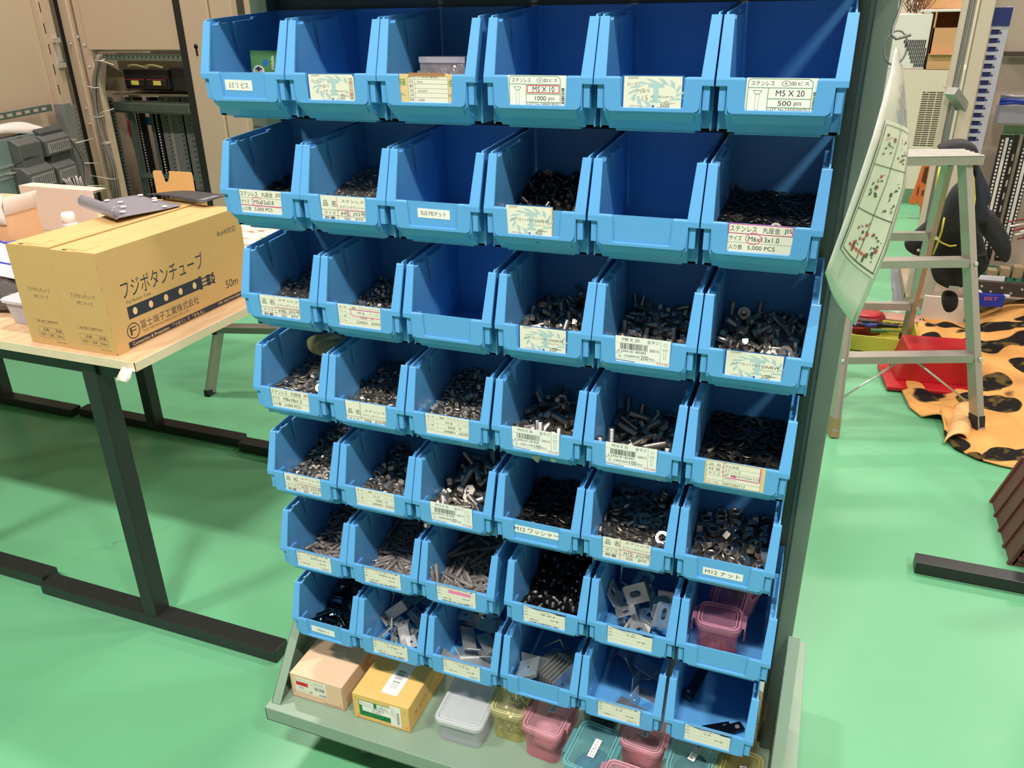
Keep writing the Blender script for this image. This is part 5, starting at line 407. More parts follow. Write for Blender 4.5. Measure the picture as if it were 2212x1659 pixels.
# ---------------------------------------------------------------- the bin rack
ZF = 1.285                       # height of the first row's ears
PX, PZ = .142, .160575
DX = [[-2.3,-4.0,-6.5,.6,-1.7,-3.2],[-1.4,-4.5,-6.8,-4.2,-4.9,-6.8],[6.2,4.5,5.8,7.3,4.9,3.0],[.3,-1.3,-2.4,-1.8,-2.8,-3.7],[1.0,-.1,-2.5,-1.4,-2.8,-4.0],[1.6,-1.0,-2.3,11.6,10.6,8.9],[3.0,.4,.2,1.3,-.2,1.2]]
BW = .1385
def bin_mesh():
    m = MB()
    out = [(0,0),(.0125,0),(.0143,-.0235),(.0160,-.0272),(.0200,-.029),(.1185,-.029),(.1225,-.0272),(.1242,-.0235),(.126,0),(BW,0),(BW,.073),(.1268,.073),(.1238,.0095),
           (.1085,.0095),(.1068,.0080),(.1052,-.0225),(.1038,-.0243),(.0347,-.0243),(.0333,-.0225),(.0317,.0080),(.0300,.0095),(.0147,.0095),(.0117,.073),(0,.073)]
    b = bmesh.new(); vv = [b.verts.new((x, 0, z)) for x, z in out]; ee = [b.edges.new((vv[i], vv[(i+1) % len(vv)])) for i in range(len(vv))]
    bmesh.ops.triangle_fill(b, use_beauty=True, edges=ee)
    bmesh.ops.bisect_plane(b, geom=b.verts[:]+b.edges[:]+b.faces[:], plane_co=(0, 0, .007), plane_no=(0, 0, 1))
    ex = bmesh.ops.extrude_face_region(b, geom=b.faces[:]); bmesh.ops.translate(b, verts=[q for q in ex['geom'] if isinstance(q, bmesh.types.BMVert)], vec=(0, .0032, 0))
    bmesh.ops.recalc_face_normals(b, faces=b.faces[:])
    rim_e = [e for e in b.edges if len(e.link_faces) == 2 and e.calc_face_angle(0) > .8 and abs(e.verts[0].co.y) < 1e-6 and abs(e.verts[1].co.y) < 1e-6]
    bmesh.ops.bevel(b, geom=rim_e, offset=.0008, segments=2, affect='EDGES', profile=.5)
    for v in b.verts:
        if v.co.z > .007: v.co.y += (v.co.z-.007)*.34
    m.bm(b)
    m.prism([(.027,-.0275),(.1115,-.0275),(.1115,.0090),(.027,.0090)], .0026, .0046, 'y')
    for s in (0, 1):
        X = (lambda a, b_: (a, b_)) if not s else (lambda a, b_: (BW-b_, BW-a))
        # outer wall, inner layer with its wedge-shaped slots and ledge, hopper cheek, shoulder
        rim = .0755
        m.prism([(.026,-.051),(.192,-.051),(.192,.0867),(.0255,rim),(.0240,rim-.0015),(.0022,.0065),(.0022,.0008),(.026,.0008)], *X(.0022, .0047), 'x', bev=.0007)
        m.prism([(.0032,.0010),(.0252,.0682),(.0395,.0690),(.0400,.0715),(.0460,.0720),(.0465,.0700),(.0600,.0712),(.0738,.0245),(.0745,.0722),(.1180,.0752),(.1185,.0778),(.1270,.0783),(.1420,.0300),(.1440,-.049),(.027,-.049),(.027,-.030),(.0034,-.0262)], *X(.0040, .0117), 'x', bev=.0005)
        m.prism([(.0020,-.0285),(.0020,.0010),(.031,.0010),(.031,-.0500),(.010,-.0365)], *X(.0125, .0147), 'x')
        m.box(*X(.0040, .0150), .0265, .0290, -.051, .0012)
        m.box(*X(.0005, .0125), .0015, .0262, -.0002, .0016)
    m.prism([(.0015,-.0290),(.0270,-.0515),(.0290,-.0500),(.0040,-.0275)], .0140, BW-.0140, 'x')
    m.prism([(.0030,-.0305),(.0100,-.0400),(.0120,-.0400),(.0060,-.0300)], .0200, BW-.0200, 'x')
    m.box(.0040, BW-.0040, .0265, .192, -.0510, -.0485)
    m.box(.0215, BW-.0215, .0290, .188, -.0545, -.0505, bev=.001)
    m.box(.0022, BW-.0022, .1892, .1918, -.0510, .0867, bev=.0006)
    m.box(.0300, BW-.0300, .1918, .1965, .0700, .0800)
    return m.mesh('bin_body', BLUE)
BINM = bin_mesh()
def binorg(r, c): return Vector(((c-1)*PX+DX[r-1][c-1]/1000, 0, ZF-(r-1)*PZ))
BIN = {}
BINLAB = {
 (1,1): 'holding a green blister pack, taped label 3ミリ ビス', (1,2): 'with cream 4×10 screw card and nothing visible inside', (1,3): 'with brown taped M4 card, clear plastic case inside',
 (1,4): 'with green-framed M5 X 10 card ringed in red', (1,5): 'with cream 5×15 screw card, empty looking', (1,6): 'with green-framed M5 X 20 card, at the top right corner',
 (2,1): 'of flat washers with pink-circled M5x12x0.8 card', (2,2): 'of tiny spring washers with M5 JIS 2 card', (2,3): 'empty, with white label SUS M5ナット',
 (2,4): 'of cross-head bolts with cream 6×15 card', (2,5): 'empty, with no card in its holder, second row', (2,6): 'of flat washers with pink-marked M6x13x1.0 card',
 (3,1): 'of spring washers with M6 JIS 2 card', (3,2): 'of small nuts with M 6 card, 1500 pieces', (3,3): 'nearly empty and without a card, third row, one bolt inside',
 (3,4): 'of washer bolts with cream 8×15 card', (3,5): 'of hex bolts with barcode card M8 X 20', (3,6): 'of washer bolts with cream 8×20 card',
 (4,1): 'of flat washers with M8x18x1.2 card and a plastic bag', (4,2): 'of spring washers with M08 JIS 2 card', (4,3): 'of hex nuts with M 8 card, 600 pieces',
 (4,4): 'of hex bolts with barcode card M10 X 30', (4,5): 'of hex bolts with barcode card M10 X 35', (4,6): 'of large flat washers with boxed pink-marked card',
 (5,1): 'of spring washers with M10 JIS 2 card', (5,2): 'of hex nuts with M 10 card, 300 pieces', (5,3): 'of long hex bolts with barcode card M12 X 35',
 (5,4): 'of large washers with tape label M12 ワッシャー', (5,5): 'of big spring washers with M12 JIS 2 card', (5,6): 'of big nuts with tape label M12 ナット',
 (6,1): 'of short grey sleeves with IMPX-4-20 card', (6,2): 'of medium grey sleeves with IMPX-4-30 card', (6,3): 'of long grey rods with pink-marked IMPX-4-60 card',
 (6,4): 'of black rubber grommets with SB-20-6 card', (6,5): 'of slotted angle brackets with V-32 card', (6,6): 'holding pink plastic containers, no card in its holder',
 (7,1): 'of dark shiny clips with white label HDV-1', (7,2): 'of bent brackets with V-3-60 card', (7,3): 'of large bent brackets with V-3-76 card',
 (7,4): 'of nested bent brackets, bottom row, no card', (7,5): 'with a few upright brackets and V-4 card', (7,6): 'with long strap brackets and V-6 card'}
for r in range(0, 8):
    for c in range(1, 7):
        o = empty('storage_bin', binorg(r, c) if r else Vector(((c-1)*PX, 0, ZF+PZ)),
                  ('blue plastic bin '+BINLAB[(r, c)]) if r else 'blue plastic bin of the row above the picture', 'storage bin', 'blue bins hung on the rack' if r else 'blue bins above the picture')
        BIN[(r, c)] = o; inst('bin_body', BINM, (0, 0, 0), parent=o)

# ---- rack: uprights, panel, deck, gussets, casters
rack = empty('bin_rack', (.42, .2, .15), 'green steel mobile rack carrying the rows of blue bins', 'storage rack')
def rp(mb, name, mats, lab=None):
    o = mb.build(name, mats, rack); o.location = -rack.location
    if lab: o['label'] = lab
    return o
ZD = .148
m = MB(); m.box(-.006, .862, .1972, .1990, .30, 1.56)
for k in range(34):                                   # louvred slots of the panel
    z = .34+k*.0357; m.box(.02, .84, .1955, .1975, z, z+.012, 0)
rp(m, 'back_panel', PANEL)
for x0, x1 in ((-.030, .002), (.8625, .8875)):
    m = MB(); m.box(x0, x1, .165, .245, ZD, 1.58, bev=.002)
    rp(m, 'upright', PANEL)
m = MB(); m.box(.8565, .8625, .178, .235, ZD, 1.56, bev=.001); rp(m, 'panel_edge', PANEL)
m = MB(); m.box(-.03, .8875, .165, .245, 1.50, 1.58, bev=.002); rp(m, 'top_rail', PANEL)
m = MB(); yf, yb = -.066, .475; xl, xr = -.041, .93
m.box(xl, xr, yf, yb, ZD-.003, ZD, bev=.0012); m.box(xl, xr, yf, yf+.002, ZD-.032, ZD-.0015, bev=.0007); m.box(xl, xl+.002, yf, yb, ZD-.032, ZD-.001); m.box(xr-.002, xr, yf, yb, ZD-.032, ZD-.001); m.box(xl, xr, yb-.002, yb, ZD-.032, ZD-.001)
m.box(xl, xr, yf, yf+.02, ZD-.032, ZD-.030)
rp(m, 'deck', SAGE)
for x, s in ((-.0335, 1), (.8825, 1)):
    m = MB(); g = .018
    pl = [(.165, .413), (.165, ZD+.001), (-.052, ZD+.001)]
    m.prism(pl, x-.0015, x, 'x')
    # folded front flange
    a = Vector((x, .165, .413)); b = Vector((x, -.052, ZD+.001))
    m.raw([(x-.0015, a.y, a.z), (x+g, a.y, a.z), (x+g, b.y, b.z), (x-.0015, b.y, b.z), (x-.0015, a.y+.002, a.z), (x+g, a.y+.002, a.z), (x+g, b.y+.002, b.z), (x-.0015, b.y+.002, b.z)],
          [[0,1,2,3],[4,5,6,7],[0,1,5,4],[3,2,6,7],[1,2,6,5],[0,3,7,4]])
    rp(m, 'gusset', SAGE)
m = MB(); m.prism(hexpts(.013), 0, .005, 'x', o=(-.0320, .01, ZD+.02)); m.lathe([(.008, 0), (.008, .0015)], 16, M=rotm(0, math.pi/2, 0), o=(-.0325, .01, ZD+.02)); rp(m, 'bolt', ZINC)
m = MB(); m.box(-.0320, -.028, .0, .0015, 0, .0, 0)
# casters
TIRE = mat('caster_tyre', (96, 104, 100), .3, alpha=.9); MINT = mat('mint_casting', (126, 190, 160), .35)
for (x, y) in ((.115, .035), (.78, .035), (.115, .38), (.78, .38)):
    ca = empty('caster', (x-.42, y-.2, .05-.15), parent=rack)
    m = MB(); m.lathe([(.014,-.014),(.040,-.015),(.048,-.011),(.050,0),(.048,.011),(.040,.015),(.014,.014)], 32, M=rotm(0, math.pi/2, .5)); m.build('wheel', TIRE, ca)
    m = MB(); m.lathe([(.006,-.017),(.030,-.0165),(.030,.0165),(.006,.017)], 28, M=rotm(0, math.pi/2, .5)); m.build('hub', ZINC, ca)
    m = MB(); Mx = rotm(0, 0, .5)
    for s in (-1, 1): m.prism([(-.016,-.004),(-.010,-.014),(.010,-.014),(.016,-.004),(.034,.048),(-.024,.048)], s*.021-.0015, s*.021+.0015, 'x', M=Mx)
    m.box(-.024, .024, -.024, .036, .046, .052, M=Mx); m.box(-.04, .04, -.03, .045, .056, .0665, 0, .004, Mx); m.lathe([(.026,.050),(.022,.058)], 20)
    m.build('fork', MINT, ca)
    m = MB(); m.prism(hexpts(.016), .0225, .031, 'x', M=Mx); m.frus(Mx@Vector((.031,0,0)), Mx@Vector((.036,0,0)), .005, .005, 10); m.build('axle_nut', ZINC, ca)

# ---------------------------------------------------------------- heaps of hardware: every loose piece a thing, what lies under them one mass
KN = {'washer': ('flat_washer', 'flat washer', 'steel flat washer'), 'spring': ('spring_washer', 'spring washer', 'split spring washer'), 'nut': ('hex_nut', 'nut', 'steel hex nut'),
      'bolt': ('hex_bolt', 'bolt', 'steel hex bolt'), 'sems': ('washer_bolt', 'bolt', 'hex bolt with captive washer'), 'sleeve': ('grey_sleeve', 'sleeve', 'grey sleeve with wire tip'),
      'rubber': ('rubber_grommet', 'grommet', 'black rubber grommet with screw'), 'slotted': ('angle_bracket', 'bracket', 'slotted steel angle bracket'), 'bent': ('bent_bracket', 'bracket', 'bent zinc strap bracket'), 'upright': ('angle_bracket', 'bracket', 'plain dark angle bracket'), 'clip': ('steel_clip', 'clip', 'dark shiny steel clip')}
WHERE = {(2,1): 'M5x12x0.8', (2,2): 'M5 JIS 2', (2,4): '6×15', (2,6): 'M6x13x1.0', (3,1): 'M6 JIS 2', (3,2): 'M 6 nut', (3,4): '8×15', (3,5): 'M8 X 20', (3,6): '8×20', (4,1): 'M8x18x1.2', (4,2): 'M08', (4,3): 'M 8 nut',
         (4,4): 'M10 X 30', (4,5): 'M10 X 35', (4,6): 'JIS 10 washer', (5,1): 'M10 JIS 2', (5,2): 'M 10 nut', (5,3): 'M12 X 35', (5,4): 'M12 ワッシャー', (5,5): 'M12 JIS 2', (5,6): 'M12 ナット', (6,1): 'IMPX-4-20', (6,2): 'IMPX-4-30',
         (6,3): 'IMPX-4-60', (6,4): 'SB-20-6', (7,1): 'HDV-1'}
QUOTA = {(2,1): 50, (2,6): 65, (4,1): 62, (4,6): 70, (5,4): 50, (2,2): 45, (3,1): 58, (4,2): 60, (5,1): 72, (5,5): 64, (3,2): 90, (4,3): 88, (2,4): 84}
def floorz(y): return max(-.0480, -.0270-max(0, y-.0045)*.92)
def keepin(p, R):
    p.y = max(p.y, .0050+R*.45)
    if p.y < .035: p.z = max(p.z, floorz(p.y)+R*.62)
for (r, c), nums in HEAPS.items():
    df, db = nums[0]*10, nums[1]*10; n = (len(nums)-2)//6
    cols = [nums[2+i::6] for i in range(6)]
    QS = []
    for k in range(n):
        i_, j_, k_ = (cols[q][k]/50 for q in (3, 4, 5)); QS.append(Quaternion((math.sqrt(max(0, 1-i_*i_-j_*j_-k_*k_)), i_, j_, k_)).normalized())
    kind, _, zf, zb, t = PILES[(r, c)]; it = ITEMS[kind]()
    fam = next(k for k in KN if kind.startswith(k)); nm, cat, desc = KN[fam]
    dark = (r, c) in ((2, 1), (2, 4), (2, 6), (4, 6), (5, 4))
    mats = {'sleeve': [SLEEVE, ZINC], 'rubber': [RUB, ZINC], 'clip': [CLIPM], 'slotted': [ZINC], 'bent': [ZINC, INKD], 'upright': [ZINC, INKD]}.get(fam, [DSTEEL if dark else STEEL, INKD])
    me = it.mesh(nm, mats); R = max(v.length for v in it.v); og = binorg(r, c); under = MB()
    ord_ = ('', 'first', 'second', 'third', 'fourth', 'fifth', 'sixth', 'seventh')
    lab = '%s heaped in the blue bin, %s row, %s column' % (desc, ord_[r], ord_[c]); grp = '%ss in the bin of the %s row, %s column' % (cat, ord_[r], ord_[c])
    PT = []
    for k in range(n):
        p = Vector((cols[0][k]/4000, cols[1][k]/4000, cols[2][k]/4000)); keepin(p, R); PT.append(p)
    cover = [sum(1 for w in PT if w.z > p.z+R*.25 and (w.x-p.x)**2+(w.y-p.y)**2 < (R*.9)**2) for p in PT]
    order = sorted(range(n), key=lambda k: (min(cover[k], 3), (og+PT[k]-CAM).length))
    top = set(order[:QUOTA.get((r, c), n)])                   # the pieces that show; the others join the mass below
    for k in range(n):
        if k in top:
            o = inst(nm, me, og+PT[k], QS[k]); o['label'] = lab; o['category'] = cat; o['group'] = grp
        else: under.raw(it.v, it.f, 0, False, QS[k].to_matrix(), PT[k])
    if fam in ('slotted', 'bent', 'upright'): continue
    # the rest of the heap: the same pieces again, below and between
    lowz = max(zf-t, -.046); hz = max(zb-t, -.046); rr = random.Random(r*10+c)
    for k, ps in [(k, ps) for ps in range({'sleeve': 4, 'bolt': 2}.get(fam, 1)) for k in range(n)]:
        p = Vector((.1385-cols[0][k]/4000, cols[1][k]/4000, cols[2][k]/4000)); p.z -= min(R*.8, .009)+rr.uniform(0, .003)
        if ps: p.x += rr.uniform(-.03, .03); p.y += rr.uniform(-.02, .02); p.z += .004*(fam == 'sleeve')
        Rr = min(R, .011)
        if p.z < floorz(p.y)+Rr*.6 or p.y < R*.7+.004 or p.x < .012+R*.75 or p.x > .1265-R*.75: continue
        q = QS[k]; q = Quaternion((0, 0, 1), rr.uniform(0, 6)) @ q
        under.raw(it.v, it.f, 0, False, q.to_matrix(), p)
    g = []
    for i in range(13):
        y = .006+.1815*i/12; base = (lowz+df*1e-5)+((hz+db*1e-5)-(lowz+df*1e-5))*min(1, max(0, (y-.03)/.13))-(.009 if fam == 'sleeve' else .002)
        row = []
        for j in range(9):
            x = .0125+.1135*j/8; row.append((x, y, max(base+rr.uniform(-.0015, .0015), floorz(y)+.001)))
        g.append(row)
    if y: under.sheet(g, 0, 0, False)
    o = under.build(nm, [mats[0]]); o.location = og; tag(o, 'mass of %ss filling the bin, %s row, %s column' % (cat, ord_[r], ord_[c]), cat, None, 'stuff')

# ---------------------------------------------------------------- cards and tape labels on the bin fronts
def card(r, c, P, x0, z0, y=.0020, tilt=0, nm='label_card'):
    M = Matrix.Translation((x0, y, z0)) @ Matrix(((1,0,0,0),(0,0,-1,0),(0,1,0,0),(0,0,0,1))) @ Matrix.Rotation(tilt, 4, 'Z')
    return P.build(nm, BIN[(r, c)], M=M)
def gear(r, c, x0, w, z0, h, kind, size, qty, lot, cut=0, side=0):
    P = Print(w, h, .0004, CYANB); P.rect(.03-.03*(side < 0), .975, .0, .965, PAPER)
    cu, cv, a, b = .56, .46+cut, .34, .30                       # the pale blue disc of flames round a T
    for k in range(14):
        t = 6.2832*k/14; t2 = t+.30; t3 = t+.62
        P.poly([(cu+a*math.cos(t), cv+b*math.sin(t)), (cu+a*1.30*math.cos(t2+.1), cv+b*1.42*math.sin(t2+.1)), (cu+a*1.38*math.cos(t3), cv+b*1.55*math.sin(t3)), (cu+a*1.08*math.cos(t2+.12), cv+b*1.1*math.sin(t2+.12)), (cu+a*math.cos(t2), cv+b*math.sin(t2))], PALEB)
    P.ring(cu, cv, a, b, .0006, PALEB); P.rect(cu-.13, cu+.13, cv+.16, cv+.28, PALEB); P.rect(cu-.045, cu+.045, cv-.28, cv+.16, PALEB); P.rect(cu-.09, cu+.09, cv-.30, cv-.22, PALEB)
    P.text('SUSXM7', .10, .27, .88, .95); 
    if kind[0] == '(':
        P.text('ローラー', .09, .30, .67, .76); P.text('(+)なべ', .24, .46, .43, .60); P.text('SWRW', .47, .80, .42, .56)
    else: P.text('(+)アプセットボルト', .13, .62, .42, .56); P.text('SWRW', .63, .93, .42, .54)
    P.text(size, .18, .43, .22, .38); P.text('座金組込(P=3)', .48, .84, .29, .39); P.text(qty, .64, .79, .03, .14); P.text(lot, .13, .35, .02, .08, GREY)
    P.text('Since 1972', .30, .46, .00, .05, CYANB); P.disc(.52, .04, .025, .05, CYANB); P.text('MADE IN JAPAN', .58, .78, -.0, .04, CYANB)
    if side > 0: P.rect(.975, 1.0, 0, .97, CARD)
    return card(r, c, P, x0, z0)
gear(1, 2, .0335, .071, -.0245, .0335, '(', '4×10', '1,000', '', .02)
gear(1, 5, .0340, .071, -.0245, .0355, '(', '5×15', '500', 'L00010216')
gear(2, 4, .0290, .066, -.0243, .0385, 'u', '6×15', '400', 'L00020263', side=1)
gear(3, 4, .0350, .070, -.0245, .0345, 'u', '8×15', '200', 'L00034026', -.02)
gear(3, 6, .0335, .073, -.0245, .0350, 'u', '8×20', '200', 'L00006702', -.02)
P = Print(.009, .030, .0004, PAPER); P.vbars(.15, .8, .05, .95, 26, 5, BROWN); card(1, 2, P, .0960, -.0243, .0012)
def greencard(r, c, x0, w, size, qty, lot, mark):
    P = Print(w, .034, .0004, PAPERW); R = .90 if mark else .93
    for a in ((.03, .0, .03, .90), (.03, .90, .06, .97), (.06, .97, R-.06, .97), (R-.06, .97, R, .88), (R, .88, R, 0)): P.line(*a, .0006, GRN)
    P.text('ステンレス', .07, .40, .76, .90); P.text('⊕皿ビス', .50, R-.05, .75, .92)
    P.line(.03, .70, R, .70, .0006, GRN); P.line(.32, .70, .32, 0, .0006, GRN); P.line(.32, .37, R, .37, .0006, GRN); P.line(.32, .10, R, .10, .0006, GRN)
    P.poly([(.10, .62), (.24, .62), (.20, .50), (.14, .50)], GREY); P.poly([(.115, .60), (.225, .60), (.195, .515), (.145, .515)], PAPERW); P.frame(.145, .195, .02, .50, .0003, GREY)
    if mark: P.frame(.34, R-.02, .42, .66, .0010, REDI)
    P.text(size, .43, R-.10, .45, .63); P.text(qty, .47, .66, .16, .31); P.text('pcs', .70, .80, .14, .27); P.text('LOT No.'+lot, .34, R-.02, -.0, .08)
    P.vbars(R+.02, R+.07, .05, .60, 22, 3)
    return card(r, c, P, x0, -.0245)
greencard(1, 4, .0315, .0745, 'M5 X 10', '1000', '24B0818502', 1)
greencard(1, 6, .0330, .0745, 'M5 X 20', '500', '23G0200701', 0)
P = Print(.0745, .0340, .0004, mat('card_tan', (226, 196, 140), .6)); P.rect(.16, .91, .0, .90, PAPER); P.text('篠', -.02+.02, .12, .58, .84, GRN); P.text('会', .92, 1.0, .56, .84, GRN); P.text('RL', .02, .10, .22, .32, GREY); P.text('ble', .92, .99, .22, .32, GREY)
P.text('皿ビスナット M4 XM7 焼付防止', .17, .74, .84, .93)
for i, (a, b_) in enumerate((('呼径', 'M-4'), ('種別', ''), ('材質', 'SUSXM7'), ('お得', ''), ('数量', '5000'))):
    v = .68-.16*i; P.line(.16, v+.13, .91, v+.13, .0003); P.text(a, .18, .26, v, v+.10); P.text(b_, .34, .34+.03*len(b_)+.001, v, v+.08)
P.line(.29, .0, .29, .81, .0003); P.rect(.18, .86, .93, 1.04, BROWN); P.rect(.18, .80, .0, .07, BROWN); P.frame(.16, .91, .0, .90, .0003)
card(1, 3, P, .0325, -.0245)
def tape(r, c, x0, z0, w, h, txt, u0=.10, u1=.90, v0=.25, v1=.78, tilt=0, y=.0023):
    P = Print(w, h, .0003, PAPERW); P.text(txt, u0, u1, v0, v1); return card(r, c, P, x0, z0, y, tilt, 'tape_label')
tape(1, 1, .0380, -.0140, .0450, .0135, '3ミリ ビス', .14, .86, .20, .78, -.02)
tape(2, 3, .0465, -.0125, .0480, .0125, 'SUS M5ナット', .10, .88, .25, .78, -.01)
tape(5, 4, .0330, -.0130, .0720, .0125, 'M12 ワッシャー', .0, 1.0, .18, .86)
tape(5, 6, .0410, -.0180, .0560, .0120, 'M12 ナット', .06, .93, .2, .82)
tape(7, 1, .0400, -.0155, .0500, .0130, 'HDV-1', .26, .74, .30, .70, -.02)
def jis(r, c, x0, z0, size, qty, ring, wave=0):
    P = Print(.073, .0335, .0004, PAPER); P.line(0, .66, 1, .66, .0003); P.line(0, .335, 1, .335, .0003)
    P.text('ステンレス', .02, .44, .72, .92); P.text('丸座金', .53, .80, .72, .93); P.text('JIS', .86, .98, .73, .92)
    P.text('サイズ', .02, .22, .40, .58); P.text(size, .32, .80, .40, .58); P.text('入り数', .02, .24, .08, .26); P.text(qty, .32, .75, .08, .25)
    if ring: P.ring(.40, .50, .12, .20, .0009, PINK)
    if ring == 1: P.line(.02, .33, .98, .31, .0012, PINK)
    if ring == 2: P.frame(.0, .99, .66, .99, .0010, PINK)
    return card(r, c, P, x0, z0)
jis(2, 1, .0330, -.0245, 'M5x12x0.8', '5,000 PCS', 1); jis(2, 6, .0330, -.0245, 'M6x13x1.0', '5,000 PCS', 2); jis(4, 1, .0330, -.0245, 'M8x18x1.2', '2,000 PCS', 0)
def springcard(r, c, size, qty, low, red, z0=-.0245, h=.033):
    P = Print(.072, h, .0004, PAPER); a = low
    P.line(.37, 1, .37, 0, .0006, red or INK); P.line(0, .40+a, 1, .40+a, .0005); P.line(0, .16+a, 1, .16+a, .0004)
    P.text('品', .05, .16, .55+a, .80+a); P.text('名', .24, .35, .55+a, .80+a); P.text('ステンレス', .47, .97, .75+a, .86+a); P.text('スプリングワッシャー', .42, 1.0, .50+a, .62+a)
    P.text('サイズ', .06, .32, .22+a, .34+a); P.text(size, .45, .62, .20+a, .34+a); P.text('JIS2号', .70, .99, .19+a, .36+a)
    if a > -.02: P.text('数量', .06, .30, max(0, a-.02), .12+a); P.text(qty, .50, .64, max(0, a-.02), .11+a); P.text('pcs', .76, .92, max(0, a-.02), .12+a)
    if red: P.line(.40, .45+a, 1, .43+a, .0007, PINK); P.ring(.53, .27+a, .12, .12, .0006, PINK, -1.5, 1.6)
    return card(r, c, P, .0335, z0)
springcard(2, 2, 'M5', '7000', 0, REDI); springcard(3, 1, 'M6', '3000', .02, REDI); springcard(4, 2, 'M08', '', -.20, None); springcard(5, 1, 'M10', '800', .04, REDI)
springcard(5, 5, 'M12', '550', .10, REDI, -.0245, .036)
def nutcard(r, c, size, qty, l1, l2, pk):
    P = Print(.072, .0335, .0004, PAPER)
    for v in (.78, .56, .36): P.line(0, v, 1, v-.0, .0002, GREY)
    P.line(.27, .98, .27, .14, .0002, GREY); P.line(0, .14, 1, .14, .0002, GREY)
    for i, t in enumerate(('品 名', 'サイズ', '入 数', 'ロットNo.')): P.text(t, .03, .20, .83-.21*i, .92-.21*i, GREY)
    P.text('304', .33, .43, .82, .93); P.text('ステンレス ナット', .50, .97, .84, .94, GREY); P.text(size, .47, .62, .61, .72); P.text('(コート付)', .73, .96, .61, .71, GREY); P.text(qty, .52, .68, .40, .51); P.text('個', .76, .82, .41, .52, GREY)
    P.text(l1, .42, .68, .17, .29); P.text(l2, .77, .98, .17, .29)
    if pk: P.line(.28, .80, .98, .80, .0009, PINK); P.line(.29, .80, .33, .48, .0009, PINK); P.line(.33, .48, .98, .48, .0009, PINK)
    return card(r, c, P, .0335, -.0245)
nutcard(3, 2, 'M 6', '1500', '220601', '6N941', 1); nutcard(4, 3, 'M 8', '600', '240801', '6Z292', 0); nutcard(5, 2, 'M 10', '300', '240401', '6T825', 0)
def barcard(r, c, size, code, lot, qty, z0=-.0245, x0=.032, h=.036):
    P = Print(.073, h, .0004, PAPERW)
    P.text(size, .13, .44, .82, .94); P.text('全ネジ', .58, .80, .81, .95); P.line(.83, 1, .83, .13, .0003); P.line(.0, .74, .62, .74, .0002); P.line(0, .13, 1, .13, .0002)
    P.bars(.10, .60, .50, .73, 34, r*7+c); P.text(code, .05, .57, .38, .47); P.text('20015', .63, .80, .50, .60); P.text('ロット', .02, .13, .30, .38); P.text('NO', .07, .12, .18, .26); P.text(lot, .17, .46, .20, .29); P.text(qty, .48, .62, .16, .32); P.text('PCS', .64, .73, .17, .25)
    P.poly([(.02, .05), (.38, .02), (.38, .045), (.02, .075)], CYANB)
    P.text('TIVIE', .76, .98, .03, .11, REDI)
    P.ring(.91, .83, .035, .06, .0003, INK, n=6); P.frame(.89, .93, .28, .62, .0003); P.frame(.87, .95, .62, .67, .0003)
    return card(r, c, P, x0, z0, .0014)
barcard(3, 5, 'M8 X 20', '4 549618 185083', 'C530409102', '200'); barcard(4, 4, 'M10 X 30', '4 549618 185458', 'C462111901', '100'); barcard(4, 5, 'M10 X 35', '4 549618 185465', 'C443010202', '100'); barcard(5, 3, 'M12 X 35', '4 549618 181993', 'C440805402', '100')
P = Print(.078, .037, .0004, mat('card_tan', (226, 196, 140), .6)); P.rect(.03, .94, .0, .97, PAPER)
for i, (a, b_, w) in enumerate((('品 名', '平丸座金', .25), ('材 質', 'ステンレス', .28), ('サイズ', 'JIS 10(10.5x22x1.5)', .62), ('入 数', '1000pcs', .23), ('ロットNo.', '0003286713', .38))):
    v = .79-.185*i; P.line(.03, v-.03, .94, v-.03, .0003); P.text(a, .06, .26, v, v+.11); P.text(b_, .33, .33+w*.95, v, v+.11)
P.line(.31, .97, .31, .0, .0003); P.frame(.03, .94, 0, .97, .0003); P.line(.92, .95, .92, .38, .0014, PINK); P.line(.34, .38, .92, .36, .0010, PINK); P.ring(.34, .70, .04, .3, .0009, PINK, 1.6, 4.7); P.disc(.49, .46, .05, .06, mat('marker_pale_pink', (240, 130, 180), .6)); P.text('10(', .45, .52, .42, .53)
card(4, 6, P, .0300, -.0265, -.0002)
def small(r, c, name, a, b_, d, e='', pink=0, x0=.0335, crump=0, z0=-.0245, h=.031):
    P = Print(.071, h, .0004, PAPER); P.line(.10, .9, .10, .1, .0002, GREY)
    if not crump: P.rect(0, .82, .955, .99, INK); P.rect(.85, .93, .93, .985, INK)
    else: P.poly([(0, 1), (.3, .90), (.6, .93), (1, .86), (1, 1)], CYANB); P.rect(.78, .93, .86, .93, INK)
    for v in (.86, .66, .44, .22): P.line(0, v, 1, v, .00015, GREY)
    for i in range(3): P.text('品番', .015, .085, .83-.2*i, .91-.2*i, GREY)
    if pink: P.rect(.30, .88, .62, .83, mat('marker_pale_pink', (240, 130, 180), .6))
    P.text('ネグロス 電工', .32, .64, .80, .87, GREY); P.text(name, .42, .42+.048*len(name), .62, .74); P.text(a, .66, .84, .36, .48)
    if b_: P.text(b_, .16, .36, .18, .28)
    if d: P.text(d, .70, .92, .06, .15)
    if e: P.bars(.12, .86, .0, .10, 40, r*3+c)
    return card(r, c, P, x0, z0)
small(6, 1, 'IMPX-4-20', '200 本', '045-28', '220805'); small(6, 2, 'IMPX-4-30', '200 本', '045-28', '223045', '1'); small(6, 3, 'IMPX-4-60', '200 本', '045-28', '230712', '1', 1)
small(6, 4, 'SB 20-6', '50 個', 'M0212', '', '1', 0, .0335, 1); small(6, 5, 'V-32', '50 個', '', '', '', 0, .0335, 1)
small(7, 2, 'V-3-60', '50 個', '035-10', '223045', '1'); small(7, 3, 'V-3-76', '60 個', '035-15', '228945'); small(7, 5, 'V-4', '200 個', '100 /', '200014'); small(7, 6, 'V-6', '20 個', '', '', '', 0, .0335, 1)

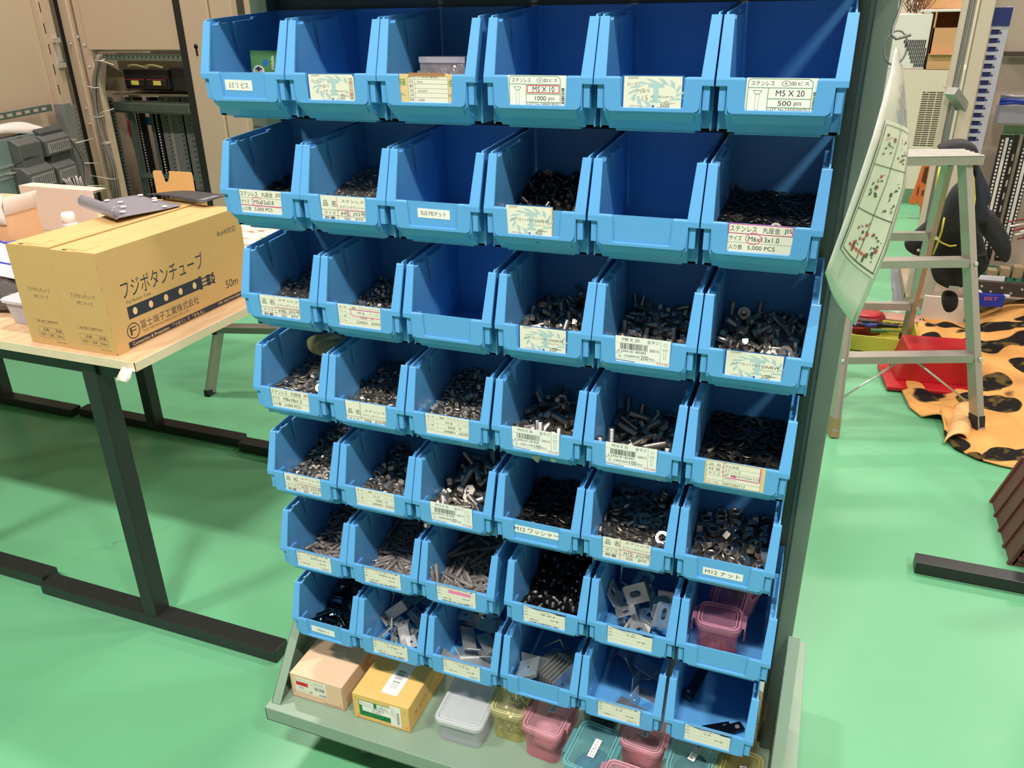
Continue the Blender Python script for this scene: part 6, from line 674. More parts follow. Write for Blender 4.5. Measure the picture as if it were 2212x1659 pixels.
# ---------------------------------------------------------------- other things inside bins
def inbin(r, c, p): return binorg(r, c)+Vector(p)
FRONT = Matrix(((1,0,0,0),(0,0,-1,0),(0,1,0,0),(0,0,0,1)))       # a printed face turned to look towards -y
def place(P, name, parent, loc, rz=0, lean=0, flat=False):
    M = Matrix.Translation(loc) @ Matrix.Rotation(rz, 4, 'Z') @ Matrix.Rotation(lean, 4, 'X') @ (Matrix.Identity(4) if flat else FRONT)
    o = P.build(name, parent, M=M); return o
# blister pack
PACKG = mat('pack_green', (70, 120, 70), .4); PACKD = mat('pack_dark', (52, 78, 48), .4)
P = Print(.075, .082, .0012, PACKG); P.rect(0, 1, .0, .40, PAPERW); P.rect(0, 1, .40, .62, PACKD); P.text('ステンなべ小ねじ', .32, .98, .49, .60, PAPERW); P.disc(.33, .80, .06, .055, CYANB); P.disc(.52, .33, .13, .10, REDI); P.rect(.0, .30, .36, .62, PAPERW)
P.disc(.17, .66, .13, .10, mat('print_silver', (200, 200, 205), .4)); P.disc(.17, .68, .10, .065, mat('print_silver_dark', (150, 150, 155), .4)); P.rect(.145, .195, .66, .74, INK); P.rect(.10, .24, .685, .715, INK); P.rect(.11, .23, .10, .58, mat('print_silver', (200, 200, 205), .4))
for k in range(6): P.line(.11, .14+.07*k, .23, .17+.07*k, .0006, GREY)
P.text('お買得', .47, .53, .68, .92, PAPERW)
o = place(P, 'blister_pack', None, inbin(1, 1, (.0385, .058, -.0475)), .0, -.10); tag(o, 'green blister pack of pan screws standing in the top left bin', 'screw pack')
# small clear case on a layer of small screws
CLEAR = mat('clear_plastic', (226, 222, 228), .15, alpha=.18); CLEARE = mat('clear_plastic_edge', (226, 222, 232), .2, alpha=.32)
sm = it_sems(.006, .003, .004, .010, .0065); me = sm.mesh('small_screw', [STEEL, INKD]); R_ = random.Random(9); og = binorg(1, 3); und = MB()
for k in range(230):
    x = R_.uniform(.018, .121); y = R_.uniform(.012, .18); z = -.010+.012*min(1, y/.06)+R_.uniform(-.003, .003)
    q = rotm(R_.uniform(0, 6.3), R_.uniform(0, 6.3), R_.uniform(0, 6.3)).to_quaternion()
    if k < 110:
        o = inst('small_screw', me, og+Vector((x, y, z)), q); tag(o, 'small dark screw around the clear case in the top row bin', 'screw', 'small screws in the third bin of the top row')
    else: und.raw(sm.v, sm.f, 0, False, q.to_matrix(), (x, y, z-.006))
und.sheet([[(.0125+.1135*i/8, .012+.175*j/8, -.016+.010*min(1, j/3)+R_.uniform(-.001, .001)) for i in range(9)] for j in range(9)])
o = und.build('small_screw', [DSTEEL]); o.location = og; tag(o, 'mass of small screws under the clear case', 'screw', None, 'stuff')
t = empty('clear_case', inbin(1, 3, (.066, .085, .0045)), 'small clear plastic case of bright screws lying in the brown-carded bin', 'plastic case', rz=-.03)
m = MB(); w, d, h = .066, .048, .021
m.box(-w/2, w/2, -d/2, d/2, 0, .001); [m.box(a, b_, -d/2, d/2, .001, h) for a, b_ in ((-w/2, -w/2+.001), (w/2-.001, w/2))]; [m.box(-w/2, w/2, a, a+.001, .001, h) for a in (-d/2, d/2-.001)]
m.build('case_body', CLEAR, t); m = MB(); m.box(-w/2-.0008, w/2+.0008, -d/2-.0008, d/2+.0008, h, h+.0012, bev=.0004); m.box(-w/2-.0008, w/2+.0008, -d/2-.0012, -d/2-.0002, h-.006, h+.001); m.build('case_lid', CLEARE, t)
for k in range(26):
    o = inst('case_screw', me, (R_.uniform(-.027, .027), R_.uniform(-.018, .018), R_.uniform(.004, .011)), rotm(R_.uniform(0, 6), R_.uniform(0, 6), 0).to_quaternion(), t)
# single bolt, odd bits in nearly empty bins
o = inst('hex_bolt', it_bolt(.010, .004, .006, .018, .0013).mesh('lone_bolt', [BROWN]), inbin(3, 3, (.083, .018, -.026)), rotm(.3, 1.5, .4).to_quaternion()); tag(o, 'single brassy bolt in the otherwise empty third row bin', 'bolt')
o = inst('washer_bolt', it_sems(.0098, .0040, .0060, .017, .0135).mesh('lone_washer_bolt', [DSTEEL, INKD]), inbin(2, 5, (.108, .080, -.0435)), rotm(1.4, .2, .9).to_quaternion()); tag(o, 'single dark bolt in the empty cardless second row bin', 'bolt')
# plastic bag at the back of the M8 washer bin
BAGM = mat('bag_film', (206, 200, 150), .25, alpha=.5, bump=.6, bscale=60); m = MB()
def blob(m, rx, ry, rz, n=18, k=10, seed=1, mat_=0, o=(0, 0, 0)):
    r = random.Random(seed); prof = []
    ph = [r.uniform(0, 6) for _ in range(6)]
    vs = []; 
    for j in range(k+1):
        v = -math.pi/2+math.pi*j/k
        for i in range(n):
            u = 2*math.pi*i/n; f = 1+.10*math.sin(3*u+ph[0]+2*v)+.07*math.sin(5*u+ph[1])*math.cos(3*v+ph[2])
            vs.append((rx*math.cos(v)*math.cos(u)*f+o[0], ry*math.cos(v)*math.sin(u)*f+o[1], rz*math.sin(v)*(1+.06*math.sin(4*u+ph[3]))+o[2]))
    m.raw(vs, [[j*n+i, j*n+(i+1) % n, (j+1)*n+(i+1) % n, (j+1)*n+i] for j in range(k) for i in range(n)], mat_, True)
blob(m, .052, .034, .019, 22, 12, 4); o = m.build('plastic_bag', BAGM); o.location = inbin(4, 1, (.069, .140, .036)); tag(o, 'crumpled yellowish plastic bag lying on the washers', 'plastic bag')
m = MB(); blob(m, .040, .024, .011, 18, 10, 7); o2 = m.build('bag_contents', mat('olive_parts', (150, 140, 70), .5)); o2.parent = o; o2.location = (0, 0, -.004)
# nested bent plates in the cardless bottom bin
def bentplate(a, b_, w, t=.0016, ang=115):
    m = MB(); th = math.radians(ang); A = Vector((0, -a)); B_ = Vector((b_*math.sin(th), -b_*math.cos(th)*-1 if 0 else b_*-math.cos(th)))
    P = [Vector((0, -a)), Vector((0, 0)), Vector((b_*math.sin(math.pi-th), b_*math.cos(math.pi-th)))]
    for i in range(2):
        p, q = P[i], P[i+1]; d = (q-p).normalized(); nn = Vector((-d.y, d.x))*t
        m.prism([p, q, q+nn, p+nn], 0, w, 'z', bev=.0003); c = (p+q)/2
        m.frus((c.x-nn.x*.1, c.y-nn.y*.1, w*.5), (c.x+nn.x*1.1, c.y+nn.y*1.1, w*.5), .0022, .0022, 10, 1)
    return m.mesh('bent_plate', [ZINC, INKD])
bp_ = bentplate(.058, .036, .050); bq = bentplate(.034, .038, .048)
og = binorg(7, 4)
for k in range(6):
    o = inst('bent_plate', bp_, og+Vector((.078+.0068*k, .086-.0045*k, -.046+.001*k)), (0, 0, -.35)); tag(o, 'bent zinc plate standing nested in the cardless bottom bin, right part', 'bracket', 'nested plates on the right of the bottom bin')
for k in range(4):
    o = inst('bent_plate', bq, og+Vector((.066-.0042*k, .066, -.044)), (0, 0, 2.7)); tag(o, 'bent zinc plate in the tight sheaf in the middle of the bottom bin', 'bracket', 'sheaf of plates in the bottom bin')
for k in range(3):
    o = inst('bent_plate', bq, og+Vector((.020, .050, -.012+.004*k)), (1.45, 0, .2)); tag(o, 'bent zinc plate stacked flat at the left of the cardless bottom bin', 'bracket', 'stacked plates at the left of the bottom bin')
o = inst('angle_bracket', it_bracket(.034, .034, .030, .0018, False).mesh('b', [ZINC]), og+Vector((.030, .024, -.030)), (.2, .5, 1.1)); tag(o, 'blue-tinged angle bracket leaning on the lip of the cardless bottom bin', 'bracket')
o = inst('angle_bracket', it_bracket(.040, .040, .034, .0018, False).mesh('b', [ZINC]), og+Vector((.070, .120, -.010)), (.5, 2.6, .3)); tag(o, 'dull angle bracket lying on top behind the nested plates', 'bracket')
# long strap brackets in the last bin
def strap(L):
    m = MB(); m.box(0, L, -.009, .009, 0, .0018, bev=.0005); m.box(0, .0018, -.009, .009, 0, .014); m.box(0, .016, -.009, .009, .0125, .0143, bev=.0005); m.frus((.008, 0, .0120), (.008, 0, .0150), .003, .003, 12, 1); m.frus((L-.010, 0, -.0003), (L-.010, 0, .0021), .004, .004, 12, 1); return m.mesh('strap_bracket', [mat('dark_zinc', (90, 94, 98), .3, 1), ZINC, INKD])
og = binorg(7, 6); sm_ = strap(.085)
for x, y, z, rz, ry, lab in ((.028, .030, -.047, .55, .0, 'leftmost of the crossed pair'), (.050, .026, -.0440, .62, -.04, 'upper one of the crossed pair'), (.022, .105, -.046, 1.30, -.25, 'upright one against the back left corner')):
    o = inst('strap_bracket', sm_, og+Vector((x, y, z)), (0, ry, rz)); tag(o, 'long strap bracket in the V-6 bin, '+lab, 'bracket')

# ---------------------------------------------------------------- small lidded containers
def rrect(w, d, r, n=5):
    pts = []
    for cx, cy, a0 in ((w/2-r, d/2-r, 0), (-w/2+r, d/2-r, 1), (-w/2+r, -d/2+r, 2), (w/2-r, -d/2+r, 3)):
        for i in range(n+1):
            a = (a0+i/n)*math.pi/2; pts.append((cx+r*math.cos(a), cy+r*math.sin(a)))
    return pts
def loft(m, rings, mat_=0, cap0=True, cap1=True):
    n = len(rings[0]); vs = [p for r in rings for p in r]
    fs = [[j*n+i, j*n+(i+1) % n, (j+1)*n+(i+1) % n, (j+1)*n+i] for j in range(len(rings)-1) for i in range(n)]
    if cap0: fs.append(list(range(n))[::-1])
    if cap1: fs.append([(len(rings)-1)*n+i for i in range(n)])
    m.raw(vs, fs, mat_, False)
def ring3(w, d, r, z): return [(x, y, z) for x, y in rrect(w, d, r)]
def container(name, label, loc, w, d, h, rgb, rz=0, txt=None, txtrot=math.pi/2, tx=(0, 0), tl=.032, fill=None, rot=None, group=None, wide=False, a_=(.18, .30)):
    t = empty('lidded_container', loc, label, 'container', group, rz)
    if rot: t.rotation_euler = rot
    body = mat('tinted_body_%d_%d' % (rgb[0], rgb[2]), rgb, .3, alpha=a_[0]); lidm = mat('tinted_lid_%d_%d' % (rgb[0], rgb[2]), rgb, .28, alpha=a_[1])
    m = MB(); bw, bd, r = w*.92, d*.94, .014
    k = .86 if not wide else .94
    loft(m, [ring3(bw*k, bd*k, r*.8, .0005), ring3(bw*k+.003, bd*k+.003, r*.9, .004), ring3(bw, bd, r, h*.86), ring3(bw-.003, bd-.003, r, h*.86), ring3(bw*k-.001, bd*k-.001, r*.8, .004), ring3(bw*k-.006, bd*k-.006, r*.7, .0022)], 0)
    m.build('container_body', body, t)
    m = MB(); H = h*.86
    loft(m, [ring3(w, d, r+.002, H-.004), ring3(w+.0005, d+.0005, r+.002, H+.003), ring3(w-.004, d-.004, r, H+.0055), ring3(w-.012, d-.012, r-.003, H+.0055), ring3(w-.015, d-.015, r-.004, H+.0035), ring3(w-.015, d-.015, r-.004, H+.0020)], 0, False, True)
    if not wide:
        for s in (-1, 1):
            m.prism([(-d*.27, 0), (-d*.23, .004), (d*.23, .004), (d*.27, 0), (d*.27, -.002), (d*.20, -.022), (-d*.20, -.022), (-d*.27, -.002)], s*(w/2+.0045)-.001, s*(w/2+.0045)+.001, 'x', o=(0, 0, H))
            m.box(min(s*w/2*.97, s*(w/2+.005)), max(s*w/2*.97, s*(w/2+.005)), -d*.25, d*.25, H+.002, H+.0042, bev=.0008)
    m.build('container_lid', lidm, t)
    m = MB(); m.tube([(x, y, H+.0057) for x, y in rrect(w-.008, d-.008, r-.001)], .0011, 6, closed=True); m.tube([(x, y, H+.0045) for x, y in rrect(w-.018, d-.018, r-.005)], .0008, 6, closed=True)
    m.build('lid_rib', mat('lid_rib_%d_%d' % (rgb[0], rgb[2]), [min(255, int(q*1.12+16)) for q in rgb], .3, alpha=.45), t)
    if fill:
        m = MB(); rr = random.Random(int(w*1e4)+len(label))
        if fill == 'screws':
            for k_ in range(70):
                a = Vector((rr.uniform(-bw*.33, bw*.33), rr.uniform(-bd*.36, bd*.36), rr.uniform(.006, h*.40))); dd = Vector((rr.uniform(-1, 1), rr.uniform(-1, 1), rr.uniform(-.3, 1.2))).normalized()*.014
                m.frus(a, a+dd, .0010, .0010, 6, 0); m.frus(a+dd*.95, a+dd*1.05, .0028, .0028, 8, 0)
            m.build('screws', STEEL, t)['kind'] = 'stuff'
        elif fill == 'copper':
            for k_ in range(10):
                a = Vector((rr.uniform(-bw*.3, bw*.3), rr.uniform(-bd*.45, 0), rr.uniform(.010, h*.35))); dd = Vector((rr.uniform(-1, 1), rr.uniform(-.4, .4), rr.uniform(-1, 1))).normalized()*.018; m.frus(a, a+dd, .0022, .0022, 8, 0)
            m.build('copper_terminals', mat('copper', (190, 96, 60), .3, .8), t)
            m = MB(); blob(m, bw*.36, bd*.36, h*.2, 16, 8, 3, 0, (0, 0, h*.25)); m.build('dark_parts', mat('dark_parts', (70, 60, 70), .5, bump=1, bscale=60), t)
        else:
            blob(m, bw*.38, bd*.38, h*.28, 18, 10, 5, 0, (0, 0, h*.32)); m.build('small_parts', mat('parts_'+fill, {'pinkish': (196, 160, 164), 'blueish': (40, 80, 130), 'greenish': (60, 90, 60), 'darkish': (60, 70, 74)}[fill], .6, bump=1, bscale=90), t)
    if txt:
        P = Print(tl, .0115, .0003, PAPERW); P.text(txt, .08, .92, .22, .80)
        M = Matrix.Translation((tx[0], tx[1], H+.0062)) @ Matrix.Rotation(txtrot, 4, 'Z') @ Matrix.Translation((-tl/2, -.006, 0)); P.build('name_tape', t, M=M)
    return t
YEL, PNK, TEA = (214, 210, 160), (230, 172, 184), (130, 190, 196)
Z = ZD
# the long clear box
container('c', 'long clear lidded food box lying on the green deck beside the yellow carton', (.3475, .050, Z), .094, .150, .060, (206, 210, 214), .03, fill=None, wide=True, a_=(.35, .72))
container('c', 'pale yellow lidded container of screws beside the clear box, tape on lid', (.430, .066, Z), .070, .108, .078, YEL, .0, 'G B', 1.2, (.004, .010), .022, 'screws')
container('c', 'pink lidded container between the yellow and teal ones, SEO tape on lid', (.504, .048, Z), .076, .112, .082, PNK, -.07, 'SEO', 1.45, (.004, .008), .024, 'pinkish')
container('c', 'teal lidded container on the deck edge taped CTカバー', (.596, -.004, Z), .078, .108, .082, TEA, -.10, 'CTカバー', 1.55, (.004, 0), .040, 'blueish')
container('c', 'pink lidded container behind another pink one, taped PYC-E', (.674, .066, Z), .076, .100, .084, PNK, -.05, 'PYC-E', 1.35, (.004, .0), .040, 'pinkish')
container('c', 'front pink lidded container on the very edge of the deck', (.662, -.016-.030, Z+.0005), .074, .052, .092, PNK, -.05, None, fill='pinkish')
container('c', 'teal lidded container between pink and yellow ones, taped PYC-A1', (.758, .046, Z), .078, .112, .080, TEA, -.05, 'PYC-A1', 1.35, (.004, .004), .044, 'darkish')
container('c', 'olive yellow lidded container at the right end, taped AB', (.836, .030, Z), .070, .104, .082, (190, 184, 120), -.10, 'AB', 1.9, (.006, .004), .024, 'darkish')
container('c', 'brownish lidded container standing behind the olive one under the last bin', (.828, .148, Z), .066, .092, .120, (150, 140, 110), .0, None, fill='darkish')
container('c', 'dark teal lidded container behind the pink SEO one under the bins', (.582, .135, Z), .070, .100, .062, (60, 90, 95), .0, None, fill='darkish')
# the two pink ones inside the lowest but one bin, right end
container('c', 'dusky pink lidded container of copper terminals standing in a blue bin', inbin(6, 6, (.056, .052, -.0475)), .070, .062, .088, (196, 140, 164), 0, None, fill='copper')
container('c', 'dusky pink lidded container tipped on its side above the other in the bin', inbin(6, 6, (.090, .160, .030)), .058, .078, .076, (196, 144, 166), 0, None, fill='greenish', rot=(1.50, .12, -.36))

# ---------------------------------------------------------------- the two cartons on the deck
def carton(name, label, x, y, w, d, h, m_, rz=0):
    t = empty('carton', (x, y, ZD+.0005), label, 'carton', rz=rz)
    m = MB(); m.box(0, w, 0, d, 0, h, bev=.0012); m.build('box_body', m_, t)
    m = MB(); m.box(-.0007, w+.0007, -.0010, .0003, .003, h-.0008, bev=.0004); m.box(-.0008, .0004, -.001, d*.98, h*.1, h-.001); m.box(w-.0004, w+.0008, -.001, d*.98, .002, h-.001); m.build('box_flap', m_, t)
    return t
PEACH = mat('peach_card', (224, 192, 160), .7, var=.04, scale=40, bump=.1); YCARD = mat('yellow_card', (226, 188, 112), .7, var=.04, scale=40, bump=.1)
STAPLE = BROWN
t = carton('a', 'peach cardboard carton with red and white label, leftmost on the deck', -.004, -.022, .115, .165, .0605, PEACH)
P = Print(.070, .036, .0003, PAPER); P.text('ローマーナット', .02, .50, .80, .92); P.line(.55, .96, .55, .66, .0002); P.text('70010182', .60, .92, .80, .90, GREY); P.rect(.03, .42, .46, .72, REDI); P.ring(.22, .59, .05, .09, .0006, INK); P.line(.0, .74, .98, .70, .0002)
P.bars(.62, .96, .40, .62, 20, 4); P.text('7価 新', .10, .28, .26, .36); P.text('2種', .44, .54, .10, .22); P.text('5000個', .76, .98, .06, .24); P.line(.05, .1, .36, .1, .0003, GREY)
place(P, 'address_label', t, (.009, -.0012, .018), 0)
P = Print(.040, .006, .0001, PEACH); P.text('MADE IN JAPAN', .02, .98, .15, .85); place(P, 'printed_line', t, (.070, -.0011, .0035), 0)
m = MB(); [m.box(a, a+.0006, -.0014, -.0008, z, z+.009) for a, z in ((.005, .012), (.108, .006))]; m.build('staple', STAPLE, t)
P = Print(.026, .015, .0002, mat('torn_tape', (232, 210, 190), .4)); place(P, 'torn_tape', t, (.055, .062, .0612), .2, 0, True)
t = carton('b', 'yellow cardboard carton with green label and barcode sticker on the deck', .1375, -.026, .1165, .165, .0620, YCARD, .01)
P = Print(.068, .038, .0003, GRN); P.rect(.10, .97, .33, .66, PAPERW); P.rect(.02, .46, .68, .97, PAPERW); P.rect(.56, .97, .68, .97, PAPERW); P.text('丸ワッシャー', .04, .43, .74, .90); P.text('3価ZC', .60, .90, .72, .88); P.text('441080 B', .42, .78, .52, .63); P.text('10,000', .40, .68, .36, .48)
P.poly([(.40, .15), (.50, .04), (.60, .15), (.50, .26)], INK); P.poly([(.42, .15), (.50, .06), (.58, .15), (.50, .24)], GRN); P.text('株式会社', .76, .95, .16, .24, INK); P.line(.06, .26, .34, .26, .0006, INK); P.line(.06, .18, .34, .18, .0006, INK); P.text('鋲螺製作所', .66, .97, .04, .12, INK)
place(P, 'green_label', t, (.012, -.0012, .012), 0)
P = Print(.022, .048, .0003, PAPERW); P.vbars(.62, .85, .12, .72, 30, 8); P.line(.15, .9, .15, .5, .0006, GREY); P.line(.28, .94, .28, .45, .0005, GREY); P.line(.45, .80, .45, .30, .0004, GREY); place(P, 'barcode_sticker', t, (.078, -.0014, .008), 0, 0)
P = Print(.034, .080, .0002, PAPERW); P.vbars(.25, .72, .48, .78, 12, 8); P.line(.28, .40, .72, .40, .0016); [P.line(.28, .36-.03*k, .72, .36-.03*k, .0004) for k in range(6)]; P.text('精品', .80, .92, .60, .72, GREY)
place(P, 'top_label', t, (.050, .018, .0625), -.0, 0, True)
m = MB(); [m.box(a, a+.0006, -.0014, -.0008, z, z+.009) for a, z in ((.006, .046), (.008, .004), (.108, .044), (.110, .006))]; m.build('staple', STAPLE, t)
P = Print(.05, .02, .0001, YCARD); P.text('8 ゼロ', .05, .95, .3, .9, mat('stamp_red', (190, 90, 40), .7))
o = P.build('red_stamp', t, M=Matrix.Translation((.1176, .020, .018)) @ Matrix.Rotation(math.pi/2, 4, 'Z') @ FRONT)

# ---------------------------------------------------------------- work table on black trestles, left
WOOD = mat('plywood', (214, 180, 142), .5, var=.08, scale=14, bump=.05); WEDGE = mat('plywood_edge', (222, 206, 176), .6, var=.1, scale=50)
BLK = mat('black_steel', (34, 34, 36), .38, var=.15, scale=25, spec=.5)
wn = WOOD.node_tree; wtx = wn.nodes.new('ShaderNodeTexWave'); wtx.inputs['Scale'].default_value = 9; wtx.inputs['Distortion'].default_value = 6; wtx.bands_direction = 'X'
wtc = next(n for n in wn.nodes if n.type == 'TEX_COORD'); wmx = wn.nodes.new('ShaderNodeMix'); wmx.data_type = 'RGBA'; old = wn.nodes['Principled BSDF'].inputs['Base Color'].links[0].from_socket
wn.links.new(wtc.outputs['Object'], wtx.inputs['Vector']); wmu = wn.nodes.new('ShaderNodeMath'); wmu.operation = 'MULTIPLY'; wmu.inputs[1].default_value = .25; wn.links.new(wtx.outputs['Fac'], wmu.inputs[0]); wn.links.new(wmu.outputs[0], wmx.inputs[0]); wn.links.new(old, wmx.inputs[6]); wmx.inputs[7].default_value = (*lin((176, 132, 92)), 1); wn.links.new(wmx.outputs[2], wn.nodes['Principled BSDF'].inputs['Base Color'])
TT = .735
t = empty('work_table', (-1.3, .6, 0), 'long plywood work table on black legs carrying the cable tube cartons', 'table')
def tp(mb, name, m_): o = mb.build(name, m_, t); o.location = (1.3, -.6, 0); return o
m = MB(); m.box(-3.0, -.415, .150, 1.22, TT-.021, TT, bev=.001); tp(m, 'tabletop', WOOD)
m = MB(); m.box(-3.0, -.412, .148, .150, TT-.020, TT-.001); m.box(-.415, -.4125, .148, 1.22, TT-.020, TT-.001); tp(m, 'edge_band', WEDGE)
def leg(mb_x, y, z0=.03): return MB().box(mb_x-.020, mb_x+.020, y-.022, y+.022, z0, TT-.021, bev=.002)
for x in (-.565, -1.31, -2.06, -2.8):
    for y in (.185, .985):
        tp(leg(x, y), 'leg', BLK)
for x in (-.565, -1.31, -2.06, -2.8):
    for y in (.185, .985): tp(MB().box(x-.365, x+.365, y-.024+(.02 if round((x+.565)/.745) % 2 else 0), y+.024+(.02 if round((x+.565)/.745) % 2 else 0), .002, .034, bev=.002), 'foot_bar', BLK)
tp(MB().box(-3.0, -.50, .17, .20, TT-.055, TT-.021), 'rail', BLK)
m = MB(); g = []; R_ = random.Random(3)
for i in range(6):
    g.append([Vector((-.44+.03*i/5+R_.uniform(-.002, .002), .146-.010*j+R_.uniform(-.002, .002), TT-.010-.010*abs(j-1)+R_.uniform(-.004, .004))) for j in range(4)])
m.sheet(g, .0006); tp(m, 'frayed_tape', mat('white_tape', (224, 222, 208), .4))
# two cartons of button tube
KRAFT = mat('kraft_carton', (204, 164, 106), .75, var=.04, scale=50, bump=.08)
NAVY = mat('print_navy', (38, 40, 58), .6)
SIDE = Matrix(((0,0,1,0),(1,0,0,0),(0,1,0,0),(0,0,0,1)))          # a printed face looking towards +x
def tubebox(x0, x1, y0, y1, h, lab, code, side):
    t = empty('carton', (x0, y0, TT+.0005), lab, 'carton'); w = x1-x0; d = y1-y0
    m = MB(); m.box(.001, w-.001, .001, d-.001, 0, h-.003, bev=.001); m.build('box_body', KRAFT, t)
    m = MB(); m.box(0, w*.485, .002, d-.004, h-.003, h, bev=.0008); m.box(w*.515, w, .002, d-.004, h-.003, h+.0008, bev=.0008); m.box(-.0008, w+.0008, -.0012, .0004, h*.02, h-.002, bev=.0005)
    m.box(w*.30, w*.70, .012, .055, h-.0005, h+.0018, bev=.0005); m.build('top_flap', KRAFT, t)
    m = MB(); m.box(w*.488, w*.512, .06, d-.02, h-.003, h-.002); m.box(w*.25, w*.33, .006, .010, h-.001, h+.001); m.build('slit', INKD, t)
    P = Print(w, h, .0001, KRAFT); P.text('フジボタンチューブ', .26, .80, .55, .595, NAVY); P.text('FBT シリーズ', .38, .72, .485, .525, NAVY); P.ring(.26, .245, .035, .02, .0004, NAVY); P.text('冨士端子工業株式会社', .31, .80, .235, .260, NAVY); P.line(.31, .225, .62, .225, .0003, NAVY)
    P.frame(.26, .86, .075, .185, .0004, NAVY); P.line(.26, .135, .86, .135, .0004, NAVY); P.line(.66, .185, .66, .075, .0004, NAVY); P.text('品番', .38, .52, .145, .175, NAVY); P.text('数量', .69, .83, .145, .175, NAVY); P.text(code, .30, .62, .09, .12, NAVY); P.text('50m', .69, .83, .09, .12, NAVY); P.text('Made in Taiwan', .66, .90, .035, .048, NAVY)
    place(P, 'end_print', t, (0, -.0013, 0))
    if side:
        P = Print(d, h, .0001, KRAFT)
        P.text('フジボタンチューブ', .10, .66, .50, .68, NAVY); P.text('Fuji Button Tube', .115, .27, .435, .475, NAVY)
        P.rect(.11, .62, .29, .415, NAVY); P.rect(.605, .625, .28, .425, NAVY)
        for k in range(5): P.disc(.155+.103*k, .352, .014, .036, mat('print_kraft_light', (228, 196, 142), .6))
        for v, e in ((.39, .70), (.35, .685), (.31, .70)): P.line(.62, v, e, v, .003, NAVY); P.line(.66, v, .69, v, .008, NAVY)
        for v in (.39, .31): P.line(.70, v, .722, v+.02, .004, NAVY); P.line(.70, v, .722, v-.02, .004, NAVY)
        P.ring(.71, .35, .012, .022, .003, NAVY)
        P.ring(.12, .17, .038, .075, .0022, NAVY); P.text('F', .10, .14, .13, .21, NAVY); P.text('冨士端子工業株式会社', .17, .58, .15, .235, NAVY); P.text('FUJI TERMINAL INDUSTRY CO.,LTD.', .18, .50, .105, .135, NAVY)
        P.rect(.075, 1.0, .012, .075, NAVY); CR = mat('print_kraft_light', (228, 196, 142), .6); P.text('Connection & Protection  「つなぐ」と「まもる」', .10, .60, .022, .066, CR); P.text('URL: https://www.fujiterminal.co.jp', .72, .99, .025, .062, CR)
        P.text('50m', .80, .90, .17, .26, NAVY); P.text('RoHS対応', .80, .95, .76, .83, NAVY)
        P.build('side_print', t, M=Matrix.Translation((w+.0003, 0, 0)) @ SIDE)
        m = MB()
        for z in (.05, .09, .135, .18): m.box(w*.99, w*.993+.0002, -.0016, -.001, z, z+.012)
        m.build('staple', STAPLE, t)
    return t
tubebox(-.5935, -.4720, .165, .600, .213, 'front kraft carton printed フジボタンチューブ with RoHS and 50m, on the table', 'FBT－30R', 1)
tubebox(-.7100, -.5960, .167, .640, .215, 'second kraft carton behind the big printed one, only its end showing', 'FBT－20R', 0)
# vinyl cover with snaps lying on the cartons
ZV = .9530
VINYLGREY = mat('grey_vinyl', (128, 124, 134), .35); VINYLDARK = mat('dark_vinyl', (58, 56, 58), .4)
t = empty('vinyl_cover', (-.72, .5, ZV), 'grey vinyl cover with white snaps, half rolled, lying on the tube cartons', 'cover')
A, B_, C_, D_ = Vector((-.80, .455)), Vector((-.615, .375)), Vector((-.60, .555)), Vector((-.775, .600))
def vs(u, v):
    p = (A*(1-u)+B_*u)*(1-v)+(D_*(1-u)+C_*u)*v; return p
m = MB(); g = []
for i in range(15):
    u = i/14; row = []
    for j in range(16):
        v = j/15; p = vs(u, v); z = .006+.004*math.sin(3*v+2*u)
        row.append((p.x+.72, p.y-.5, z))
    # the front edge rolls up and over
    roll = []
    p0 = vs(u, 0); dirn = (vs(u, 0)-vs(u, 1)).normalized()
    for k in range(1, 9):
        a = math.pi*1.25*k/8; q = p0+dirn*(.014*math.sin(a)); roll.append((q.x+.72, q.y-.5, .006+.014*(1-math.cos(a))))
    g.append(roll[::-1]+row)
m.sheet(g, .0012); m.build('cover_sheet', VINYLGREY, t)
m = MB(); g = [[(-.80+.72+.05+.20*u+.04*v, .600-.5+.05*v-.03*u, .010+.003*math.sin(5*u)+(.012*v*u)) for v in (0, .25, .5, .75, 1)] for u in (0, .2, .4, .6, .8, 1)]
m.sheet(g, .0012); m.build('dark_lining', VINYLDARK, t)
for u, v in ((.12, .95), (.42, .97), (.10, .35), (.35, .42), (.62, .30), (.95, .75), (.55, .88), (.85, .15)):
    p = vs(u, v); m = MB(); m.lathe([(.0065, 0), (.0060, .0025), (.002, .0032)], 14, o=(p.x+.72, p.y-.5, .0095+.004*math.sin(3*v+2*u))); m.build('snap', mat('white_snap', (235, 235, 235), .3), t)
# open small carton with a notched flap
t = empty('carton', (-1.12, 1.02, TT), 'small open kraft carton with notched upright flap behind the vinyl cover', 'carton', rz=.05)
m = MB(); m.box(-.11, .11, -.08, .08, 0, .09, bev=.001); m.build('box_body', KRAFT, t)
m = MB(); pl = [(-.075,.085),(.075,.085),(.075,.158),(.070,.163),(.012,.163),(-.012,.163),(-.012,.150),(-.022,.128),(-.034,.128),(-.040,.150),(-.042,.163),(-.070,.163),(-.075,.158)]
m.prism(pl, .075, .078, 'y', o=(0, 0, .020)); m.build('notched_flap', KRAFT, t)
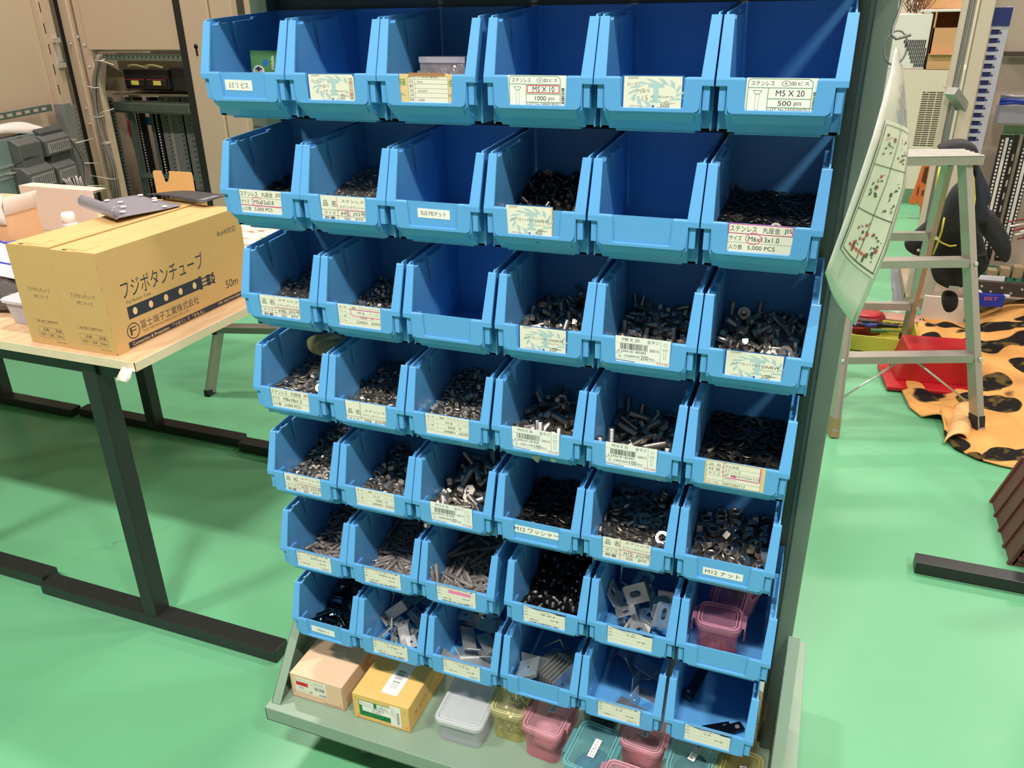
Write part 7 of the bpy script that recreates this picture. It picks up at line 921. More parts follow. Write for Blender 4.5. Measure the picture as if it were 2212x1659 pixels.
# things on the table left and behind
PINKB = mat('pinkish_beige_paint', (208, 190, 178), .5, var=.02)
m = MB(); a = at(75, 500, 'z', TT); b = at(142, 513, 'z', TT)
x0, x1 = a.x-.05, -1.300; m.prism([(.930, TT+.001), (.932, TT+.142), (.985, TT+.142), (.985, TT+.139), (.935, TT+.139), (.933, TT+.004), (.985, TT+.004), (.985, TT+.001)], x0, x1, 'x')
o = m.build('channel_cover', PINKB); tag(o, 'pinkish beige folded metal channel standing on the table behind the bottle', 'metal cover')
t = empty('bottle', (-1.325, .845, TT), 'small white capped bottle with teal band beside the kraft cartons', 'bottle')
m = MB(); m.lathe([(.022, 0), (.024, .003), (.024, .055), (.020, .062), (.018, .064)], 20); m.build('bottle_body', mat('white_pet', (226, 226, 230), .35), t)
m = MB(); m.lathe([(.0243, .020), (.0243, .045)], 20); m.build('label_band', mat('teal_label', (50, 130, 150), .5), t)
m = MB(); m.lathe([(.020, .062), (.019, .088), (.016, .092), (.002, .092)], 20); m.build('cap', mat('white_cap', (238, 238, 240), .3), t)
t = empty('box', (-1.40, .70, TT), 'tall tan cardboard box with torn white wrap at the left picture edge', 'box', rz=.1)
m = MB(); m.box(-.10, .06, -.06, .06, 0, .16, bev=.002); m.build('box_body', mat('tan_card', (206, 164, 128), .7, bump=.1), t)
m = MB(); g = [[(-.105+.17*u+(.012 if v > .6 else 0), -.063-.003*math.sin(9*u), .10+.085*v) for v in (0, .3, .6, 1)] for u in [k/8 for k in range(9)]]; m.sheet(g, .0008); g = [[(.063+.014*v, -.063+.12*u, .125+.05*math.sin(v*1.5)) for v in (0, .5, 1)] for u in [k/5 for k in range(6)]]; m.sheet(g, .0008); m.build('torn_wrap', mat('white_wrap', (226, 216, 210), .5), t)
SHW = mat('white_sheet', (232, 228, 230), .5, var=.02)
m = MB(); g = []
for i in range(12):
    u = i/11; g.append([(-1.30+.50*u, .33+.34*v, TT+.070-.050*v*0+.016*math.sin(6*u+3*v)+.02*u-.03*v) for v in [k/8 for k in range(9)]])
m.sheet(g, .003); o = m.build('white_sheet', SHW); tag(o, 'white folded paper sheets lying over the bag at the left edge', 'paper')
m = MB(); pts = [at(*p, 'z', TT+.085) for p in ((-30, 500), (5, 520), (30, 527), (50, 522), (-10, 545))]; m.tube([at(-30, 510, 'z', TT+.10), at(10, 525, 'z', TT+.10), at(35, 521, 'z', TT+.098)], .003, 8)
tag(m.build('blue_cable', mat('blue_cable', (40, 50, 180), .4)), 'upper blue cable beside the teal edge at the left picture border', 'cable')
m = MB(); m.tube([at(-30, 562, 'z', TT+.10), at(0, 567, 'z', TT+.10), at(24, 571, 'z', TT+.098)], .0025, 8)
tag(m.build('blue_cable', mat('blue_cable', (40, 50, 180), .4)), 'lower blue cable lying across the white sheets at the left edge', 'cable')
m = MB(); blob(m, .11, .07, .035, 24, 12, 8); o = m.build('parts_bag', mat('dark_bag', (90, 84, 82), .2, alpha=.85, bump=.8, bscale=50)); o.location = (-.975, .33, TT+.030); tag(o, 'crumpled clear bag of dark parts on the table at left edge', 'bag')
t = empty('plastic_tub', (-.815, .275, TT), 'small translucent plastic tub beside the kraft carton, bottom left', 'tub')
m = MB(); loft(m, [ring3(.085, .07, .012, .001), ring3(.10, .085, .014, .055), ring3(.098, .083, .014, .055), ring3(.083, .068, .011, .003)]); m.build('tub_body', mat('frosted_tub', (214, 212, 222), .3, alpha=.55), t)
m = MB(); loft(m, [ring3(.110, .093, .015, .052), ring3(.112, .095, .016, .058), ring3(.106, .09, .014, .060)]); m.build('tub_lid', mat('frosted_lid', (220, 218, 226), .3, alpha=.75), t)
# coiled white tubes / papers at the right far end of the table
m = MB(); R_ = random.Random(12)
for k in range(16):
    y = .92+.27*R_.random(); z = TT+.006+.003*(k % 4); pts = [Vector((-.93+.45*j/8, y+.02*math.sin(j*.8+k), z+.004*math.sin(j+k))) for j in range(9)]; m.tube(pts, .004, 6)
tag(m.build('white_tubes', mat('pinkish_white_tube', (236, 216, 206), .4)), 'heap of pale tubes lying on the table end behind the bins', 'tube heap', None, 'stuff')
m = MB(); m.box(-.96, -.44, .90, 1.20, TT+.0005, TT+.006); tag(m.build('paper_stack', mat('white_paper', (236, 226, 214), .6)), 'flat white paper pad under the pale tubes', 'paper')
# aluminium step stool behind the table
ALU = mat('aluminium', (172, 166, 158), .38, .55, var=.05); FOOT = mat('black_rubber_foot', (30, 30, 30), .6)
def beam(m, a, b, w, d, mat_=0, up=(0, 0, 1)):
    a = Vector(a); b = Vector(b); z = (b-a).normalized(); x = Vector(up).cross(z); x = x.normalized() if x.length > 1e-4 else Vector((1, 0, 0)); y = z.cross(x)
    vs_ = [p+x*sx*w/2+y*sy*d/2 for p in (a, b) for sx, sy in ((-1,-1),(1,-1),(1,1),(-1,1))]
    m.raw(vs_, [[0,1,2,3],[4,5,6,7],[0,1,5,4],[1,2,6,5],[2,3,7,6],[3,0,4,7]], mat_)
t = empty('step_stool', (-1.1, 1.5, 0), 'aluminium step stool standing behind the work table', 'step stool')
def sp(m, n, mm): o = m.build(n, mm, t); o.location = (1.1, -1.5, 0)
L1, L2 = Vector((-1.338, 1.306, .012)), Vector((-.84, 1.45, .012)); 
L1t, L2t = Vector((-1.235, 1.50, .70)), Vector((-.90, 1.60, .70)); B1, B2 = Vector((-1.45, 1.95, .012)), Vector((-.96, 2.05, .012))
for a, b in ((L1, L1t), (L2, L2t), (B1, L1t+Vector((0, .06, 0))), (B2, L2t+Vector((0, .06, 0)))):
    m = MB(); beam(m, a, b, .022, .036); sp(m, 'leg', ALU); m = MB(); beam(m, a-Vector((0, 0, .012)), a+Vector((0, 0, .012)), .026, .040); sp(m, 'rubber_foot', FOOT)
for f in (.36, .68):
    m = MB(); beam(m, L1.lerp(L1t, f)-Vector((.012, 0, 0)), L2.lerp(L2t, f), .050, .024); sp(m, 'step', ALU); m = MB(); beam(m, L1.lerp(L1t, f)-Vector((.018, 0, 0)), L1.lerp(L1t, f)+Vector((.004, 0, 0)), .054, .034); sp(m, 'step_bracket', FOOT)
m = MB(); beam(m, (L1t+Vector((-.02, .03, .01))), (L2t+Vector((.02, .03, .01))), .12, .03); sp(m, 'top_step', ALU)

# ---------------------------------------------------------------- switchboard cabinets behind the table
YC = 2.6
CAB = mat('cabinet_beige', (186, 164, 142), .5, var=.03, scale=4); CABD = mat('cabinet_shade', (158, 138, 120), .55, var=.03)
GALV = mat('galvanised', (128, 144, 138), .35, .7, var=.1, scale=60); DUCT = mat('grey_duct', (112, 114, 112), .5); BLKP = mat('black_plastic', (26, 24, 26), .45); SEAL = mat('black_seal', (20, 18, 18), .7)
CABLE = mat('grey_cable', (122, 112, 106), .45); STRAPPING = mat('zip_strap', (214, 206, 190), .4); SCR = ZINC
def Xp(px, py, Y): return at(px, py, 'y', Y).x
def Zp(px, py, Y): return at(px, py, 'y', Y).z
def cabinet(name, label, loc):
    t = empty(name, loc, label, 'switchboard cabinet'); Lc = Vector(loc)
    def part(m, n, mm, sub=None):
        o = m.build(n, mm, sub or t)
        if not sub: o.location = -Lc
        return o
    return t, part
t, part = cabinet('switchboard_cabinet', 'open beige switchboard cabinet with black breakers and grey cable bundle', (-2.75, 2.9, 0))
xa = Xp(122, 0, YC); xb = Xp(160, 0, YC); xc = Xp(372, 0, YC); xd = Xp(386, 0, YC); zt = 2.05
m = MB(); m.box(xa, xa+.060, YC, YC+.05, .03, zt, bev=.004); m.box(xa+.060, xa+.072, YC+.012, YC+.05, .03, zt); m.box(xa+.095, xb+.035, YC+.006, YC+.05, .03, zt, bev=.003); part(m, 'left_post', CAB)
m = MB(); m.box(xa-.035, xa, YC+.008, YC+.05, .03, zt); part(m, 'door_seal', SEAL)
m = MB(); m.box(xc, xd, YC-.004, YC+.05, .03, zt); part(m, 'door_seal', SEAL)
m = MB(); m.box(xd, xd+.165, YC-.002, YC+.05, .03, zt, bev=.004); m.box(xd+.170, xd+.30, YC+.01, YC+.06, .03, zt, bev=.004); part(m, 'right_post', CAB)
m = MB(); m.lathe([(.012, 0), (.012, .002)], 14, M=rotm(math.pi/2), o=(Xp(424, 100, YC), YC-.002, Zp(424, 100, YC))); m.box(Xp(424, 100, YC)-.006, Xp(424, 100, YC)+.006, YC-.004, YC-.001, Zp(424, 100, YC)-.045, Zp(424, 100, YC)); part(m, 'key_slot', INKD)
zb = Zp(280, 108, YC)
m = MB(); m.box(xb+.020, xc, YC+.002, YC+.02, zb, zt, bev=.003); part(m, 'cover_plate', CAB)
m = MB(); m.box(xa-.02, xd+.16, YC+.62, YC+.64, .03, zt); part(m, 'rear_sheet', mat('cabinet_inside', (92, 84, 74), .7))
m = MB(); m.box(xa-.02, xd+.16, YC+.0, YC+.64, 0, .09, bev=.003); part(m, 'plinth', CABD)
m = MB(); m.box(xb, xc, YC+.05, YC+.08, zb-.008, zb+.01); [m.box(xb+.02+.03*k, xb+.032+.03*k, YC+.045, YC+.052, zb-.045, zb-.030) for k in range(int((xc-xb-.04)/.03))]; m.box(xb, xc, YC+.052, YC+.075, zb-.055, zb-.022); part(m, 'slotted_rail', GALV)
# breaker shelf
Yb = YC+.16; bx0, bx1 = Xp(262, 150, Yb), Xp(392, 150, Yb); bz1, bz0 = Zp(300, 138, Yb), Zp(300, 198, Yb)
m = MB(); m.box(bx0-.16, bx1+.06, Yb+.14, Yb+.15, bz0-.01, bz1+.05); m.prism([(bx0-.17, bz0), (bx0, bz0), (bx0-.02, bz0+.10), (bx0-.12, bz1)], Yb+.02, Yb+.025, 'y'); m.box(bx0-.10, bx1+.06, Yb, Yb+.15, bz0-.020, bz0-.012); part(m, 'breaker_shelf', mat('olive_plate', (110, 102, 78), .5))
bw = (Xp(363, 165, Yb)-Xp(268, 165, Yb))/2
for k in range(2):
    x = Xp(268, 165, Yb)+bw*k; m = MB(); z0, z1 = Zp(300, 192, Yb), Zp(300, 150, Yb); m.box(x, x+bw-.003, Yb, Yb+.14, z0, z1, bev=.004); m.box(x+.01, x+bw-.01, Yb-.012, Yb, z0+.015, z1-.045, bev=.003); br = part(m, 'breaker', BLKP)
    m = MB(); m.box(x+bw*.36, x+bw*.70, Yb-.0135, Yb-.012, z0+.022, z0+.045); part(m, 'yellow_tag', mat('tag_yellow', (214, 200, 90), .5), br); m = MB(); m.box(x+.012, x+bw-.012, Yb-.0132, Yb-.012, z1-.052, z1-.050); part(m, 'red_line', REDI, br)
m = MB(); m.box(Xp(363, 165, Yb), Xp(392, 165, Yb), Yb+.02, Yb+.14, bz0+.005, bz1-.02, bev=.004); part(m, 'breaker_end', BLKP)
m = MB(); xm = Xp(300, 146, Yb); m.tube([(xm-.07+.02*j, Yb-.006, bz1-.012+.006*math.sin(j*.7)) for j in range(8)], .006, 6); m.tube([(xm+.05+.02*j, Yb-.006, bz1-.012+.006*math.sin(j*.7)) for j in range(7)], .006, 6); part(m, 'yellow_wire', mat('wire_cream', (220, 200, 140), .5))
# horizontal wiring duct
Yd = YC+.12; z1, z0 = Zp(320, 222, Yd), Zp(320, 242, Yd); x0, x1 = Xp(245, 230, Yd), Xp(410, 230, Yd)
m = MB(); m.box(x0, x1, Yd, Yd+.09, z0+.004, z0+.010); [m.box(x0+.011*k, x0+.011*k+.007, Yd, Yd+.003, z0+.008, z1-.01) for k in range(int((x1-x0)/.011))]; m.box(x0, x1, Yd-.003, Yd+.10, z1-.010, z1); m.box(x0-.02, x1, Yd+.02, Yd+.025, z0-.010, z1-.02); part(m, 'cross_duct', GALV)
Yr = YC+.15; z1, z0 = Zp(320, 375, Yr), Zp(320, 384, Yr)
m = MB(); xs, xe = Xp(300, 380, Yr), Xp(425, 384, Yr); m.box(xs, xe, Yr, Yr+.02, z0, z1); part(m, 'cross_rail', GALV); m = MB(); [m.box(xs+.02+.045*k, xs+.045+.045*k, Yr-.001, Yr+.001, z0+.012, z1-.012) for k in range(int((xe-xs)/.045))]; part(m, 'rail_slot', INKD)
# vertical strips
Ys = YC+.30
def vstrip(px, w, mm, name, Y=Ys, z0=.12, z1=None, fins=0, dots=0, py=210):
    x = Xp(px, py, Y); z1 = z1 or Zp(px, py, Y); m = MB(); m.box(x, x+w, Y, Y+.03, z0, z1)
    if fins: [m.box(x+w, x+w+.020, Y-.005, Y+.02, z0+fins*k, z0+fins*k+fins*.55) for k in range(int((z1-z0)/fins))]
    s = part(m, name, mm)
    if dots:
        m = MB(); [m.frus((x+w*.5, Y-.002, z0+dots*k), (x+w*.5, Y-.006, z0+dots*k), dots*.33, dots*.33, 6) for k in range(int((z1-z0)/dots))]; part(m, 'terminal_screws', mat('terminal_white', (210, 206, 200), .4), s)
    return s
vstrip(222, .035, DUCT, 'slotted_duct', YC+.14, fins=.020); vstrip(268, .022, GALV, 'din_rail', YC+.20); vstrip(285, .045, BLKP, 'terminal_strip', dots=.016); vstrip(315, .05, GALV, 'din_rail'); vstrip(322, .055, BLKP, 'terminal_strip', dots=.016)
vstrip(335, .05, DUCT, 'slotted_duct', fins=.022); vstrip(352, .030, mat('pale_wire_bundle', (150, 140, 136), .5), 'wire_bundle'); vstrip(362, .055, DUCT, 'slotted_duct', fins=.026); vstrip(380, .03, GALV, 'din_rail'); vstrip(386, .05, DUCT, 'slotted_duct', fins=.03); vstrip(400, .025, GALV, 'din_rail'); vstrip(408, .05, BLKP, 'terminal_strip', dots=.03)
m = MB(); [m.box(Xp(p, 300, Ys), Xp(p, 300, Ys)+w, Ys+.10, Ys+.18, a, b) for p, w, a, b in ((262, .05, .95, 1.0), (310, .06, .62, .80), (330, .10, .3, .55), (300, .08, .2, .45))]; part(m, 'back_parts', mat('inner_parts', (150, 110, 84), .6))
m = MB(); m.box(Xp(252, 265, Ys), Xp(278, 265, Ys), Ys+.05, Ys+.06, Zp(260, 295, Ys), Zp(260, 262, Ys)); m.box(Xp(177, 180, YC+.07), Xp(183, 180, YC+.07), YC+.06, YC+.07, Zp(180, 215, YC), Zp(180, 175, YC)); m.box(Xp(200, 290, YC+.07), Xp(210, 290, YC+.07), YC+.06, YC+.07, Zp(200, 310, YC), Zp(200, 275, YC)); part(m, 'red_plate', REDI)
m = MB(); m.box(Xp(300, 262, Ys), Xp(318, 262, Ys), Ys+.05, Ys+.06, Zp(300, 272, Ys), Zp(300, 255, Ys)); part(m, 'blue_plate', mat('plate_blue', (50, 130, 220), .4))
# the hanging cable bundle with ties
Yk = YC-.03; path = [(217, 118), (212, 140), (206, 165), (205, 195), (207, 222), (211, 250), (217, 280), (226, 310), (238, 335), (246, 365), (250, 400), (256, 450)]
cb = None
for s in range(11):
    m = MB(); ox, oy = .014*math.cos(s*2.1)*(.4+.6*(s % 3)/2), .012*math.sin(s*1.7); pts = [at(px+ (s-5)*.5*math.sin(i*.5), py, 'y', Yk)+Vector((ox, oy, 0)) for i, (px, py) in enumerate(path)]; m.tube(pts, .0052, 6); part(m, 'cable', CABLE)
for px, py, ex, ey in ((216, 130, 246, 140), (208, 188, 185, 189), (214, 251, 246, 235), (228, 309, 236, 307), (246, 385, 175, 378)):
    m = MB(); c = at(px, py, 'y', Yk); m.tube([c+Vector((.024*math.cos(a*.7), .022*math.sin(a*.7), .003*math.sin(a*.7))) for a in range(9)], .0022, 5, closed=True); m.tube([c+Vector((0, -.024, 0)), (c+at(ex, ey, 'y', Yk-.03))/2+Vector((0, -.02, .006)), at(ex, ey, 'y', Yk-.03)], .0020, 5); part(m, 'zip_strap', STRAPPING)
m = MB(); [m.lathe([(.008, 0), (.006, .004)], 10, M=rotm(math.pi/2), o=tuple(at(px, py, 'y', YC-.001))) for px, py in ((182, 98), (168, 80), (193, 145), (153, 95), (186, 235), (194, 268))]; part(m, 'panel_screws', SCR)
# door of the left cabinet, swung towards the viewer, seen from inside
t, part = cabinet('switchboard_cabinet', 'beige switchboard cabinet at the left edge with its door swung open', (-3.4, 2.9, 0))
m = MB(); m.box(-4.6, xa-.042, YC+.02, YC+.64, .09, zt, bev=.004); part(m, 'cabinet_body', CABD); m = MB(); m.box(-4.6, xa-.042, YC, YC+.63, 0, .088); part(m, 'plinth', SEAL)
H0 = at(118, 0, 'y', YC-.01); H = Vector((H0.x-.035, YC-.03, 0)); U = Vector((.30, -.954, 0)).normalized(); NV = Vector((U.y, -U.x, 0)); NV = -NV if NV.dot(CAM-H) < 0 else NV
def pl(px, py, off=0):
    """the place in the door's own plane: u from the hinge, z, seen at that spot"""
    d = ray(px, py); P0 = H+NV*off; tt = (P0-CAM).dot(NV)/d.dot(NV); p = CAM+d*tt; return ((p-P0).dot(U), p.z)
DM = Matrix((U, NV, Vector((0, 0, 1)))).transposed()       # u, n, z
def dbox(m, a, b, n0, n1, mat_=0, bev=0):
    """box between two picture corners in the door plane"""
    off = n0; (u0, z0), (u1, z1) = pl(*a, off), pl(*b, off); m.box(min(u0, u1), max(u0, u1), n0, n1, min(z0, z1), max(z0, z1), mat_, bev, DM, H); return m
m = MB(); m.box(.0, 1.15, -.03, 0, .10, zt, 0, .003, DM, H); part(m, 'door_panel', CAB)
m = MB(); m.box(.015, .10, 0, .020, .10, zt, 0, .002, DM, H); m.box(.115, .150, 0, .034, .10, zt, 0, .002, DM, H); [m.box(.128, .136, .0335, .0345, .5+.10*k, .55+.10*k, 1, 0, DM, H) for k in range(15)]; part(m, 'door_stiffener', [CAB, INKD])
m = MB(); u, z = pl(118, 112); m.box(.03, .055, .02, .035, z-.05, z+.05, 0, .002, DM, H); m.box(.02, .07, .02, .04, z+.045, z+.07, 0, .002, DM, H); m.box(.02, .07, .02, .04, z-.08, z-.055, 0, .002, DM, H); part(m, 'hinge', ZINC)
# device plate and its modules on the door
N1 = .09
uz = lambda px, py, off: pl(px, py, off)
m = MB(); u0, zA = uz(112, 232, N1); u1, zB = uz(-25, 258, N1); m.box(u0, u1, N1-.03, N1, zA-.016, zA+.016, 0, 0, DM, H); part(m, 'strut_rail', GALV); m = MB(); [m.box(u0+.05+.07*k, u0+.09+.07*k, N1, N1+.001, zA-.007, zA+.007, 0, 0, DM, H) for k in range(8)]; part(m, 'rail_slot', mat('pinkish_slit', (176, 156, 146), .6))
m = MB(); a = uz(135, 224, .10); b = uz(118, 440, .10); um = (a[0]); m.box(um-.05, um+.02, .06, .115, .45, a[1], 0, .001, DM, H); k = 0
while .47+.021*k < a[1]-.02: m.box(um-.095, um-.05, .06, .112, .47+.021*k, .47+.021*k+.013, 0, 0, DM, H); k += 1
part(m, 'wall_duct', DUCT)
TEALP = mat('grey_green_plate', (108, 124, 122), .4)
m = MB(); a = uz(84, 282, .12); b = uz(-30, 300, .12); m.box(a[0], b[0], .05, .12, .35, a[1]-.005, 0, .002, DM, H); part(m, 'device_plate', TEALP)
m = MB(); a = uz(44, 303, .125); m.lathe([(.016, 0), (.016, .006), (.008, .008)], 16, M=DM @ rotm(-math.pi/2), o=H+U*a[0]+NV*.121+Vector((0, 0, a[1]))); part(m, 'round_plug', BLKP)
MODC = mat('module_grey', (84, 84, 84), .5); MODL = mat('module_label', (140, 134, 136), .5); MODD = mat('module_dark', (62, 64, 66), .5)
mods = [((87, 288), (140, 298), .15, MODD), ((97, 306), (157, 323), .18, MODC), ((40, 316), (96, 337), .17, MODC), ((48, 342), (102, 367), .17, MODC), ((108, 329), (158, 352), .17, MODD), ((62, 378), (126, 398), .20, MODC), ((124, 364), (172, 384), .20, MODC), ((66, 412), (120, 426), .17, MODD), ((128, 398), (152, 412), .17, MODC), ((72, 428), (122, 440), .16, MODD)]
for i, (a, b, n, mm) in enumerate(mods):
    m = MB(); (ua, za), (ub, zb_) = uz(a[0], a[1], n), uz(b[0], b[1], n); u0, u1 = min(ua, ub), max(ua, ub); z0, z1 = min(za, zb_), max(za, zb_); h = z1-z0
    m.prism([(.115, z0-h*.25), (n, z0), (n, z1), (n-.035, z1+h*.35), (.115, z1+h*.35)], u0, u1, 'x', bev=.003, M=DM, o=H); md = part(m, 'terminal_module', mm)
    if i in (1, 5, 6, 8):
        m = MB(); m.box(u0+(u1-u0)*.06, u1-(u1-u0)*.06, n-.002, n+.0015, z0+h*.15, z1-h*.15, 0, 0, DM, H); part(m, 'module_label', MODL, md); m = MB(); [m.box(u0+(u1-u0)*(.10+.08*k), u0+(u1-u0)*(.12+.08*k), n+.0015, n+.002, z0+h*.25, z1-h*.25, 0, 0, DM, H) for k in range(10)]; part(m, 'module_marks', INKD, md)
m = MB(); a = uz(30, 375, .14)
for dz in (-.02, 0, .03): m.box(a[0]-.06, a[0]+.08, .12, .125, a[1]+dz, a[1]+dz+.008, 0, 0, DM, H)
m.frus(H+U*(a[0]+.02)+NV*.13+Vector((0, 0, a[1])), H+U*(a[0]-.10)+NV*.15+Vector((0, 0, a[1])), .004, .004, 8); part(m, 'clamp_bracket', ZINC)
m = MB(); R_ = random.Random(5)
for k in range(5):
    p0 = at(-12, 260+6*k, 'y', 1.95); pts = [at(-12+q*(30+9*k)/5+4*math.sin(q+k), 262+q*36, 'y', 1.95+.05*k) for q in range(6)]; m.tube(pts, .0028, 6)
part(m, 'blue_wires', mat('blue_wire', (36, 50, 150), .4))
def dp(px, py, n): u, z = pl(px, py, n); return H+U*u+NV*n+Vector((0, 0, z))
m = MB()
for s in range(9):
    pts = [dp(px+s*1.3-4, py, .17+.006*(s % 3)) for px, py in ((156, 300), (162, 312), (174, 330), (183, 350), (187, 375), (188, 400), (190, 418), (184, 428), (172, 430), (160, 422))]; m.tube(pts, .0042, 6)
part(m, 'cable_bundle', CABLE)
m = MB(); [m.tube([dp(136+5*s+R_.uniform(-3, 3), 385+R_.uniform(-6, 4), .21), dp(148+4*s, 402, .20), dp(158+3*s, 414, .19)], .0028, 5) for s in range(9)]; part(m, 'white_sleeves', mat('white_sleeve', (226, 206, 204), .4))
m = MB(); [m.tube([dp(150+4*s, 404, .20), dp(160+3*s, 420, .19), dp(178, 428, .18)], .0036, 5) for s in range(8)]; part(m, 'blue_sleeves', mat('blue_sleeve', (44, 70, 100), .4))
for a, b in (((164, 309), (203, 299)), ((183, 352), (218, 353)), ((189, 402), (235, 400)), ((188, 420), (222, 412))):
    m = MB(); m.tube([dp(*a, .20), dp(*b, .20)], .0022, 5); part(m, 'zip_strap', STRAPPING)
# white film on top of the device plate
m = MB(); g = []
for i in range(12):
    q = i/11; row = []
    for j in range(7):
        v = j/6; u0, z0 = pl(-20+q*138, 296-q*14, .12); row.append(H+U*u0+NV*(.11-.055*v)+Vector((0, 0, z0+.004+.055*math.sin(v*math.pi)*math.sin(math.pi*min(1, q*.9+.12))+.006*math.sin(7*q+5*v))))
    g.append(row)
m.sheet(g, .001); part(m, 'white_film', mat('white_film', (228, 216, 212), .4, bump=.5, bscale=40))
# what stands further right behind, seen beside the first bins
t, part = cabinet('switchboard_cabinet', 'far beige cabinet frame glimpsed between the right post and the bins', (-2.0, 3.0, 0))
x0 = xd+.31; m = MB(); [m.box(x0+a, x0+b, YC+.10, YC+.15, .03, zt, bev=.003) for a, b in ((.0, .05), (.24, .40), (.46, .56))]; part(m, 'frame_post', CAB)
m = MB(); [m.box(x0+a, x0+a+.012, YC+.16, YC+.18, 1.15, zt) for a in (.06, .14, .17, .21)]; part(m, 'steel_rod', ZINC)
m = MB(); m.box(x0, x0+.56, YC+.55, YC+.56, .03, zt); part(m, 'rear_sheet', mat('cabinet_inside', (92, 84, 74), .7))
m = MB(); z1, z0 = Zp(470, 248, YC+.06), Zp(470, 270, YC+.06); m.box(Xp(458, 250, YC+.06), x0+.5, YC+.055, YC+.09, z0, z1, bev=.002); m.box(Xp(458, 250, YC+.06), x0+.5, YC+.05, YC+.09, z0-.03, z0-.004); part(m, 'cross_bar', GALV)
m = MB(); [m.box(x0+.10+.025*k, x0+.115+.025*k, YC+.2, YC+.22, .6, z0-.04) for k in range(8)]; part(m, 'busbar', mat('busbar', (120, 116, 112), .4, .6))
m = MB(); m.box(x0+.04, x0+.22, YC+.30, YC+.40, 1.28, 1.40, bev=.01); part(m, 'grey_unit', mat('grey_unit', (150, 146, 140), .5)); m = MB(); m.box(x0+.03, x0+.2, YC+.30, YC+.5, 1.42, 1.6); part(m, 'orange_unit', mat('orange_unit', (190, 96, 50), .5))

# ---------------------------------------------------------------- laminated sheet on its ring and hook, at the rack's right side
LAM = mat('laminate', (214, 214, 208), .18, alpha=.93, coat=.5)
left_ = [(1931, 104, .02), (1922, 160, -.02), (1907, 215, -.05), (1886, 290, -.07), (1855, 385, -.08), (1822, 480, -.085), (1782, 590, -.085)]
right_ = [(1939, 104, .03), (1949, 170, .06), (1956, 240, .09), (1960, 320, .10), (1953, 410, .10), (1915, 540, .08), (1846, 702, .05)]
def S2(u, v):
    """place on the laminated sheet: u from its near to its far edge, v from the top down"""
    f = v*6; i = min(5, int(f)); f -= i
    def P_(T): a, b = T[i], T[i+1]; return at(a[0]+(b[0]-a[0])*f, a[1]+(b[1]-a[1])*f, 'y', a[2]+(b[2]-a[2])*f)
    p = P_(left_)*(1-u)+P_(right_)*u; p.x += .006*math.sin(u*math.pi)*math.sin(v*5); return p
t = empty('laminated_sheet', (.9, .0, 1.2), 'laminated parts chart hanging from a wire ring beside the rack', 'laminated sheet')
def lp(m, n, mm): o = m.build(n, mm, t); o.location = (-.9, 0, -1.2); return o
m = MB(); m.sheet([[S2(u/10, v/24) for u in range(11)] for v in range(25)], .0012); lp(m, 'plastic_sleeve', LAM)
NK = .0022
def SN(u, v):
    n = (S2(min(1, u+.02), v)-S2(u-.02, v)).cross(S2(u, min(1, v+.02))-S2(u, v-.02)).normalized(); return n if n.dot(CAM-S2(u, v)) > 0 else -n
def patch(m, u0, u1, v0, v1, mi=0, n=3):
    g = [[S2(u0+(u1-u0)*i/n, v0+(v1-v0)*j/n)+SN(u0+(u1-u0)*i/n, v0+(v1-v0)*j/n)*NK for i in range(n+1)] for j in range(n+1)]; m.sheet(g, 0, mi)
m = MB(); patch(m, .12, .94, .42, .90, 0, 8); lp(m, 'paper', mat('chart_paper', (224, 222, 208), .5))
NK = .0030; m = MB(); R_ = random.Random(21)
for v in (.44, .60, .76, .89): patch(m, .14, .92, v, v+.003, 0, 6)
for u in (.14, .52, .90): patch(m, u, u+.010, .44, .89, 0, 6)
for bu, bv in ((.22, .47), (.60, .48), (.24, .63), (.62, .65), (.30, .78), (.60, .79)):
    for k in range(16):
        u = bu+R_.uniform(0, .22); v = bv+R_.uniform(0, .09); patch(m, u, u+R_.uniform(.01, .05), v, v+R_.uniform(.002, .012), 0 if R_.random() < .7 else 1, 1)
for k in range(7): patch(m, .25+.06*k, .29+.06*k, .865, .872, 1, 1)
for v0 in (.22, .30, .36):
    for k in range(6): patch(m, .35+.03*k, .40+.03*k, v0+.01*k, v0+.008+.01*k, 2, 1)
lp(m, 'printed_drawing', [mat('chart_ink', (70, 80, 74), .5), mat('chart_red', (190, 60, 50), .5), mat('chart_grey', (140, 132, 134), .5)])
c = at(1935, 103, 'y', .025); m = MB(); m.tube([c+Vector((.011*math.cos(a*.393), .004*math.sin(a*.393), .0165*math.sin(a*.393))) for a in range(16)], .0011, 6, closed=True); o = m.build('wire_ring', mat('dull_wire', (120, 118, 114), .45, .7)); tag(o, 'round wire ring holding the laminated sheet', 'ring')
t = empty('wire_hook', (.888, .10, 1.35), 'bent wire hook on the rack upright holding the ring', 'hook')
m = MB(); pts = [at(1948, -14, 'y', .10), at(1946, 12, 'y', .08), at(1938, 36, 'y', .05), at(1928, 62, 'y', .03), at(1928, 76, 'y', .022), at(1936, 84, 'y', .02), at(1944, 82, 'y', .02), at(1968, 75, 'y', .02)]; m.tube(pts, .0016, 6); o = m.build('hook_wire', mat('dull_wire', (120, 118, 114), .45, .7), t); o.location = (-.888, -.10, -1.35)
m = MB(); p = at(1949, -12, 'y', .12); m.box(.8875, p.x+.004, .10, .17, 1.385, 1.41, bev=.002); o = m.build('hook_plate', mat('dark_bracket', (40, 46, 42), .4), t); o.location = (-.888, -.10, -1.35)

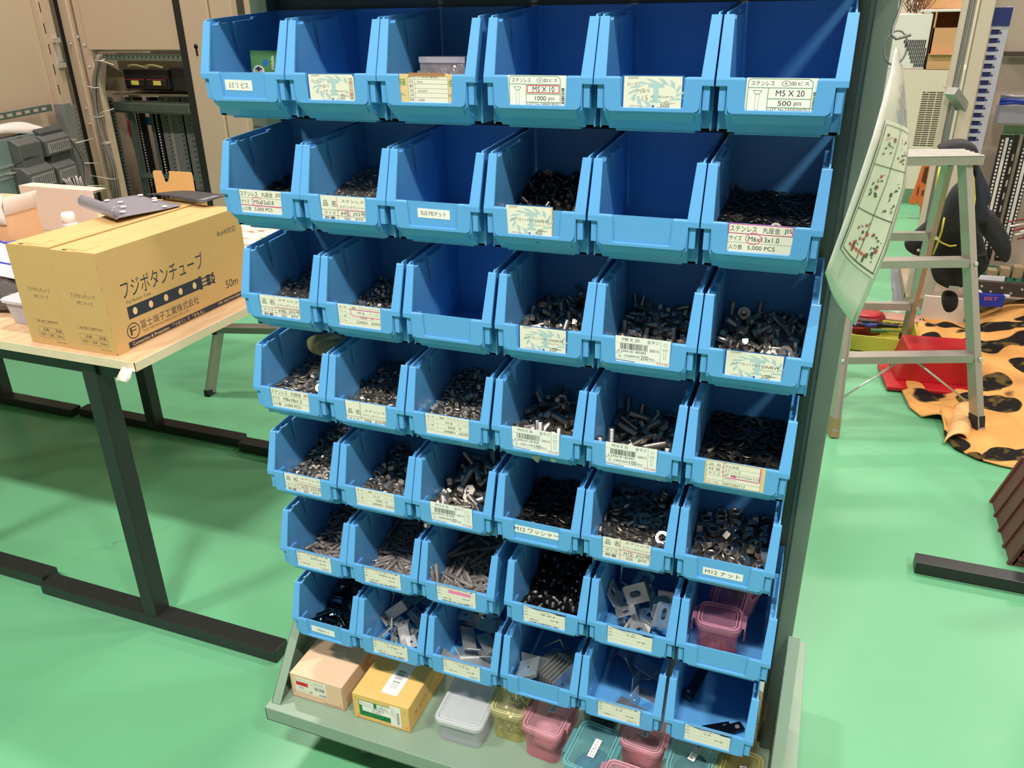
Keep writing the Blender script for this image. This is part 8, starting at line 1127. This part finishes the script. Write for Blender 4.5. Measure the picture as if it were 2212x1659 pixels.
# ---------------------------------------------------------------- aluminium stepladder
UL = Vector((.934, .356, 0)); NL = Vector((-.356, .934, 0)); G0 = Vector((.978, 1.756, 0))
def LD(u, n, z): return G0+UL*u+NL*n+Vector((0, 0, z))
t = empty('stepladder', tuple(LD(.25, .4, 0)), 'aluminium stepladder draped with black tool bag and yellow cable', 'stepladder'); LO = t.location.copy()
def sp2(m, n, mm, par=None):
    o = m.build(n, mm, par or t)
    if not par: o.location = -LO
    return o
FL0, FR0, FL1, FR1 = LD(0, 0, .02), LD(.505, 0, .02), LD(.055, .23, .90), LD(.385, .23, .90)
BL0, BR0, BL1, BR1 = LD(-.02, .86, .02), LD(.600, .80, .02), LD(.07, .30, .88), LD(.37, .30, .88)
for nm, a, b in (('front_leg', FL0, FL1), ('front_leg', FR0, FR1), ('rear_leg', BL0, BL1), ('rear_leg', BR0, BR1)):
    m = MB(); beam(m, a, b, .024 if nm[0] == 'f' else .020, .050 if nm[0] == 'f' else .036, 0, NL); beam(m, a+(b-a)*.01+UL*.010*(1 if a in (FL0, BL0) else -1), b+UL*.010*(1 if a in (FL0, BL0) else -1), .004, .058 if nm[0] == 'f' else .04, 0, NL); lg = sp2(m, nm, ALU)
    m = MB(); beam(m, a-Vector((0, 0, .02)), a+(b-a)*.055, .028, .056, 0, NL); sp2(m, 'foot_cap', mat('brass_rubber', (140, 122, 84), .5) if a in (FL0,) else FOOT)
def rung(a0, a1, b0, b1, z, w, h, n_=0.0):
    f = (z-.02)/(a1.z-.02); p = a0.lerp(a1, f)+UL*.012; q = b0.lerp(b1, f)-UL*.012; m = MB(); beam(m, p, q, w, h, 0, (0, 0, 1)); sp2(m, 'rung', ALU)
    m = MB()
    for e, s in ((p, -1), (q, 1)): m.frus(e+UL*s*.018-NL*.030, e+UL*s*.018-NL*.034, .008, .006, 10)
    sp2(m, 'rivet', ZINC)
def zat(px, py, a0, a1):          # the height on a leg line seen at that row of the photograph
    best = min((abs((IH/2-FPX*((p-CAM).dot(RU))/((p-CAM).dot(RF)))-py), p.z) for p in [a0.lerp(a1, k/200) for k in range(201)]); return best[1]
for py in (565, 770): rung(FL0, FL1, FR0, FR1, zat(0, py, FR0, FR1), .052, .026)
for py in (510, 662): rung(BL0, BL1, BR0, BR1, zat(0, py, BR0, BR1), .030, .030)
m = MB(); beam(m, LD(.015, .265, .905), LD(.425, .265, .905), .155, .028, 0, (0, 0, 1)); sp2(m, 'top_step', ALU)
m = MB(); [beam(m, LD(.02, .19+.03*k, .9215), LD(.42, .19+.03*k, .9215), .012, .003, 0, (0, 0, 1)) for k in range(5)]; sp2(m, 'top_grip', mat('grip_pale', (206, 196, 186), .5))
for s, a, b in ((0, .02, .22), (1, .48, .28)):
    m = MB(); z_ = zat(0, 770, FR0, FR1); f = (z_-.02)/.88; m.tube([LD(a, .23*f, z_-.17), LD(b, .23*f+.01, z_-.02)], .004, 6); sp2(m, 'brace_rod', ZINC)
# tool bag with belt, cap-like flap over the top step
CLOTH = mat('black_cloth', (30, 28, 32), .8, var=.2, scale=30, bump=.6, bscale=150); CLOTHN = mat('navy_cloth', (34, 38, 52), .8, var=.2, scale=40, bump=.8, bscale=120)
YDEP = 2.06
def shape(m, pts, Y, dep, nsub=1, mi=0, bulge=.02):
    """a soft slab: outline points on the vertical plane facing the viewer at depth Y, rounded towards its middle"""
    for _ in range(2):
        pts = [q for i in range(len(pts)) for q in ((pts[i][0]*.75+pts[(i+1) % len(pts)][0]*.25, pts[i][1]*.75+pts[(i+1) % len(pts)][1]*.25), (pts[i][0]*.25+pts[(i+1) % len(pts)][0]*.75, pts[i][1]*.25+pts[(i+1) % len(pts)][1]*.75))]
    P = [at(px, py, 'y', Y) for px, py in pts]; c = sum(P, Vector())/len(P); rings = []
    for s, d_ in ((.80, -dep/2-bulge), (.94, -dep/2-bulge*.6), (1.0, -dep*.25), (1.0, dep*.25), (.94, dep/2)):
        rings.append([c+(p-c)*s+Vector((0, d_, 0)) for p in P])
    n0 = len(m.s); loft(m, rings, mi); m.s[n0:] = [True]*(len(m.s)-n0)
t2 = empty('tool_bag', tuple(at(2060, 450, 'y', 2.3)), 'black tool bag and belt slung over the right side of the stepladder', 'tool bag'); TO = t2.location.copy()
def tb(m, n, mm): o = m.build(n, mm, t2); o.location = -TO; return o
Yb2 = at(2083, 450, 'y', 2.2).y
m = MB(); shape(m, [(2020, 318), (2050, 304), (2080, 301), (2102, 308), (2113, 325), (2112, 350), (2106, 372), (2094, 352), (2070, 330), (2040, 325)], 2.28, .10); tb(m, 'cap_flap', CLOTH)
m = MB(); shape(m, [(2098, 340), (2112, 350), (2124, 380), (2136, 400), (2138, 425), (2128, 445), (2138, 462), (2126, 478), (2112, 482), (2100, 470), (2096, 420)], 2.30, .07); tb(m, 'cloth_fold', CLOTHN)
m = MB(); shape(m, [(2118, 455), (2140, 450), (2162, 478), (2182, 515), (2184, 545), (2175, 566), (2160, 562), (2140, 530), (2112, 495), (2106, 470)], 2.38, .05); tb(m, 'pouch_flap', CLOTH)
m = MB(); shape(m, [(2062, 400), (2090, 390), (2112, 480), (2128, 530), (2128, 560), (2110, 600), (2080, 612), (2052, 620), (2030, 612), (2014, 600), (2008, 570), (2020, 500), (2040, 440)], 2.62, .12); tb(m, 'main_pouch', CLOTH)
m = MB(); shape(m, [(2012, 470), (2035, 468), (2035, 545), (2000, 550), (1975, 550), (1956, 538), (1952, 522), (1975, 500)], 2.95, .05); tb(m, 'side_pouch', CLOTH)
m = MB(); shape(m, [(2034, 628), (2070, 632), (2068, 660), (2050, 672), (2034, 665)], 2.62, .05); tb(m, 'belt_end', CLOTH)
m = MB(); c = at(1984, 541, 'y', 2.90); m.lathe([(.008, 0), (.005, .003)], 12, M=rotm(math.pi/2), o=tuple(c)); c = at(2060, 622, 'y', 2.54); m.box(c.x-.018, c.x+.02, c.y-.004, c.y, c.z-.008, c.z+.008, bev=.002); tb(m, 'buckle', ZINC)
m = MB(); m.tube([at(*p, 'y', 2.45) for p in ((2095, 570), (2112, 555), (2126, 552), (2132, 566), (2126, 580), (2116, 590))], .010, 8); tb(m, 'belt_strap', CLOTH)
YW = mat('yellow_cable', (232, 206, 70), .4); m = MB(); R_ = random.Random(4)
for k in range(9):
    o_ = k*1.6; m.tube([at(2064+o_*.7, 331+k*.3, 'y', 2.2), at(2078+o_, 350, 'y', 2.2), at(2090+o_, 385, 'y', 2.21), at(2094+o_*.9, 430, 'y', 2.22), at(2088+o_*.8, 480, 'y', 2.24), at(2080+o_*.4, 520+k*2, 'y', 2.26)], .0035, 6)
for k in range(6):
    m.tube([at(2046-k, 440+4*k, 'y', 2.75), at(2040+k*3, 480, 'y', 2.72), at(2048+4*k, 505+k*4, 'y', 2.70), at(2062, 512+k*5, 'y', 2.68), at(2072, 505, 'y', 2.66)], .0035, 6)
for P_ in ([(2030, 360), (2024, 390), (2018, 440), (2013, 488)], [(2022, 516), (2035, 525), (2052, 532), (2066, 530)], [(2040, 470), (2034, 500), (2024, 530), (2015, 550)], [(2012, 530), (2010, 552)]):
    m.tube([at(*p, 'y', 2.5) for p in P_], .0035, 6)
tag(m.build('yellow_cable', YW), 'bundle of yellow cable hung over the stepladder top and looping behind', 'cable', None, 'stuff')

# ---------------------------------------------------------------- far right background
YF = 5.9
CREAM = mat('cream_paint', (226, 212, 196), .5, var=.02); CREAMW = mat('white_paint', (228, 224, 218), .4, var=.02); GBASE = mat('green_base', (108, 142, 112), .5)
t = empty('louvred_cabinet', (1.5, 6.1, 0), 'cream cabinet with louvre slots standing against the far wall', 'cabinet')
def fp(m, n, mm): o = m.build(n, mm, t); o.location = (-1.5, -6.1, 0); return o
m = MB(); m.box(.85, 1.80, YF, 6.5, .10, .95, bev=.004); fp(m, 'cabinet_body', CREAM); m = MB(); m.box(.85, 1.80, YF-.005, 6.49, 0, .10); fp(m, 'base', GBASE)
for px in (1982, 1997, 2013, 2029):
    m = MB(); x = Xp(px, 260, YF); z0 = .42; [m.box(x, x+.042, YF-.002, YF+.002, z0+.0155*k, z0+.0155*k+.008) for k in range(25)]; fp(m, 'louvre', mat('louvre_dark', (90, 70, 56), .6))
m = MB(); [m.lathe([(.008, 0), (.006, .003)], 10, M=rotm(math.pi/2), o=tuple(at(px, py, 'y', YF-.001))) for px, py in ((2041, 188), (1926, 140), (1914, 212), (2001, 200))]; fp(m, 'screw_head', SCR)
t = empty('vented_unit', (1.2, 6.1, .951), 'white vented unit box on top of the cream cabinet', 'cooling unit')
x1 = Xp(2006, 90, YF+.02); z1 = Zp(1970, 30, YF+.02); m = MB(); m.box(.85, x1, YF+.02, 6.4, .951, z1, bev=.006); 
for i in range(12):
    for j in range(7):
        px, py = 1954+4.1*i+ (2 if j % 2 else 0), 90+8.5*j
        if px > 2001 or (px-1950) < 3.6*(j): continue
        p = at(px, py, 'y', YF+.019); m.box(p.x-.004, p.x+.004, YF+.017, YF+.021, p.z-.012, p.z+.012, 1)
for k in range(4):
    p = at(1941+2*k, 120+8*k, 'y', YF+.019); m.box(p.x-.004, p.x+.004, YF+.017, YF+.021, p.z-.012, p.z+.012, 1)
o = m.build('unit_body', [CREAMW, INKD], t); o.location = (-1.2, -6.1, -.951)
t = empty('carton', (1.52, 6.05, .951), 'open tan cardboard carton beside the white vented unit, far right', 'carton')
xa_, xb_ = Xp(2009, 100, YF), Xp(2080, 100, YF); za_, zm_, zt_ = .952, Zp(2040, 60, YF), Zp(2040, 26, YF)
TANC = mat('tan_carton', (206, 158, 112), .7, bump=.1)
m = MB(); m.box(xa_, xb_, YF, YF+.01, za_, zm_); m.box(xa_, xa_+.01, YF, 6.3, za_, zt_); m.box(xb_-.01, xb_, YF, 6.3, za_, zt_); m.box(xa_, xb_, 6.29, 6.3, za_, zt_+.02); m.box(xa_, xb_, YF, 6.3, za_, za_+.008); o = m.build('box_body', TANC, t); o.location = (-1.52, -6.05, -.951)
m = MB(); m.box(xa_, xb_, YF-.05, YF-.002, za_+.10, za_+.103); m.box(xa_, xb_, YF-.004, YF-.001, za_+.0, za_+.10); o = m.build('box_flap', TANC, t); o.location = (-1.52, -6.05, -.951)
m = MB(); R_ = random.Random(2)
for k in range(46):
    a = at(1966+R_.uniform(-6, 30), 26+R_.uniform(-4, 4), 'y', 5.95); m.tube([a, a+Vector((R_.uniform(-.06, .06), 0, .06)), a+Vector((R_.uniform(-.10, .14), R_.uniform(-.04, .04), .14+R_.uniform(0, .08)))], .0025, 4)
tag(m.build('brown_fibres', mat('brown_fibre', (96, 62, 44), .8)), 'tangle of brown fibres lying on the vented unit', 'fibre bundle', None, 'stuff')
m = MB(); m.box(1.30, 1.62, YF+.02, 6.3, zt_+.001, zt_+.018, bev=.004); tag(m.build('white_board', CREAMW), 'white board laid across the open tan carton', 'board')
m = MB(); m.box(1.30, 1.64, 6.1, 6.28, zt_+.02, zt_+.30, bev=.004); tag(m.build('box', TANC), 'orange-brown box at the very top behind the posts', 'box')
# barrier
ORG = mat('orange_plastic', (206, 102, 52), .5)
t = empty('barrier_stand', (1.45, 5.2, 0), 'orange plastic folding barrier stand near the far wall', 'barrier')
BY = 5.35; P_ = lambda px, py: at(px, py, 'y', BY)
def bpoly(pts): return [(P_(*p).x, P_(*p).z) for p in pts]
m = MB(); m.prism(bpoly([(1995, 350), (2018, 350), (2006, 420), (2000, 468), (1987, 467), (1989, 452), (1982, 437), (1974, 443), (1963, 440), (1980, 398)]), BY, BY+.05, 'y', bev=.004); o = m.build('barrier_panel', ORG, t); o.location = (-1.45, -5.2, 0)
m = MB(); m.prism(bpoly([(1998, 362), (2006, 360), (2000, 398), (1990, 392)]), BY-.002, BY, 'y'); m.prism(bpoly([(1982, 408), (1986, 398), (1984, 418), (1980, 424)]), BY-.002, BY, 'y'); m.prism(bpoly([(1992, 412), (1997, 410), (1994, 422), (1990, 424)]), BY-.002, BY, 'y'); o = m.build('barrier_slot', mat('slot_shadow', (80, 36, 20), .7), t); o.location = (-1.45, -5.2, 0)
# posts and cabinet, right
YP = 3.3
t = empty('switchboard_cabinet', (1.9, 3.6, 0), 'grey beige open switchboard cabinet with a tall blue-slotted duct, right edge', 'switchboard cabinet')
def rpp(m, n, mm, sub=None):
    o = m.build(n, mm, sub or t)
    if not sub: o.location = (-1.9, -3.6, 0)
    return o
px0 = Xp(2083, 0, YP); z_b = Zp(2040, 332, YP)
GB = mat('greyish_beige', (190, 178, 160), .45, var=.02)
for a, b, d_ in ((.0, .022, .02), (.026, .040, .03), (.044, .052, .01), (.068, .122, .0)):
    m = MB(); m.box(px0+a, px0+b, YP+d_, YP+.06, .03, 2.05, bev=.002); rpp(m, 'frame_post', GB if a in (0, .068) else mat('pale_grey_rail', (160, 160, 154), .35, .6))
m = MB(); c = at(2062, 205, 'y', YP-.05); beam(m, at(2055, 196, 'y', YP-.06), at(2080, 232, 'y', YP+.02), .05, .035); rpp(m, 'cross_clamp', mat('pale_grey_rail', (160, 160, 154), .35, .6))
m = MB(); dx0 = Xp(2162, 20, YP+.05); m.box(dx0+.018, dx0+.046, YP+.05, YP+.10, .30, Zp(2170, 14, YP+.05), bev=.001); k = 0; zz = Zp(2170, 56, YP+.05)
while zz-.0345*k > .55: m.box(dx0-.022, dx0+.018, YP+.048, YP+.055, zz-.0345*k-.014, zz-.0345*k); k += 1
dk = rpp(m, 'slotted_duct', mat('lilac_grey_duct', (172, 170, 184), .4))
m = MB(); k = 0
while zz-.0345*k > .55: m.box(dx0-.018, dx0+.014, YP+.056, YP+.060, zz-.0345*k, zz-.0345*k+.021); m.box(dx0+.014, dx0+.024, YP+.0475, YP+.0495, zz-.0345*k+.004, zz-.0345*k+.010); k += 1
rpp(m, 'blue_wire_in_slots', mat('deep_blue_wire', (24, 34, 96), .5), dk).location = (0, 0, 0)
m = MB(); m.box(dx0-.022, dx0+.046, YP+.045, YP+.11, zz, Zp(2170, 16, YP+.05), bev=.001); rpp(m, 'blue_wire_loom', mat('deep_blue_wire', (24, 34, 96), .5))
m = MB(); m.box(dx0-.02, 3.0, YP+.30, YP+.31, .05, 2.05); rpp(m, 'mounting_plate', mat('beige_plate', (168, 152, 138), .5))
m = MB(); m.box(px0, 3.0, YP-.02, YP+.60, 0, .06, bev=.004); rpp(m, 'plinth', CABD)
m = MB(); y_ = YP+.24; z0, z1 = Zp(2190, 122, y_), Zp(2190, 112, y_); m.box(Xp(2172, 115, y_), 2.9, y_, y_+.05, z0, z1); rpp(m, 'dark_rail', mat('dark_rail', (62, 48, 42), .5))
m = MB(); y_ = YP+.12; z0, z1 = Zp(2190, 268, y_), Zp(2190, 230, y_); m.box(Xp(2156, 250, y_), 2.9, y_, y_+.10, z0, z1, bev=.003); rpp(m, 'grey_trough', mat('trough_grey', (136, 132, 142), .4))
m = MB(); [m.tube([Vector((Xp(2160, 215, y_)+.06*j, y_-.005-.004*(k % 2), z1+.012+.012*k+.006*math.sin(j*1.3+k))) for j in range(12)], .009, 6, 0 if k > 1 else 1) for k in range(4)]; rpp(m, 'wire_loom', [mat('silver_wires', (150, 146, 148), .3, .4), mat('royal_blue_wire', (40, 60, 160), .4)])
m = MB(); y_ = YP+.20; m.box(Xp(2168, 282, y_), 2.9, y_, y_+.02, Zp(2190, 292, y_), Zp(2190, 272, y_)); rpp(m, 'green_rail', mat('green_rail', (142, 168, 138), .5))
for px, w, dots in ((2166, .050, 1), (2196, .018, 0), (2216, .05, 1)):
    y_ = YP+.18; x = Xp(px, 285, y_); zt2 = Zp(px, 292, y_); m = MB(); m.box(x, x+w, y_, y_+.03, .22, zt2); s_ = rpp(m, 'terminal_strip' if dots else 'slotted_bar', BLKP)
    if dots:
        m = MB(); [m.box(x+w*q, x+w*q+.008, y_-.008, y_-.001, .24+.017*k, .25+.017*k) for k in range(int((zt2-.25)/.017)) for q in (.08, .76)]; m.box(x+w*.36, x+w*.62, y_-.005, y_-.001, .24, zt2-.01); rpp(m, 'terminal_labels', mat('terminal_label', (206, 200, 196), .5), s_).location = (0, 0, 0)
    else:
        m = MB(); [m.box(x+.005, x+.012, y_-.002, y_, .28+.06*k, .31+.06*k) for k in range(8)]; rpp(m, 'bar_slots', mat('beige_plate', (168, 152, 138), .5), s_).location = (0, 0, 0)
m = MB(); y_ = 3.15; g0 = at(2100, 594, 'y', y_); m.box(g0.x, 2.8, y_-.05, y_+.20, g0.z-.012, g0.z, bev=.002); rpp(m, 'green_board', mat('board_green', (24, 84, 62), .3)); m = MB(); [m.box(g0.x+.06+.05*k, g0.x+.10+.05*k, y_, y_+.05, g0.z, g0.z+.03+.012*(k % 3), bev=.002) for k in range(7)]; rpp(m, 'board_parts', mat('board_tan', (150, 130, 100), .5)); m = MB(); [m.box(g0.x+.02+.035*k, g0.x+.030+.035*k, y_-.04, y_-.03, g0.z, g0.z+.012) for k in range(12)]; rpp(m, 'board_chips', mat('chip_dark', (30, 60, 50), .4))
m = MB(); R_ = random.Random(8); [m.tube([at(2175+6*k, 480+9*(k % 5)+20*(k//5), 'y', 3.2), at(2196+6*k, 476+9*(k % 5)+20*(k//5), 'y', 3.25), at(2220, 474+9*k, 'y', 3.3)], .004, 6, k % 2) for k in range(14)]; rpp(m, 'wire_ends', [mat('wire_maroon', (120, 30, 40), .4), mat('white_sleeve', (226, 206, 204), .4)])
m = MB(); y_ = 3.05; a = at(2092, 600, 'y', y_); m.box(a.x, 2.5, y_, y_+.03, a.z-.07, a.z-.012); fr = rpp(m, 'base_strip', mat('dark_strip', (58, 50, 46), .5)); m = MB(); [m.frus((a.x+.02+.04*k, y_-.001, a.z-.055+.022*(k % 2)), (a.x+.02+.04*k, y_-.004, a.z-.055+.022*(k % 2)), .006, .005, 8) for k in range(18)]; rpp(m, 'strip_studs', SCR, fr).location = (0, 0, 0)
m = MB(); m.box(1.34, 1.52, 3.05, 3.07, .0, .14); tag(m.build('low_panel', mat('pinkish_white_paint', (214, 202, 192), .5)), 'low pale metal panel standing behind the stepladder feet', 'panel')
# grey carpet tiles
CT = mat('grey_carpet', (120, 120, 124), .95, var=.25, scale=120, bump=.6, bscale=400)
m = MB(); A, B_, C_, D_ = at(1925, 574, 'z', .004), at(1981, 576, 'z', .004), at(1985, 660, 'z', .004), at(1928, 655, 'z', .004)
for (a, b, c, d) in ((A, B_, B_.lerp(C_, .66), A.lerp(D_, .66)),): m.prism([(p.x, p.y) for p in (a, b, c, d)], .0, .006, 'z')
tag(m.build('carpet_tile', CT), 'grey carpet tile lying flat on the green floor behind the ladder', 'carpet tile')
m = MB(); m.prism([(p.x, p.y) for p in (A.lerp(D_, .67)+Vector((.005, 0, 0)), B_.lerp(C_, .67), C_, D_)], .0, .008, 'z'); tag(m.build('carpet_tile', CT), 'second grey carpet tile, nearer, its edge against the first', 'carpet tile')
# the orange blanket with black leaves
bm_ = bpy.data.materials.new('leaf_blanket'); bm_.use_nodes = True; nt = bm_.node_tree; N = nt.nodes; L = nt.links; b = N['Principled BSDF']; b.inputs['Roughness'].default_value = .9; b.inputs['Specular IOR Level'].default_value = .15
tc = N.new('ShaderNodeTexCoord')
w1 = noise(2.2, 3); vmx = N.new('ShaderNodeVectorMath'); vmx.operation = 'MULTIPLY_ADD'; vmx.inputs[1].default_value = (.62, .62, 0); L.new(w1.outputs['Color'], vmx.inputs[0]); L.new(tc.outputs['Object'], vmx.inputs[2])
mp = N.new('ShaderNodeMapping'); mp.inputs['Scale'].default_value = (4.6, 6.0, 1); mp.inputs['Rotation'].default_value = (0, 0, .6); L.new(vmx.outputs[0], mp.inputs['Vector'])
v1 = N.new('ShaderNodeTexVoronoi'); v1.inputs['Scale'].default_value = 1.0; v1.inputs['Randomness'].default_value = .9; L.new(mp.outputs[0], v1.inputs['Vector'])
le = ramp(v1.outputs['Distance'], .47, .50, (1, 1, 1, 1), (0, 0, 0, 1)); gt = ramp(v1.outputs['Color'], .22, .24)
mm_ = N.new('ShaderNodeMath'); mm_.operation = 'MULTIPLY'; L.new(le.outputs[0], mm_.inputs[0]); L.new(gt.outputs[0], mm_.inputs[1])
wv = N.new('ShaderNodeTexWave'); wv.inputs['Scale'].default_value = 3.2; wv.inputs['Distortion'].default_value = 14; wv.inputs['Detail'].default_value = 1; L.new(tc.outputs['Object'], wv.inputs['Vector']); vn = ramp(wv.outputs['Fac'], .985, .995)
mxx = N.new('ShaderNodeMath'); mxx.operation = 'MAXIMUM'; L.new(mm_.outputs[0], mxx.inputs[0]); mxx.inputs[1].default_value = 0
cb_ = mixc(noise(9, 4).outputs['Fac'], (*lin((200, 138, 74)), 1), (*lin((226, 174, 106)), 1)); cd_ = mixc(ramp(noise(16, 2).outputs['Fac'], .52, .60).outputs[0], (*lin((30, 26, 24)), 1), (*lin((96, 78, 44)), 1)); L.new(mixc(mxx.outputs[0], cb_, cd_), b.inputs['Base Color'])
bp = N.new('ShaderNodeBump'); bp.inputs['Strength'].default_value = .5; bp.inputs['Distance'].default_value = .003; L.new(noise(300, 2).outputs['Fac'], bp.inputs['Height']); L.new(bp.outputs[0], b.inputs['Normal'])
near = [(1946, 800), (1948, 850), (1965, 885), (1990, 905), (2030, 915), (2038, 945), (2060, 972), (2110, 996), (2160, 1010), (2240, 1026), (2330, 1040)]
far = [(1990, 700), (1992, 672), (1996, 660), (2010, 640), (2030, 628), (2055, 618), (2080, 610), (2110, 604), (2150, 600), (2220, 598), (2330, 596)]
def lerpl(T, u): f = u*(len(T)-1); i = min(len(T)-2, int(f)); f -= i; return (T[i][0]*(1-f)+T[i+1][0]*f, T[i][1]*(1-f)+T[i+1][1]*f)
m = MB(); g = []; NU, NV = 64, 46
for i in range(NU+1):
    u = i/NU; row = []; a = at(*lerpl(near, u), 'z', 0); c = at(*lerpl(far, u), 'z', 0); c = c if c.y < 3.22 else a.lerp(c, (3.22-a.y)/(c.y-a.y))
    for j in range(NV+1):
        v = j/NV; p = a.lerp(c, v); ed = min(1, v*10, u*14+.15)
        z = .006+ed*(.018*max(0, math.sin(p.x*9+p.y*5)+.3)+.012*math.sin(p.x*17-p.y*8+1)**2+.13*max(0, min(1, (v-.45)/.3))*(.5+.5*math.sin(p.x*7+1))*(1 if v < .97 else .7)+.006*math.sin(p.x*40+p.y*23))
        if j < 2: z += .030*(1-j/2)*max(0, math.sin((u-.30)*14)) if .30 < u < .52 else 0
        row.append((p.x, p.y, z))
    g.append(row)
m.sheet(g, .006); tag(m.build('leaf_blanket', bm_), 'orange blanket with black leaf pattern crumpled on the floor', 'blanket')
m = MB(); A = at(2040, 905, 'z', 0); g = []
for i in range(13):
    q = i/12; row = []
    for j in range(9):
        a = math.pi*1.05*j/8; s_ = at(2036+30*q-10*q*q, 962-70*q, 'z', 0); row.append((s_.x+.045*(1-math.cos(a))*.9, s_.y+.02*(1-math.cos(a)), .006+.040*math.sin(a)*(1-.3*q)+.012*q))
    g.append(row)
m.sheet(g, .005); o = m.build('turned_edge', mat('blanket_back', (226, 176, 118), .95, bump=.4)); o.parent = bpy.data.objects['leaf_blanket']
# red box, yellow tray, tools
RED = mat('red_plastic', (176, 26, 34), .4)
t = empty('red_tool_case', (1.32, 2.36, 0), 'red plastic case with black base standing behind the stepladder', 'tool case', rz=.12)
m = MB(); m.prism([(-.13, .02), (.16, .02), (.15, .155), (-.10, .155)], -.07, .10, 'y', bev=.006); m.build('case_body', RED, t); m = MB(); m.box(-.17, .17, -.14, .10, .006, .022, bev=.004); m.build('case_skirt', RED, t); m = MB(); m.box(-.165, .165, -.135, .10, 0, .010); m.build('case_base', BLKP, t)
t = empty('tool_tray', (1.13, 2.72, 0), 'yellow green open tray full of hand tools behind the ladder', 'tray')
m = MB(); YG = mat('yellow_green', (176, 170, 60), .5); a, b = -.20, .17; m.box(a, b, -.12, -.112, 0, .075, bev=.002); m.box(a, b, .11, .118, 0, .075, bev=.002); m.box(a, a+.008, -.12, .118, 0, .075); m.box(b-.008, b, -.12, .118, 0, .075); m.box(a, b, -.12, .118, 0, .006); m.build('tray_body', YG, t)
R_ = random.Random(6); TM = [BLKP, RED, BLKP, mat('tool_green', (60, 130, 80), .4), mat('tool_blue', (60, 70, 170), .4), BLKP]
for k in range(12):
    x, y = R_.uniform(-.12, .09), R_.uniform(-.08, .08); a = R_.uniform(-.5, .6); L_ = R_.uniform(.07, .12)
    m = MB(); d_ = Vector((math.cos(a), math.sin(a)*.5, .08)).normalized(); c = Vector((1.13+x, 2.72+y, .070+.008*(k % 3))); m.frus(c-d_*L_*.5, c+d_*L_*.1, .010, .008, 8); m.frus(c+d_*L_*.1, c+d_*L_*.6, .004, .003, 8); o = m.build('hand_tool', TM[k % 6]); tag(o, 'slim hand tool lying in the heap on the yellow green tray', 'hand tool', 'hand tools on the yellow green tray')
t = empty('red_reel', (1.09, 2.88, .0), 'round dark red reel lying behind the tray beside the laminated sheet', 'reel')
m = MB(); m.lathe([(.085, 0), (.088, .010), (.088, .075), (.080, .085), (.020, .088)], 28); m.build('reel_body', mat('dark_red', (120, 20, 26), .35), t); m = MB(); m.lathe([(.070, .086), (.066, .092), (.030, .092)], 28); m.build('reel_rim', RED, t)
m = MB(); m.box(-.11, .11, -.05, .05, 0, .055, bev=.003); o = m.build('wooden_box', mat('pinkish_wood', (186, 140, 120), .7)); o.location = (1.23, 2.97, 0); tag(o, 'small pinkish wooden box behind the tools', 'box')
m = MB(); m.sheet([[(1.12+.20*i/5, 3.02+.12*j/4, .062+.012*math.sin(i*1.7+j)) for j in range(5)] for i in range(6)], .002); tag(m.build('clear_packet', mat('packet', (206, 220, 214), .3, alpha=.7)), 'crumpled clear packet lying on the small wooden box', 'packet')
t = empty('box', (1.60, 3.06, .125), 'small open blue and white carton lettered 0ST on the blanket', 'carton', rz=.1)
m = MB(); m.box(-.055, .055, -.035, .035, .0, .055, bev=.001); m.build('box_body', mat('box_blue', (36, 52, 160), .4), t); m = MB(); m.box(-.055, .055, .030, .033, .055, .125); m.box(-.075, -.052, -.03, .03, .050, .056, M=rotm(0, .2)); m.box(.052, .075, -.03, .03, .048, .056); m.build('box_lid', mat('carton_white', (222, 220, 226), .5), t)
P = Print(.08, .022, .0002, mat('box_blue', (36, 52, 160), .4)); P.text('0ST', .15, .85, .15, .9, mat('print_orange', (230, 110, 50), .5)); place(P, 'lettering', t, (-.040, -.0355, .026), 0)
m = MB(); m.tube([(1.80, 3.0, .05), (1.84, 3.01, .055), (1.90, 2.99, .05)], .006, 8); tag(m.build('white_tube', mat('white_pet', (226, 226, 230), .35)), 'short white tube lying on the blanket near the right edge', 'tube')
# the neighbouring trestle foot bar and brown crate, bottom right
t = empty('trestle', (1.56, 1.04, 0), 'black steel trestle foot bar on the floor at the right edge', 'trestle')
m = MB(); m.box(-.365, .365, -.024, .024, .002, .036, bev=.003); m.build('foot_bar', BLK, t); m = MB(); m.box(.02, .06, -.022, .022, .034, .71, bev=.002); m.build('leg', BLK, t)
BRN = mat('brown_plastic', (92, 50, 44), .5)
t = empty('crate', (1.60, 1.20, 0), 'brown plastic crate corner just inside the right picture edge', 'crate')
m = MB(); m.prism([(-.165, 0), (.2, 0), (.2, .16), (-.115, .16)], -.06, .28, 'y', bev=.004); m.build('crate_body', BRN, t)
m = MB(); [m.box(-.150+.012*k, .2, -.066, -.058, .020+.034*k, .032+.034*k, bev=.002) for k in range(4)]; [m.prism([(-.170, .0), (-.155, .0), (-.105, .165), (-.120, .165)], a, a+.012, 'y') for a in (-.06, .02, .10, .18, .26)]; m.build('crate_rib', BRN, t)
